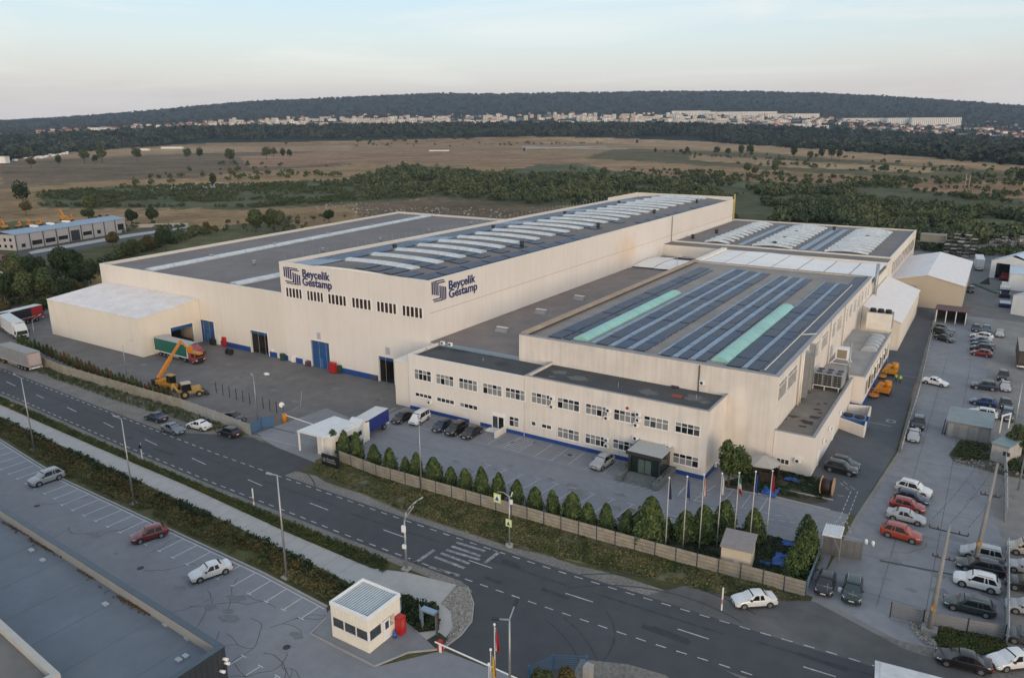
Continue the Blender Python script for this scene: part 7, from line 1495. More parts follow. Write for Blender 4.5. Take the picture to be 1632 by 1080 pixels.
q = G(631, 1014); t = thing('water_bottle', q, 'blue water bottle beside the red drinks machine', 'bottle'); m = MB(); m.tube((bx1 + .45, by1 - 1.45, .08), (bx1 + .45, by1 - 1.45, .62), .2, 12); m.tube((bx1 + .45, by1 - 1.45, .62), (bx1 + .45, by1 - 1.45, .75), .2, 12, .06); m.build('body', M('bottle_blue', (.03, .09, .32), .3, .1), t)
# pedestrian gate frame and barrier
tg = thing('pedestrian_gate', G(680, 1000), 'blue and steel turnstile gate under a small flat lintel by the booth', 'gate'); a = G(674, 1003); b = G(696, 1012); m = MB()
for p_ in (a, b): m.beam(p_, p_ + Vector((0, 0, 2.5)), .16)
m.beam(a + Vector((0, 0, 2.5)), b + Vector((0, 0, 2.5)), .7, .18); m.build('frame', M('gate_steel', (.25, .33, .42), .4, .1, 1, .5), tg); m = MB()
for k in range(9): m.beam(a + Vector((-.9, .6, .2 + k * .25)), a + Vector((-.05, .1, .2 + k * .25)), .05)
m.build('bar', metal, tg); m = MB(); m.beam(b + Vector((.25, -.2, 0)), b + Vector((.25, -.2, 2.6)), .12); m.build('post', M('gate_brown', (.12, .07, .05), .6, 0), tg)
tb = thing('barrier', G(702, 1036), 'red and white lifting barrier with long white boom lowered across the entrance', 'barrier'); p = G(702, 1036); m = MB(); m.box(p.x - .22, p.x + .22, p.y - .2, p.y + .2, .02, 1.1); m.build('housing', rd, tb); m = MB(); m.box(p.x + .02, p.x + .3, p.y - .25, p.y - .202, .02, 1.0); m.build('white_stripe', frame_w, tb)
e = G(830, 1083, 1.0); m = MB(); m.beam((p.x - .4, p.y - .3, 1.0), e, .09, .11); m.build('boom', frame_w, tb)
tfe = thing('blue_railing', G(845, 1078), 'blue mesh railing at the bottom edge by the bushes', 'fence'); m = MB(); pts_ = [G(843, 1085), G(882, 1066), G(935, 1068)]
for q in pts_: m.beam(q, q + Vector((0, 0, 1.7)), .1)
m.build('post', M('rail_blue', (.03, .16, .32), .5, .05), tfe)
for u, v in zip(pts_, pts_[1:]):
    m = MB()
    for k in range(7): m.beam(u + Vector((0, 0, .15 + k * .23)), v + Vector((0, 0, .15 + k * .23)), .025)
    m.build('rail', MATS['rail_blue'], tfe)
p = G(937, 1082); t = thing('gate_post', p, 'pale concrete block post at the bottom edge beside the gravel', 'post'); m = MB(); m.box(p.x - .35, p.x + .35, p.y - .4, p.y + .4, 0, 1.5); m.build('shaft', kerbm, t)
# gatehouse canopy near the main entrance
gh = thing('gatehouse', G(510, 720), 'small gatehouse under a large flat white canopy at the factory entrance', 'gatehouse'); zc_ = 3.1
cp4 = [G(473, 688, zc_), G(533, 664.5, zc_), G(567, 675, zc_), G(517, 699, zc_)]
m = MB(); m.prism([(q.x, q.y) for q in cp4], zc_, zc_ + .22); m.build('canopy', M('canopy_white', (.70, .71, .70), .6, .06, 1), gh)
m = MB(); 
for q in (cp4[0], cp4[3].lerp(cp4[0], .1), cp4[1]): qq = q.lerp((cp4[0] + cp4[2]) / 2, .06); m.beam((qq.x, qq.y, 0), (qq.x, qq.y, zc_), .22)
m.build('post', frame_w, gh)
x0, x1 = cp4[3].x - 2.0, cp4[2].x - .3; yb = cp4[3].y + 1.0; m = MB(); m.box(cp4[0].x + 3.4, cp4[3].x + .9, cp4[3].y + .5, cp4[2].y + 1.8, 0, zc_ - .01); m.build('cabin_wall', cap_m, gh)
m = MB()
for k in range(3): m.box(cp4[3].x + .905, cp4[3].x + .93, cp4[3].y + 1.3 + k * 1.3, cp4[3].y + 2.2 + k * 1.3, 1.1, 2.3)
m.build('window', glass_d, gh)
# black company board beside it
p = G(514, 741); q = G(541, 749); t = thing('company_board', p, 'black company board with pale emblem and lettering at the end of the hedge fence', 'sign'); m = MB(); d = (q - p); m.beam(p + Vector((0, 0, 1.05)), q + Vector((0, 0, 1.05)), .15, 1.9); bd = m.build('board', M('board_black', (.015, .016, .02), .4, .1), t)
ux = d.normalized(); nn = Vector((ux.y, -ux.x, 0)); 
m = MB(); c0 = p + ux * .3 + nn * .09 + Vector((0, 0, .8))
for k in range(4): m.beam(c0 + ux * k * .14, c0 + ux * k * .14 + Vector((0, 0, .6)), .05, .02)
m.build('emblem', M('board_grey', (.30, .31, .33), .5, 0), t)
for txt, dz in (('Beyçelik', .5), ('Gestamp', .12)):
    cu = bpy.data.curves.new('lettering', 'FONT'); cu.body = txt; cu.size = .5; cu.extrude = .01; o = bpy.data.objects.new('lettering', cu); COL.objects.link(o); o.parent = t; mm = Matrix((ux, Vector((0, 0, 1)), nn)).transposed().to_4x4(); mm.translation = ux * 1.0 + nn * .1 + Vector((0, 0, .65 + dz)); cu.materials.append(MATS['board_grey']); o = solid_text(o); o.matrix_local = mm
# main gate barrier with orange housing, blue gate leaf, round mirror post
p = G(454, 672); t = thing('barrier', p, 'orange barrier housing with striped white boom at the factory entrance', 'barrier'); m = MB(); m.tube(p, p + Vector((0, 0, 1.5)), .45, 12, .38); m.build('housing', yel2, t); m = MB(); m.beam(p + Vector((.2, 0, 1.3)), G(499, 676, 1.0), .11); m.build('boom', frame_w, t); m = MB(); m.beam(p + Vector((.1, 0, 1.3)), G(479, 646, 3.2), .07); m.beam(G(479, 646, 3.2), G(481, 623, 5), .06); m.build('stay', metal, t)
p = G(453, 668); t = thing('mirror_post', p, 'blue post topped with a round pale mirror beside the orange barrier', 'mirror'); h = top_z(p, 645); m = MB(); m.beam(p, p + Vector((0, 0, h)), .12); m.build('post', MATS['fence_blue'], t); m = MB(); c = p + Vector((-.3, 0, h)); m.tube(c, c + Vector((.1, -.12, 0)), .45, 14); m.build('mirror', frame_w, t)
a = G(402, 692); b = G(418, 683); c = G(436, 680); t = thing('gate_leaf', a, 'blue metal gate leaves folded open at the end of the concrete fence', 'gate'); 
for u, v in ((a, b), (b, c)):
    m = MB()
    for k in range(9): q = u.lerp(v, k / 8); m.beam(q, q + Vector((0, 0, 2.0)), .07)
    m.beam(u + Vector((0, 0, .2)), v + Vector((0, 0, .2)), .1); m.beam(u + Vector((0, 0, 1.9)), v + Vector((0, 0, 1.9)), .1); m.build('leaf', MATS['fence_blue'], t); m = MB(); m.beam(u + Vector((0, .05, 1)), v + Vector((0, .05, 1)), .03, 1.5); m.build('infill', M('gate_grey_blue', (.10, .17, .25), .6, .1, 1), t)
# transformer hut, turnstile shelter, blue covers in the flag bed
p = G(1172, 917); th = thing('transformer_hut', p, 'small cream hut with slightly sloping grey roof behind the hedge fence', 'hut'); a = G(1147, 907); b = G(1194, 918); m = MB(); d = (b - a).normalized(); n2 = Vector((-d.y, d.x, 0)); c1 = a; c2 = b; c3 = b + n2 * 3.4; c4 = a + n2 * 3.4
m.hexa([(*v[:2], 0) for v in (c1, c2, c3, c4)] + [(*c1[:2], 2.95), (*c2[:2], 2.95), (*c3[:2], 3.2), (*c4[:2], 3.2)]); m.build('wall', M('hut_cream', (.56, .48, .38), .8, .06, 1, tone=[(.6, .08)]), th)
m = MB(); ee = [c1 - d * .15 - n2 * .2, c2 + d * .15 - n2 * .2, c3 + d * .15 + n2 * .2, c4 - d * .15 + n2 * .2]; m.hexa([(*v[:2], z) for v, z in zip(ee, (2.96, 2.96, 3.21, 3.21))] + [(*v[:2], z) for v, z in zip(ee, (3.12, 3.12, 3.37, 3.37))]); m.build('roof', M('hut_roof', (.26, .23, .22), .85, .12, 1.5), th)
m = MB(); q = a.lerp(b, .52) - n2 * .02; m.beam(q + Vector((-.3, 0, 1.3)), q + Vector((.3, 0, 1.3)), .02, .5); m.build('notice', frame_w, th)
sh = thing('turnstile_shelter', G(1345, 880), 'grey turnstile cage with a white ribbed shelter roof on posts', 'shelter'); zt_ = 3.0
r4 = [G(1310, 852, zt_), G(1316, 836, zt_), G(1346, 841, zt_), G(1341, 858, zt_)]
m = MB(); m.prism([(q.x, q.y) for q in r4], zt_, zt_ + .15)
for k in range(9): u = r4[0].lerp(r4[3], (k + .5) / 9); v = r4[1].lerp(r4[2], (k + .5) / 9); m.beam(u + Vector((0, 0, .2)), v + Vector((0, 0, .2)), .1, .1)
m.build('roof', M('shelter_white', (.74, .74, .73), .5, .08, 2), sh); m = MB()
for q in (r4[0], r4[3]): m.beam((q.x, q.y, 0), (q.x, q.y, zt_), .12)
m.beam((r4[3].x, r4[3].y, 1.2), (r4[3].x - .8, r4[3].y, 2.9), .08); m.build('post', metal, sh); m = MB(); a = G(1311, 882); b = G(1371, 892)
for k in range(26): q = a.lerp(b, k / 25); m.beam(q, q + Vector((0, 0, 2.2)), .12 if k % 5 else .2, .06)
for z in (.1, 1.1, 2.15): m.beam(a + Vector((0, 0, z)), b + Vector((0, 0, z)), .08)
m.build('bar', M('cage_grey', (.16, .15, .14), .7, .15, 2), sh)['kind'] = 'stuff'; m = MB(); m.beam(G(1342, 853, 2.3), G(1374, 861, 2.3), .25, .1); m.build('lintel', M('lintel_lilac', (.25, .25, .30), .6, .1), sh)
bluec = M('cover_blue', (.018, .085, .32), .6, .2, 1.2)
for (px, py, w, dd, lb) in ((1245, 894, 1.7, 2.9, 'largest blue cover sheet lying in the flag bed beside the dense shrub'), (1258, 868, 1.6, 1.2, 'blue cover sheet nearest the lane kerb in the flag bed'), (1219, 899, 1.1, .5, 'small blue sheet scrap on the soil of the flag bed'), (1227, 785, 2.0, 2.6, 'blue sheet on the garden bed beneath the red flag'), (1262, 766, 2.0, 1.2, 'faded blue sheet on the garden bed near the plant building')):
    p = G(px, py); t = thing('cover_sheet', p, lb, 'tarpaulin'); m = MB(); n = 6; g = random.Random(px)
    zz = [[.12 + g.uniform(0, .22) for _ in range(n + 1)] for _ in range(n + 1)]
    for i in range(n):
        for j in range(n): f_ = lambda i, j: (p.x + (i / n - .5) * w + .08 * sin(j * 2), p.y + (j / n - .5) * dd + .06 * sin(i * 2.2), zz[i][j]); m.quad(f_(i, j), f_(i + 1, j), f_(i + 1, j + 1), f_(i, j + 1))
    m.build('cloth', bluec, t)
# gazebo by the tree
p = G(1213, 765); gz = thing('gazebo', p, 'small brown wooden gazebo with pale hexagonal roof beside the tall tree', 'gazebo'); m = MB(); c = Vector((p.x - .2, p.y + 1.2, 0)); R_ = 2.5
ring_ = [(c.x + R_ * cos(k * pi / 3 + .2), c.y + R_ * sin(k * pi / 3 + .2)) for k in range(6)]; m.add([(*q, 2.4) for q in ring_] + [(c.x, c.y, 3.3)] + [(*q, 2.3) for q in ring_], [(i, (i + 1) % 6, 6) for i in range(6)] + [(i + 7, (i + 1) % 6 + 7, (i + 1) % 6, i) for i in range(6)]); m.build('roof', M('gazebo_roof', (.42, .40, .36), .8, .08, 1), gz)
wood = M('wood_dark', (.045, .028, .022), .8, .2, 2)
for k in range(6): q = ring_[k]; qq = (c.x + (q[0] - c.x) * .86, c.y + (q[1] - c.y) * .86); m = MB(); m.beam((*qq, 0), (*qq, 2.35), .14); m.build('post', wood, gz)
for k in range(5):
    q = ring_[k]; r = ring_[(k + 1) % 6]
    for z in (.25, .55, .85, 1.15, 1.45): m = MB(); m.beam((c.x + (q[0] - c.x) * .84, c.y + (q[1] - c.y) * .84, z), (c.x + (r[0] - c.x) * .84, c.y + (r[1] - c.y) * .84, z), .05, .24); m.build('plank', wood, gz)
# cable reel
p = G(1317, 787); t = thing('cable_drum', p, 'big wooden cable drum standing on edge at the corner of the garden bed', 'cable drum'); m = MB()
for s in (-.75, .75): m.tube((p.x + s - .06, p.y, 1.25), (p.x + s + .06, p.y, 1.25), 1.25, 24)
m.build('flange', M('drum_wood', (.40, .26, .16), .8, .2, 2), t); m = MB(); m.tube((p.x - .68, p.y, 1.25), (p.x + .68, p.y, 1.25), .95, 24); m.build('cable', M('cable_brown', (.035, .018, .015), .6, .3, 4), t)
# objects along the yard doors
for i, (px, py, w, h_, mt, nm, ct_, lb) in enumerate(((358.5, 552, .9, 2.2, rd, 'cabinet', 'cabinet', 'red hose cabinet against the wall right of the first blue door'), (349, 549, 1.1, 2.1, cap_m, 'cabinet', 'cabinet', 'pale cupboard between the first blue door and the red cabinet'), (340, 549, 1.6, 1.3, ydk, 'waste_bin', 'bin', 'black bins heaped by the first blue door'),
        (531, 594, 1.6, 2.2, rd, 'cabinet', 'cabinet', 'largest red cabinet right of the blue roller door on the tall hall'), (542, 594, .8, 1.6, M('bin_green', (.02, .07, .05), .6, .1), 'waste_bin', 'bin', 'green bin next to the largest red cabinet'), (451, 574, 1.0, 1.5, MATS['bin_green'], 'waste_bin', 'bin', 'green bin between two roller doors against the blue plinth'), (437.5, 568, .9, 1.9, frame_w, 'cabinet', 'cabinet', 'white narrow cupboard right of the open roller door'), (469, 577, .9, 1.2, frame_w, 'cabinet', 'cabinet', 'low white box against the blue plinth of the tall hall'),
        (491, 583, .9, 1.0, M('machine_red', (.10, .05, .06), .6, .2), 'pallet_truck', 'trolley', 'dark red trolley left of the blue roller door'), (598, 605, 1.2, 1.0, M('machine_olive', (.09, .08, .06), .6, .2), 'trolley', 'trolley', 'olive trolley left of the open dark doorway'), (395, 557, .9, 1.6, M('machine_red', (.1, .05, .06)), 'trolley', 'trolley', 'dark trolley left of the open roller door of the low hall'))):
    p = G(px, py); t = thing(nm, p, lb, ct_); m = MB(); m.box(p.x - w / 2, p.x + w / 2, p.y - .35, p.y + .35, .08, h_); bo = m.build('body', mt, t); m = MB(); m.box(p.x - w / 2 + .06, p.x + w / 2 - .06, p.y - .38, p.y - .355, .2, h_ - .12); m.build('door', mt, t)
    m = MB(); [m.box(p.x + s * w * .4 - .05, p.x + s * w * .4 + .05, p.y - .3, p.y + .3, 0, .08) for s in (-1, 1)]; m.build('foot', ydk, t)
p = G(366, 565); t = thing('cable_drum', p, 'black wire spool lying in the yard in front of the low hall', 'spool'); m = MB(); [m.tube((p.x + s - .05, p.y, .7), (p.x + s + .05, p.y, .7), .7, 16) for s in (-.6, .6)]; m.tube((p.x - .6, p.y, .7), (p.x + .6, p.y, .7), .25, 10); m.build('body', ydk, t)
p = G(425, 597); t = thing('bucket', p, 'white bag lying alone on the yard asphalt', 'bag'); V = leaves(40, blob_shape(.5, .25, .2, 3, 2), .2, 3) ; m = MB(); m.loft([[(p.x + r * cos(a) * 1.4, p.y + r * sin(a), z) for a in np.linspace(0, 2 * pi, 9)[:-1]] for r, z in ((.45, .02), (.55, .2), (.3, .38), (.05, .42))], 0, True); m.build('bag', frame_w, t); t.name = 'rubbish_bag'
for (px, py, lb) in ((1380, 866, 'small white bollard nearer the turnstile cage'), (1391, 869, 'white bollard right of the turnstile cage')): p = G(px, py); t = thing('bollard', p, lb, 'bollard'); m = MB(); m.tube(p, p + Vector((0, 0, .55)), .22, 10, .16); m.build('body', frame_w, t)
p = G(1338, 943); t = thing('ball_bollard', p, 'white round bollard between the pair of cars by the blue fence', 'bollard'); m = MB(); m.tube(p, p + Vector((0, 0, .5)), .28, 12, .2); m.build('body', frame_w, t)
# mesh gates in front of the pair of cars, posts
for (px, py, lb) in ((1317, 951, 'thin grey post standing in front of the black hatchback of the pair'), (1357, 963, 'thin grey cross post in front of the dark green off-roader')): p = G(px, py); t = thing('thin_post', p, lb, 'post'); m = MB(); m.beam(p, p + Vector((0, 0, 1.6)), .07); m.beam(p + Vector((-.4, 0, 1.2)), p + Vector((.4, 0, 1.2)), .05); m.build('shaft', metal, t)
# ------------------------------------------------------------------ right hand yard
gr = thing('garage_block', G(1540, 700), 'row of grey metal garages with weathered doors and bluish sloping roof', 'garage'); a = G(1507, 694); b = G(1576, 707); d = (b - a).normalized(); n2 = Vector((-d.y, d.x, 0)); gw = M('garage_grey', (.25, .255, .26), .7, .12, 1, streak=(1.5, .2)); Lg = (b - a).length
m = MB(); c = [a, b, b + n2 * 5, a + n2 * 5]; m.hexa([(*v[:2], 0) for v in c] + [(*v[:2], z) for v, z in zip(c, (2.6, 2.6, 3.3, 3.3))]); m.build('wall', gw, gr); m = MB(); e = [a - d * .2 - n2 * .3, b + d * .2 - n2 * .3, b + d * .2 + n2 * 5.2, a - d * .2 + n2 * 5.2]; m.hexa([(*v[:2], z) for v, z in zip(e, (2.6, 2.6, 3.35, 3.35))] + [(*v[:2], z) for v, z in zip(e, (2.7, 2.7, 3.45, 3.45))]); m.build('roof', M('garage_roof', (.22, .26, .27), .6, .12, .8), gr)
for k in range(4): m = MB(); u = a + d * (Lg * k / 4 + .15) - n2 * .04; v = a + d * (Lg * (k + 1) / 4 - .15) - n2 * .04; m.beam(u + Vector((0, 0, 1.15)), v + Vector((0, 0, 1.15)), .05, 2.2); m.build('garage_door', M('garage_door', (.29, .29, .285), .7, .15, 1, streak=(1.2, .22)), gr)
hu = thing('switch_hut', G(1590, 735), 'little whitish hut with bluish flat roof beside the rubbly verge', 'hut'); a = G(1577, 733); b = G(1603, 741); d = (b - a).normalized(); n2 = Vector((-d.y, d.x, 0)); c = [a, b, b + n2 * 5.4, a + n2 * 5.4]
m = MB(); m.prism([(v.x, v.y) for v in c], 0, 2.7); m.build('wall', M('hut_white', (.42, .41, .39), .8, .1, 1, tone=[(.9, .15)]), hu); m = MB(); e = [a - d * .15 - n2 * .2, b + d * .15 - n2 * .2, b + d * .15 + n2 * 5.6, a - d * .15 + n2 * 5.6]; m.prism([(v.x, v.y) for v in e], 2.71, 2.87); m.build('roof', M('hut_roof_blue', (.19, .25, .26), .6, .12, .8), hu)
m = MB(); q = a + d * 1.6 - n2 * .03; m.beam(q + Vector((0, 0, 1.7)), q + d * .9 + Vector((0, 0, 1.7)), .04, .6); m.build('vent', metal_d, hu)
t = thing('pipe_portal', G(1600, 680), 'white inverted-U pipe frame behind the little whitish hut', 'frame'); a = G(1593, 690); b = G(1607, 682); m = MB(); m.beam(a, a + Vector((0, 0, 3)), .18); m.beam(b, b + Vector((0, 0, 2.6)), .18); m.beam(a + Vector((0, 0, 3)), b + Vector((0, 0, 2.6)), .18); m.build('frame', frame_w, t)
t = thing('metal_container', G(1502, 690), 'dark rusty scrap bin leaning at the corner of the garages', 'bin'); p = G(1501, 692); m = MB(); [m.beam(p + Vector((k * .35, 0, 0)), p + Vector((k * .35 + .2, .8, 2.4)), .12) for k in range(5)]; m.beam(p + Vector((0, .1, .3)), p + Vector((1.6, .1, .3)), .1); m.build('bar', ydk, t)
# storage tents
def tent(label, a, b, depth, he, hr, rm, wm, opening=None, rz=0):
    a = G(*a); b = G(*b); d = (b - a).normalized(); n2 = Vector((-d.y, d.x, 0)); w = (b - a).length; mid = a.lerp(b, .5); t = thing('storage_tent', a, label, 'tent')
    A = lambda u, z, v=0.0: a + d * (w * u) + n2 * v + Vector((0, 0, z))
    m = MB()
    if opening:
        u0, u1, zo = opening; zl = lambda u: he + (hr - he) * (1 - abs(2 * u - 1))
        m.add([A(0, 0), A(u0, 0), A(u0, zl(u0)), A(0, he)], [(0, 1, 2, 3)]); m.add([A(u1, 0), A(1, 0), A(1, he), A(u1, zl(u1))], [(0, 1, 2, 3)])
        if u0 < .5 < u1: m.add([A(u0, zo), A(u1, zo), A(u1, zl(u1)), A(.5, hr), A(u0, zl(u0))], [(0, 1, 2, 3, 4)])
        else: m.add([A(u0, zo), A(u1, zo), A(u1, zl(u1)), A(u0, zl(u0))], [(0, 1, 2, 3)])
    else: m.add([A(0, 0), A(1, 0), A(1, he), A(.5, hr), A(0, he)], [(0, 1, 2, 3, 4)])
    m.add([A(0, 0, depth), A(1, 0, depth), A(1, he, depth), A(.5, hr, depth), A(0, he, depth)], [(4, 3, 2, 1, 0)]); m.add([A(0, 0), A(0, he), A(0, he, depth), A(0, 0, depth)], [(0, 1, 2, 3)]); m.add([A(1, 0), A(1, 0, depth), A(1, he, depth), A(1, he)], [(0, 1, 2, 3)])
    m.build('wall', wm, t)
    if opening: m = MB(); m.add([A(u0, 0, 2.5), A(u1, 0, 2.5), A(u1, zo, 2.5), A(u0, zo, 2.5)], [(0, 1, 2, 3)]); m.build('interior', dark, t)
    n = 6
    for k in range(n):
        v0, v1 = depth * k / n + .05, depth * (k + 1) / n - .05
        for (ua, ub, za, zb) in ((-.02, .5, he, hr), (.5, 1.02, hr, he)):
            m = MB(); q = [A(ua, za + .02, v0), A(ub, zb + .02, v0), A(ub, zb + .02, v1), A(ua, za + .02, v1)]; m.hexa(q + [x + Vector((0, 0, .08)) for x in q]); m.build('roof_sheet', rm, t)
    return t
tb_ = M('tent_blue', (.52, .60, .68), .6, .08, .5); tw_ = M('tent_white', (.76, .76, .74), .6, .06, .5)
tent('pale blue storage tent with dark open doorway and a torn roof patch', (1576, 442), (1650, 452), 34, 5.6, 8.0, tb_, tw_, (.12, .42, 5.0)); tent('pale storage tent in front at the right edge of the far yard', (1610, 500), (1690, 515), 30, 5.0, 6.8, tb_, tw_)
t = thing('storage_tent', G(1650, 470), 'second pale blue tent joined to the front tent at the right edge', 'tent'); m = MB(); p = G(1606, 464); m.box(p.x, p.x + 18, p.y + 2, p.y + 16, 0, 5); m.build('wall', tw_, t); m = MB(); m.box(p.x - .2, p.x + 18, p.y + 1.8, p.y + 16.2, 5.01, 5.2); m.build('roof', tb_, t)
# racks of metal pallets
rack_m = [M('rack_grey', (.20, .21, .20), .7, .2, 1), M('rack_rust', (.10, .07, .05), .8, .2, 1), M('rack_pale', (.36, .36, .34), .7, .2, 1)]
kk = 0
for (px, py, nst) in ((1512, 401, 5), (1522, 402, 6), (1531, 404, 5), (1540, 404, 6), (1550, 405, 5), (1508, 408, 4), (1518, 409, 4), (1528, 409, 5), (1538, 410, 4), (1547, 410, 3), (1600, 390, 3), (1615, 392, 3), (1628, 394, 4), (1590, 388, 2), (1472, 392, 2), (1480, 394, 2), (1490, 396, 2)):
    p = G(px, py)
    for k in range(nst):
        t = thing('stillage', (p.x, p.y, k * 1.35), 'steel stillage %s from the ground in the %s stack behind the gabled shed' % (ORD[k], ORD[kk]), 'crate', 'steel stillages stacked in the far yard'); m = MB(); z = k * 1.35
        for sx in (-1.2, 1.2):
            for sy in (-.8, .8): m.beam((p.x + sx, p.y + sy, z), (p.x + sx, p.y + sy, z + 1.3), .14)
        m.build('post', ydk, t); m = MB(); m.box(p.x - 1.2, p.x + 1.2, p.y - .8, p.y + .8, z + .25, z + .55); m.build('tray', rack_m[(kk * 7 + k) % 3], t)
    kk += 1
t = thing('storage_hall', G(1470, 395), 'long low tan hall with open posts behind the gabled shed', 'shed'); a = G(1464, 397); b = G(1504, 400); m = MB(); m.box(a.x, b.x, a.y + 1, a.y + 8, 3.0, 5.6); m.build('wall', M('tan_sheet', (.28, .25, .20), .8, .1, .5), t); m = MB(); [m.box(a.x + .3 + k * 1.9, a.x + .6 + k * 1.9, a.y + 1, a.y + 1.3, 0, 3.0) for k in range(7)]; m.build('post', metal_d, t); m = MB(); m.box(a.x - .2, b.x + .2, a.y + .8, a.y + 8.2, 5.61, 5.75); m.build('roof', M('tan_roof', (.25, .22, .17), .8, .1, .5), t)
p = G(1570, 459); t = thing('green_net', p, 'folded dark green net lying across the far yard', 'net'); m = MB(); q = G(1578, 465); m.beam(p + Vector((-3, 5, .15)), q + Vector((2, -2, .15)), 1.4, .25); m.build('net', M('net_green', (.05, .10, .07), .9, .3, 1), t); m = MB(); v = G(1560, 452); m.add([v, v + Vector((3, 0, 0)), v + Vector((2.4, .6, 2.2)), v + Vector((1, 2, 0))], [(0, 1, 2), (1, 3, 2), (0, 2, 3)]); m.build('heap', ydk, t)
for i, (px, py, c1_, lb) in enumerate(((1600, 446, 'darkred', 'dark red machinery load in front of the open tent'), (1601, 462, 'white', 'white-topped machine in the line beside the tents'), (1601, 473, 'navy', 'dark blue machine in the line beside the tents'), (1601, 488, 'blue', 'low blue skip at the near end of the line beside the tents'))):
    p = G(px, py); t = thing('machine', p, lb, 'machine'); m = MB(); m.box(p.x - 1.3, p.x + 1.3, p.y - 2.2, p.y + 2.2, .5, 1.2); 
    if i < 3: m.box(p.x - 1.0, p.x + 1.0, p.y - .8, p.y + 1.4, 1.2, 2.3)
    m.build('body', PAINT[c1_], t)
    for s in (-1, 1):
        for y in (-1.5, 1.5): m = MB(); m.tube((p.x + s * 1.05, p.y + y, .5), (p.x + s * 1.35, p.y + y, .5), .5, 12); m.build('wheel', tyre_m, t)
# ------------------------------------------------------------------ grey workshop at upper left
wk = thing('workshop', G(100, 385), 'long grey workshop with bluish roof and framed bays at the upper left', 'building')
a = G(27.5, 399.5); b = G(202, 369.5); d = (b - a).normalized(); n2 = Vector((-d.y, d.x, 0)); w = (b - a).length; D_ = 15; wg = M('workshop_wall', (.40, .38, .38), .8, .05, .5); wg2 = M('workshop_gable', (.28, .29, .31), .8, .08, .5)
he, hr = 6.3, 7.4; m = MB(); c = [a, b, b + n2 * D_, a + n2 * D_]; m.prism([(v.x, v.y) for v in c], 0, he); m.build('wall', wg, wk); m = MB(); q = [a - d * .3 - n2 * .3, b + d * .3 - n2 * .3, b + d * .3 + n2 * D_ / 2, a - d * .3 + n2 * D_ / 2]; m.hexa([(*v[:2], z) for v, z in zip(q, (he, he, hr, hr))] + [(*v[:2], z + .12) for v, z in zip(q, (he, he, hr, hr))]); m.build('roof', M('workshop_roof', (.22, .30, .40), .5, .08, .5), wk)
m = MB(); q = [a - d * .3 + n2 * D_ / 2, b + d * .3 + n2 * D_ / 2, b + d * .3 + n2 * (D_ + .3), a - d * .3 + n2 * (D_ + .3)]; m.hexa([(*v[:2], z) for v, z in zip(q, (hr, hr, he, he))] + [(*v[:2], z + .12) for v, z in zip(q, (hr, hr, he, he))]); m.build('roof', M('workshop_roof', (.22, .30, .40)), wk)
for k in range(10): u = a + d * (w * k / 9) - n2 * .1; m = MB(); m.beam(u, u + Vector((0, 0, he)), .25); m.build('frame_post', metal_d, wk)
for k in range(9):
    u = a + d * (w * (k + .5) / 9) - n2 * .03; ww, z0_, z1_ = [(.9, 1, 2.4), (2.4, 1.2, 3.0), (2.4, 1.2, 3.0), (2.4, 1.4, 3.0), (2.3, .1, 4.6), (2.4, 1.6, 3.2), (1.0, 1.4, 3), (1, .2, 1), (1.8, 1.4, 4.2)][k]
    m = MB(); m.beam(u - d * ww + Vector((0, 0, (z0_ + z1_) / 2)), u + d * ww + Vector((0, 0, (z0_ + z1_) / 2)), .08, z1_ - z0_); m.build('window' if k != 4 else 'door', glass_d if k != 4 else metal_d, wk)
gb = [(a + n2 * v, a + n2 * (v + 1.2)) for v in (2, 5, 8, 11)]
for (u, v) in gb:
    for z in (1.6, 4.2): m = MB(); m.beam(u - d * .02 + Vector((0, 0, z)), v - d * .02 + Vector((0, 0, z)), .06, 1.2); m.build('window', glass_d, wk)
m = MB(); 
for u_ in (.28, .42, .56): q = a + d * w * u_ + n2 * (D_ / 2 + .5); m.box(q.x - 2, q.x + 2, q.y - .8, q.y + .8, hr, hr + .7)
m.build('roof_vent', frame_w, wk)
sheet('workshop_drive', [P2([(20, 405), (30, 400), (205, 370), (300, 358), (300, 366), (215, 381), (120, 400), (60, 412)])], MATS['asphalt'], .020); sheet('workshop_path', [P2([(45, 402), (60, 398), (200, 374), (215, 372), (300, 361), (300, 363), (210, 377), (50, 405)])], pathm, .040)
panel_fence('boundary_wall', 'pale low boundary wall running right from the grey workshop', P2([(205, 364), (250, 362), (300, 361)]), 1.8, 2, pathm, pathm, 4)
rr_h = thing('house', G(0, 425), 'house with magenta-red roof at the left edge behind the trees', 'house'); p = G(8, 436); m = MB(); m.box(p.x - 9, p.x + 6, p.y - 4, p.y + 5, 0, 3.6); m.build('wall', wall_w, rr_h); m = MB(); m.hexa([(p.x - 10, p.y - 5, 3.6), (p.x + 7, p.y - 5, 3.6), (p.x + 7, p.y + .5, 6.2), (p.x - 10, p.y + .5, 6.2), (p.x - 10, p.y - 5, 3.8), (p.x + 7, p.y - 5, 3.8), (p.x + 7, p.y + .5, 6.4), (p.x - 10, p.y + .5, 6.4)]); m.hexa([(p.x - 10, p.y + .52, 6.2), (p.x + 7, p.y + .52, 6.2), (p.x + 7, p.y + 6, 3.6), (p.x - 10, p.y + 6, 3.6), (p.x - 10, p.y + .52, 6.4), (p.x + 7, p.y + .52, 6.4), (p.x + 7, p.y + 6, 3.8), (p.x - 10, p.y + 6, 3.8)]); m.build('roof', M('roof_magenta', (.16, .02, .05), .5, .1, 1), rr_h)
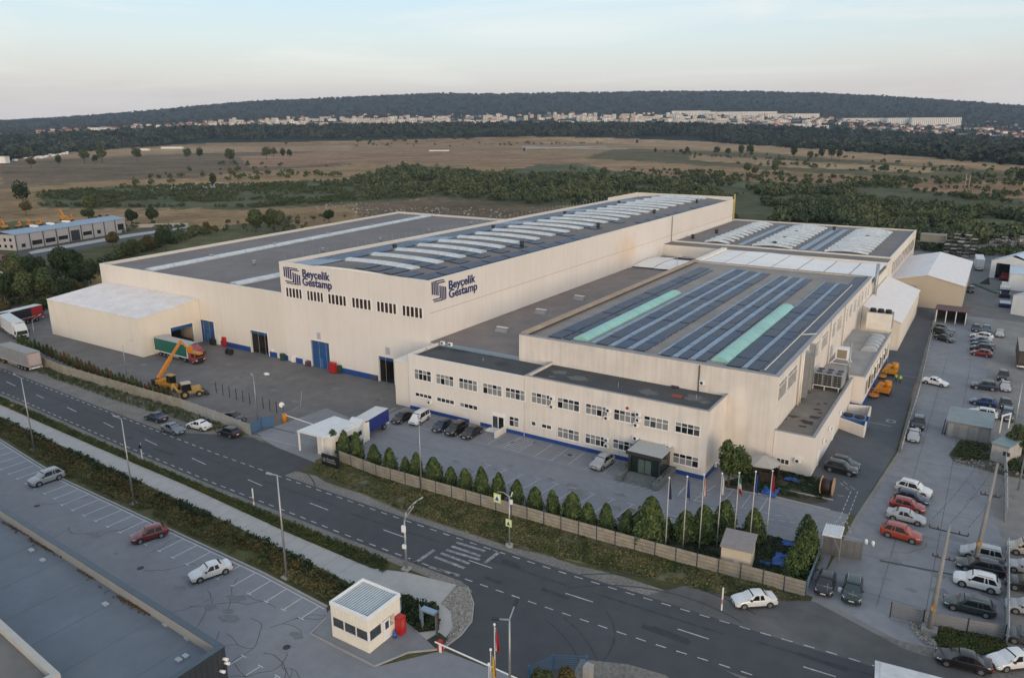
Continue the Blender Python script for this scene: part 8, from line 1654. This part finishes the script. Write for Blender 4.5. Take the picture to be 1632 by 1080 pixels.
rr2 = thing('house', G(0, 460), 'low house with brick-red roof at the left edge below the magenta roof', 'house'); p = G(-14, 468); m = MB(); m.box(p.x - 6, p.x + 6, p.y - 3, p.y + 3, 0, 3); m.build('wall', wall_w, rr2); m = MB(); m.hexa([(p.x - 6.5, p.y - 3.5, 3), (p.x + 6.5, p.y - 3.5, 3), (p.x + 6.5, p.y, 4.6), (p.x - 6.5, p.y, 4.6), (p.x - 6.5, p.y - 3.5, 3.2), (p.x + 6.5, p.y - 3.5, 3.2), (p.x + 6.5, p.y, 4.8), (p.x - 6.5, p.y, 4.8)]); m.build('roof', redroof, rr2)
# distant sheds, pipe bridge over the river
for (x, y, w, h_, lb) in ((320, 231, 60, 6, 'long white shed far out on the left plain'), (275, 237, 50, 4, 'row of low white greenhouses on the left plain'), (232, 240, 18, 4, 'small white house left of the greenhouses on the plain'), (4, 260, 16, 9, 'white silo building at the far left edge of the plain'), (700, 241, 40, 2, 'pale scattered beehive-like sheds on the middle of the plain')):
    p = G(x, y); t = thing('far_shed', p, lb, 'shed'); m = MB(); cs, sn = cos(YAW), sin(YAW)
    def rp(u, v): return (p.x + u * cs - v * sn, p.y + u * sn + v * cs)
    m.prism([rp(-w / 2, -5), rp(w / 2, -5), rp(w / 2, 5), rp(-w / 2, 5)], 0, h_); m.build('wall', cream[2], t); m = MB(); m.prism([rp(-w / 2 - .5, -5.5), rp(w / 2 + .5, -5.5), rp(w / 2 + .5, 5.5), rp(-w / 2 - .5, 5.5)], h_ + .01, h_ + .5); m.build('roof', M('far_roof', (.45, .44, .42), .8, .1, .3), t)
t = thing('pipe_bridge', G(900, 236), 'long pale pipe raised on a truss across the riverbed', 'bridge'); m = MB(); a = G(838, 240); b = G(965, 236); m.beam(a + Vector((0, 0, 4)), b + Vector((0, 0, 4)), 1.6); m.build('pipe', kerbm, t); m = MB()
for k in range(5): q = a.lerp(b, k / 4); m.beam(q, q + Vector((0, 0, 4)), 2)
m.build('pier', kerbm, t)
t = thing('arch_bridge', G(459, 222), 'pale arched road bridge far off among the trees', 'bridge'); m = MB(); a = G(444, 226); b = G(476, 224)
prev = None
for k in range(13): q = a.lerp(b, k / 12) + Vector((0, 0, 20 * sin(pi * k / 12))); (m.beam(prev, q, 2.2) if prev is not None else None); prev = q
m.beam(a, b, 2.5); m.build('arch', cap_m, t)
for i, (x, y, yt_) in enumerate(((1537, 303, 277), (1543, 305, 278))):
    p = G(x, y); t = thing('power_mast', p, ['left one of the twin slim masts in the scrub plain on the right', 'right one of the twin slim masts in the scrub plain on the right'][i], 'mast'); h = top_z(p, yt_); m = MB(); m.tube(p, p + Vector((0, 0, h)), .5, 6, .3); m.build('shaft', M('mast_pale', (.30, .25, .20), .8, 0), t)
# farm objects in a row at far left
mb = MB(); g = random.Random(2)
for k in range(30): x = g.uniform(20, 110); p = G(x, 262 - x * .16 + g.uniform(-2, 1)); mb.box(p.x - 3, p.x + 3, p.y - 2, p.y + 2, 0, 2.5)
mb.build('parked_caravans', frame_w)['kind'] = 'stuff'
# ------------------------------------------------------------------ foreground dark-clad building, lower left
fz = 7.2; fb = thing('warehouse', (-60, 25, 0), 'large flat-roofed dark-clad building with sunken grey roof in the lower left corner', 'building')
cr_ = G(358, 1030, fz); Xr, Yb = cr_.x, cr_.y; cl_ = G(0, 805, fz); lw = M('clad_dark', (.035, .042, .050), .5, .08, 1); roofc = M('membrane_roof', (.132, .154, .185), .7, .07, .5, tone=[(.12, .10), (1.2, .03)], speck=(.16, .74, (.11, .11, .11)))
slope = (cl_.y - Yb) / (cl_.x - Xr)
def yb_(x): return Yb + slope * (x - Xr)
XL = -150; dxb = -.02
P_ = [(Xr, Yb), (Xr + 1.2, 12), (XL, 12), (XL, yb_(XL))]
m = MB(); m.add([(Xr, Yb, 0), (Xr, 10, 0), (Xr, 10, fz), (Xr, Yb, fz), (XL, yb_(XL), 0), (XL, yb_(XL), fz)], [(0, 1, 2, 3), (4, 0, 3, 5)]); m.build('wall', lw, fb)
m = MB(); 
for k in range(26): y = Yb - .3 - k * .5; m.box(Xr + .002, Xr + .03, y, y + .04, .2, fz - .3)
m.build('cladding_rib', lw, fb)['kind'] = 'stuff'
w = .5; zr = fz - .95
m = MB(); m.add([(Xr - w, Yb - w, zr), (XL, yb_(XL) - w, zr), (XL, 10, zr), (Xr - w, 10, zr)], [(0, 1, 2, 3)]); m.build('roof', roofc, fb)
pc = M('parapet_steel', (.06, .085, .11), .45, .1, 1); pin = M('parapet_inner', (.30, .29, .27), .8, .08, 1)
m = MB(); m.hexa([(XL, yb_(XL) - w, fz), (Xr - w, Yb - w, fz), (Xr, Yb, fz), (XL, yb_(XL), fz), (XL, yb_(XL) - w, fz + .08), (Xr - w, Yb - w, fz + .08), (Xr + .05, Yb + .05, fz + .08), (XL, yb_(XL) + .05, fz + .08)]); m.hexa([(Xr - w, 10, fz), (Xr, 10, fz), (Xr, Yb, fz), (Xr - w, Yb - w, fz), (Xr - w, 10, fz + .08), (Xr + .05, 10, fz + .08), (Xr + .05, Yb + .05, fz + .08), (Xr - w, Yb - w, fz + .08)]); m.build('parapet_cap', pc, fb)
m = MB(); m.quad((XL, yb_(XL) - w, zr), (Xr - w, Yb - w, zr), (Xr - w, Yb - w, fz), (XL, yb_(XL) - w, fz)); m.quad((Xr - w, Yb - w, zr), (Xr - w, 10, zr), (Xr - w, 10, fz), (Xr - w, Yb - w, fz)); m.build('parapet_inner', pin, fb)
for (px, py) in ((265, 995), (300, 1017), (285, 1052), (296, 1046), (168, 963), (68, 893), (50, 877), (27, 1060)): p = G(px, py, zr); m = MB(); m.box(p.x - .3, p.x + .3, p.y - .2, p.y + .2, zr, zr + .16); m.build('roof_outlet', M('outlet_grey', (.36, .38, .40), .6, .1), fb)
m = MB()
for k in range(14): x = Xr - 4 - k * 5.5; m.box(x, x + .035, 10, yb_(x) - w - .05, zr + .003, zr + .012)
m.build('membrane_seam', M('seam', (.13, .138, .15), .7, .1), fb)['kind'] = 'stuff'
leafl = []; g = np.random.default_rng(4)
for (px, py, n, sp) in ((75, 870, 80, 1.6), (210, 960, 110, 1.6), (30, 842, 60, 2), (140, 912, 30, 1)):
    p = G(px, py, zr)
    for k in range(n): leafl.append((p.x + g.normal(0, sp), min(p.y + g.normal(0, .22) - .1, yb_(p.x) - .7), zr + .02, .14))
scatter('fallen_leaves', leafl, [leaves(5, blob_shape(1, .3, .2, 2, 2), .6, 2)], LEAF['brown'])
fb2 = thing('roof_block', G(30, 1050, 8.5), 'raised pale parapet roof block at the very bottom left corner', 'building'); z2 = 8.2; a = G(0, 985, z2); b = G(96, 1072, z2); d = (b - a).normalized(); n2 = Vector((-d.y, d.x, 0)); e_ = Vector((-n2.x, -n2.y, 0))
m = MB(); A0 = a - d * 30; m.hexa([(*v[:2], zz) for v, zz in zip((A0, b, b + e_ * .5, A0 + e_ * .5), (zr,) * 4)] + [(*v[:2], z2) for v in (A0, b, b + e_ * .5, A0 + e_ * .5)]); m.hexa([(*v[:2], zr) for v in (b - d * .5 + e_ * .5, b + e_ * .5, b + e_ * 14, b - d * .5 + e_ * 14)] + [(*v[:2], z2) for v in (b - d * .5 + e_ * .5, b + e_ * .5, b + e_ * 14, b - d * .5 + e_ * 14)]); m.build('parapet', M('parapet_cream', (.47, .45, .41), .8, .06, 1), fb2)
m = MB(); m.add([(*(A0 + e_ * .5)[:2], z2 - .6), (*(b - d * .5 + e_ * .5)[:2], z2 - .6), (*(b - d * .5 + e_ * 14)[:2], z2 - .6), (*(A0 + e_ * 14)[:2], z2 - .6)], [(0, 1, 2, 3)]); m.build('roof', M('roof_warm_grey', (.17, .16, .15), .85, .1, .6, tone=[(.4, .08)]), fb2)
p = G(358, 1044, 6.3); t = thing('wall_camera', (Xr, Yb, 6), 'cluster of white cameras on the corner of the dark building', 'camera')
for dx, dz in ((.0, 0), (.1, -.45), (-.4, -.9)): m = MB(); m.tube((Xr + .05, Yb - .3 + dx, 6.3 + dz), (Xr + .5, Yb - .2 + dx, 6.3 + dz), .13, 8); m.build('camera', frame_w, t)
# ------------------------------------------------------------------ planting near the camera
def thuja(seed, r, h, n=1500, mat='thuja', leaf=.15):
    root = thing('conifer', (0, 0, 0), 'x', 'conifer'); me = leaf_mesh('crown', leaves(n, cone_shape(r, h, .12, .52), leaf, seed), LEAF[mat]); o = bpy.data.objects.new('crown', me); COL.objects.link(o); o.parent = root
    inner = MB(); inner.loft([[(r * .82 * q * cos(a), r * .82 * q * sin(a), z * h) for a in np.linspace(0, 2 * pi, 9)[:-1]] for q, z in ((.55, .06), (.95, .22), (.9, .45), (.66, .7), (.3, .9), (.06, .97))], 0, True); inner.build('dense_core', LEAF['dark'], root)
    m = MB(); m.tube((0, 0, 0), (0, 0, h * .5), .09, 6, .05); m.build('trunk', LEAF['bark'], root); return root
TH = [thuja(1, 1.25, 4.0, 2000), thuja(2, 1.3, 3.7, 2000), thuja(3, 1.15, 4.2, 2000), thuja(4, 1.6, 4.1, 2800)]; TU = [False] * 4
TL = [(532, 722, 0, 1.0), (549, 728, 1, 1.0), (571, 733, 2, .95), (597, 741, 0, .92), (622, 752, 0, .95), (646, 757, 1, .72), (663, 760, 0, .85), (692, 770, 3, .93), (718, 776, 0, .88), (743, 783, 1, .85), (768, 790, 0, .95), (794, 794, 1, .95), (822, 804, 0, .92), (852, 814, 1, 1.0), (882, 824, 1, .85), (910, 834, 3, .98), (938, 839, 0, .88), (966, 847, 0, .95), (997, 854, 1, .90), (1032, 866, 3, 1.25), (1091, 858, 3, .98), (1123, 859, 3, 1.18), (1151, 852, 3, 1.05), (1201, 862, 3, .95), (1064, 851, 1, .5)]
lab = 'rounded green conifer in the long hedge row behind the slatted fence'
for k, (x, y, t_, s) in enumerate(TL):
    p = G(x, y); own = {19: 'biggest rounded conifer at the right end of the hedge row', 20: 'conifer between the first two flagpoles', 21: 'tall conifer behind the third flagpole', 22: 'conifer behind the fourth flagpole', 23: 'dark conifer standing alone before the sixth flagpole', 24: 'tiny conifer between the first two flagpoles', 0: 'first conifer of the hedge, right beside the black company board'}.get(k)
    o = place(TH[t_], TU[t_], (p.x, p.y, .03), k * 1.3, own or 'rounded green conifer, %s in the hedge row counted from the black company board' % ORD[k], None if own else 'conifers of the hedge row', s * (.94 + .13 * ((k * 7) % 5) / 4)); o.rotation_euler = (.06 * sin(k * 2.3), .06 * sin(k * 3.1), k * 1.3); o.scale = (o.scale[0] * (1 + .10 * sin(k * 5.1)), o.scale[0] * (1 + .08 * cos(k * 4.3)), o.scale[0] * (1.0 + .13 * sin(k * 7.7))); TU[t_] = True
# dense shrub block by the blue fence
sb_ = thing('hedge', G(1275, 915), 'dense dark green conifer block in the corner of the flag bed', 'hedge'); L = sb_.location
vs_ = []
for (x, y, r, h) in ((1262, 918, 1.25, 3.2), (1272, 905, 1.3, 3.6), (1280, 893, 1.3, 3.9), (1288, 880, 1.2, 4.1), (1274, 922, 1.2, 3.0), (1284, 908, 1.2, 3.6), (1291, 893, 1.1, 3.8), (1283, 868, 1.2, 3.9)):
    p = G(x, y); V = leaves(900, cone_shape(r, h, .1, .45), .17, int(x)); V = V + np.array([p.x - L.x, p.y - L.y, 0]); vs_.append(V)
o = bpy.data.objects.new('crown', leaf_mesh('crown', np.concatenate(vs_), LEAF['thuja'])); COL.objects.link(o); o.parent = sb_
# broad tree by the office corner
tr1 = tree_proto('broadleaf_tree', 2.0, 7.6, 'thuja', 31, 4200, .17, .2); p = G(1160, 778); place(tr1, False, (p.x, p.y, 0), 0, 'tall dark green tree against the factory wall right of the offices'); p = G(1180, 775); tr2 = tree_proto('broadleaf_tree', 1.5, 6.2, 'thuja', 33, 2500, .17, .15); place(tr2, False, (p.x, p.y, 0), 1, 'narrower tree merging with the tall one beside the gazebo'); tr3 = tree_proto('broadleaf_tree', 1.1, 3.4, 'dark', 35, 1000, .15, .1); p = G(1199, 783); place(tr3, False, (p.x, p.y, 0), 1, 'small dark bush-like tree in front of the gazebo')
# small thin conifers of the left yard, many browned
mini = [thuja(11, .5, 2.3, 420, 'thuja', .13), thuja(12, .5, 2.3, 420, 'brown', .13), thuja(13, .55, 2.4, 420, 'autumn', .13)]; mu = [False] * 3
line = [(30, 548), (50, 558), (70, 566), (110, 584), (150, 601), (200, 619), (250, 636), (275, 642)]
kinds = [0, 0, 0, 0, 0, 0, 1, 0, 1, 0, 1, 1, 2, 0, 1, 1, 1, 2, 1, 1, 0, 2, 2, 0, 0, 2, 0, 2, 0, 2, 1, 1, 0, 2, 2, 2, 2]
for k, kd in enumerate(kinds):
    x = 28 + k * 6.75; y = np.interp(x, [q[0] for q in line], [q[1] for q in line]) - 1; p = G(x, y); lb = ['thin green conifer', 'thin withered brown conifer', 'thin yellowing conifer'][kd] + ', %s inside the concrete fence counted from the grey trailer' % ORD[k]
    o = place(mini[kd], mu[kd], (p.x, p.y + .3, 0), k, lb, ['green conifers inside the concrete fence', 'withered conifers inside the concrete fence', 'yellowing conifers inside the concrete fence'][kd], .85 + .3 * ((k * 37) % 10) / 10); mu[kd] = True
# trees upper left
BT = [tree_proto('broadleaf_tree', 4.2, 9.0, 'mid', 41, 3600, .34, .25), tree_proto('broadleaf_tree', 4.0, 10.0, 'dark', 42, 3600, .34, .25), tree_proto('broadleaf_tree', 3.6, 8.0, 'autumn', 43, 3000, .34, .22)]; bu = [False] * 3
BL = [(35, 478, 2, 1.15, 'yellow-green broad tree right of the magenta roof'), (50, 486, 0, 1.1, 'bushy green tree above the black trailer'), (78, 482, 0, 1.15, 'round green tree left of the slim lamp behind the annex'), (10, 487, 1, 1.0, 'dark tree at the left edge above the boundary wall'), (110, 452, 1, 1.2, 'dark dense tree below the grey workshop centre'), (90, 472, 2, .9, 'olive tree just left of the lamp top'), (122, 476, 2, .75, 'small yellowish tree beside the pinkish wall'), (103, 486, 1, .8, 'dark small tree at the annex roof edge'), (145, 452, 0, .9, 'green tree between the workshop drive and the low hall corner'), (135, 460, 1, .85, 'dark tree touching the low hall corner'), (28, 452, 0, 1.1, 'green tree below the magenta roof'), (62, 462, 1, 1.1, 'large dark green tree in the middle of the left grove'), (5, 510, 2, .8, 'olive bush by the white lorry at the left edge'), (70, 505, 1, .55, 'dark bush at the tail of the black trailer'), (85, 500, 0, .6, 'green bush between the trailer and the annex'),
      (180, 393, 2, .8, 'thin olive tree in front of the grey workshop right bays'), (212, 408, 0, .75, 'green bush along the workshop drive'), (240, 400, 2, .8, 'olive bush along the workshop drive above the low hall roof edge'), (265, 400, 1, .95, 'dark green bushy tree above the low hall roof edge'), (210, 358, 1, .8, 'dark bushy tree left of the pair behind the workshop end'), (243, 356, 1, .85, 'dark bushy tree right of the pair behind the workshop end'), (142, 352, 0, .8, 'green tree behind the grey workshop'), (408, 370, 0, 1.25, 'big bushy tree left of the pair beyond the low hall'), (438, 368, 0, 1.2, 'big bushy tree right of the pair beyond the low hall'), (525, 355, 1, .7, 'dark tree behind the far end of the low hall'), (330, 369, 2, .6, 'small olive bush beyond the low hall roof'), (345, 372, 2, .5, 'smaller olive bush beyond the low hall roof'), (1625, 725, 0, .55, 'leafy bush on the rubbly verge at the right edge'), (862, 1098, 0, .25, 'bush at the bottom edge behind the blue railing'), (905, 1094, 2, .28, 'yellowish bush at the bottom edge beside the gate post')]
for (x, y, t_, s, lb) in BL: p = G(x, y); place(BT[t_], bu[t_], (p.x, p.y, -.1), x * .37, lb, None, s); bu[t_] = True
scatter('undergrowth', bush_pts([[(-40, 500), (20, 490), (100, 490), (160, 440), (150, 420), (100, 430), (0, 450)], [(150, 430), (170, 418), (340, 372), (320, 366), (200, 395)]], 260, .8, 1.8, 23), bushV, LEAF['mid'])
# weeds and grass on the verges: leaf-sized tufts
weedV = [leaves(30, blob_shape(.5, .5, .3, 4, s), .11, s) for s in (21, 22, 23)]; tuftV = [leaves(10, lambda g: ((g.uniform(-.3, .3), g.uniform(-.3, .3), g.uniform(.02, .16)), (0, 0, 1)), .10, s) for s in (31, 32)]
def strip(name, f0, f1, n, x0, x1, var, s0, s1, mat, seed, thr=0):
    g = np.random.default_rng(seed); pts = []
    for k in range(n):
        X = g.uniform(x0, x1); ya, yb = sorted((f0(X), f1(X))); Y = g.uniform(ya, yb)
        if thr and fbm(np.array(X / 2.5), np.array(Y / 2.5), seed) < thr: continue
        pts.append((X, Y, .02, g.uniform(s0, s1)))
    scatter(name, pts, var, mat, seed=seed)
strip('weeds', lambda X: at_x(LE, X) + .9, lambda X: at_x(PN, X) - .2, 6500, -160, -50, weedV, .3, .75, LEAF['grass'], 3, .30)
strip('tall_weeds', lambda X: at_x(LE, X) + 2.6, lambda X: at_x(PN, X) - 1.0, 2600, -160, -50, weedV, .6, 1.15, LEAF['autumn'], 4, .46)
strip('dark_weeds', lambda X: at_x(PN, X) - 1.6, lambda X: at_x(PN, X) - .2, 1300, -160, -50, weedV, .6, 1.1, LEAF['dark'], 14, .40)
strip('verge_weeds', lambda X: at_x(PF, X) + .1, lambda X: at_x(NE, X) - 1.6, 5500, -170, -52.5, weedV, .3, .65, LEAF['weed'], 5, .26)
strip('fence_grass', lambda X: at_x(P2([(60, 588), (190, 634), (290, 664), (405, 703)]), X) - 1.2, lambda X: at_x(P2([(60, 580), (100, 596), (190, 623), (290, 652), (400, 694)]), X) - .2, 1500, -162, -98, weedV, .3, .7, LEAF['weed'], 6)
V_ = [(505, 733), (530, 731), (620, 758), (900, 846), (1150, 912), (1285, 955), (1200, 956), (1140, 943), (1080, 928), (960, 903), (820, 870), (640, 812), (540, 768), (500, 748)]
def area(name, polys, n, var, s0, s1, mat, seed, thr=0, z=.03):
    g = np.random.default_rng(seed); pts = []
    for (x, y) in rand_in(polys, n, seed):
        p = G(x, y)
        if thr and fbm(np.array(p.x / 2.0), np.array(p.y / 2.0), seed) < thr: continue
        pts.append((p.x, p.y, z, g.uniform(s0, s1)))
    scatter(name, pts, var, mat, seed=seed)
area('verge_grass', [V_], 12000, tuftV, .6, 1.3, LEAF['grass'], 7, .36); area('verge_green_grass', [V_], 6000, tuftV, .5, 1.1, LEAF['weed'], 8, .52)
area('bed_grass', [[(1040, 838), (1160, 838), (1262, 862), (1290, 880), (1285, 940), (1150, 900), (1030, 870)], [(1155, 770), (1200, 757), (1233, 748), (1320, 766), (1310, 795), (1235, 788)]], 1800, tuftV, .6, 1.3, LEAF['dark'], 9, .4)
area('corner_grass', [[(1484, 1007), (1500, 1002), (1598, 1022), (1604, 1035), (1560, 1043), (1500, 1033)]], 1600, weedV, .25, .6, LEAF['weed'], 10); area('rubbly_grass', [[(1516, 725), (1532, 704), (1576, 708), (1576, 740), (1530, 733)], [(1606, 710), (1640, 700), (1640, 765), (1608, 755)]], 700, weedV, .3, .8, LEAF['mid'], 11, .4)
area('booth_weeds', [[(642, 952), (654, 956), (696, 970), (698, 1002), (668, 1006), (642, 984)]], 500, weedV, .4, 1.0, LEAF['dark'], 12); area('lane_edge_grass', [[(1035, 864), (1160, 896), (1280, 940), (1280, 946), (1150, 906), (1030, 872)]], 700, weedV, .2, .5, LEAF['weed'], 15)
# gravel chips
g = random.Random(8); mb = MB()
for (x, y) in rand_in([[(704, 962), (726, 938), (744, 938), (753, 962), (750, 988), (733, 1010), (716, 1026), (708, 1028), (722, 1000), (719, 975)]], 1500, 6): p = G(x, y); s = g.uniform(.04, .10); a = g.uniform(0, 3); mb.hexa([(p.x + s * cos(a + k * 1.57), p.y + s * sin(a + k * 1.57), .06) for k in range(4)] + [(p.x + s * .6 * cos(a + k * 1.57), p.y + s * .6 * sin(a + k * 1.57), .06 + s) for k in range(4)], g.randrange(2))
mb.build('pebbles', [MATS['pebbles'], M('pebbles_pale', (.38, .36, .33), .9, .3, 2)])['kind'] = 'stuff'
mb = MB()
for (x, y) in rand_in([[(1452, 988), (1480, 1000), (1476, 1010), (1500, 1030), (1475, 1028), (1450, 1000)], [(1515, 728), (1640, 745), (1640, 760), (1520, 740)]], 260, 9): p = G(x, y); s = g.uniform(.06, .22); a = g.uniform(0, 3); mb.hexa([(p.x + s * cos(a + k * 1.57), p.y + s * sin(a + k * 1.57), .0) for k in range(4)] + [(p.x + s * .6 * cos(a + k * 1.57), p.y + s * .6 * sin(a + k * 1.57), s) for k in range(4)])
mb.build('loose_stones', MATS['pebbles'])['kind'] = 'stuff'
# ------------------------------------------------------------------ air
HAZE = 0.00005
if HAZE:
    mb = MB(); mb.box(-9500, 3500, -300, 9600, -125, 480); hz_o = mb.build('haze', M('haze', (.8, .8, .8))); hz_o['kind'] = 'stuff'
    hm = bpy.data.materials.new('haze_air'); hm.use_nodes = True; nt = hm.node_tree; nt.nodes.remove(nt.nodes['Principled BSDF']); v = nt.nodes.new('ShaderNodeVolumePrincipled'); v.inputs['Color'].default_value = (.58, .72, .95, 1); v.inputs['Density'].default_value = HAZE; v.inputs['Anisotropy'].default_value = 0.0
    nt.links.new(v.outputs[0], nt.nodes['Material Output'].inputs['Volume']); hz_o.data.materials.clear(); hz_o.data.materials.append(hm)
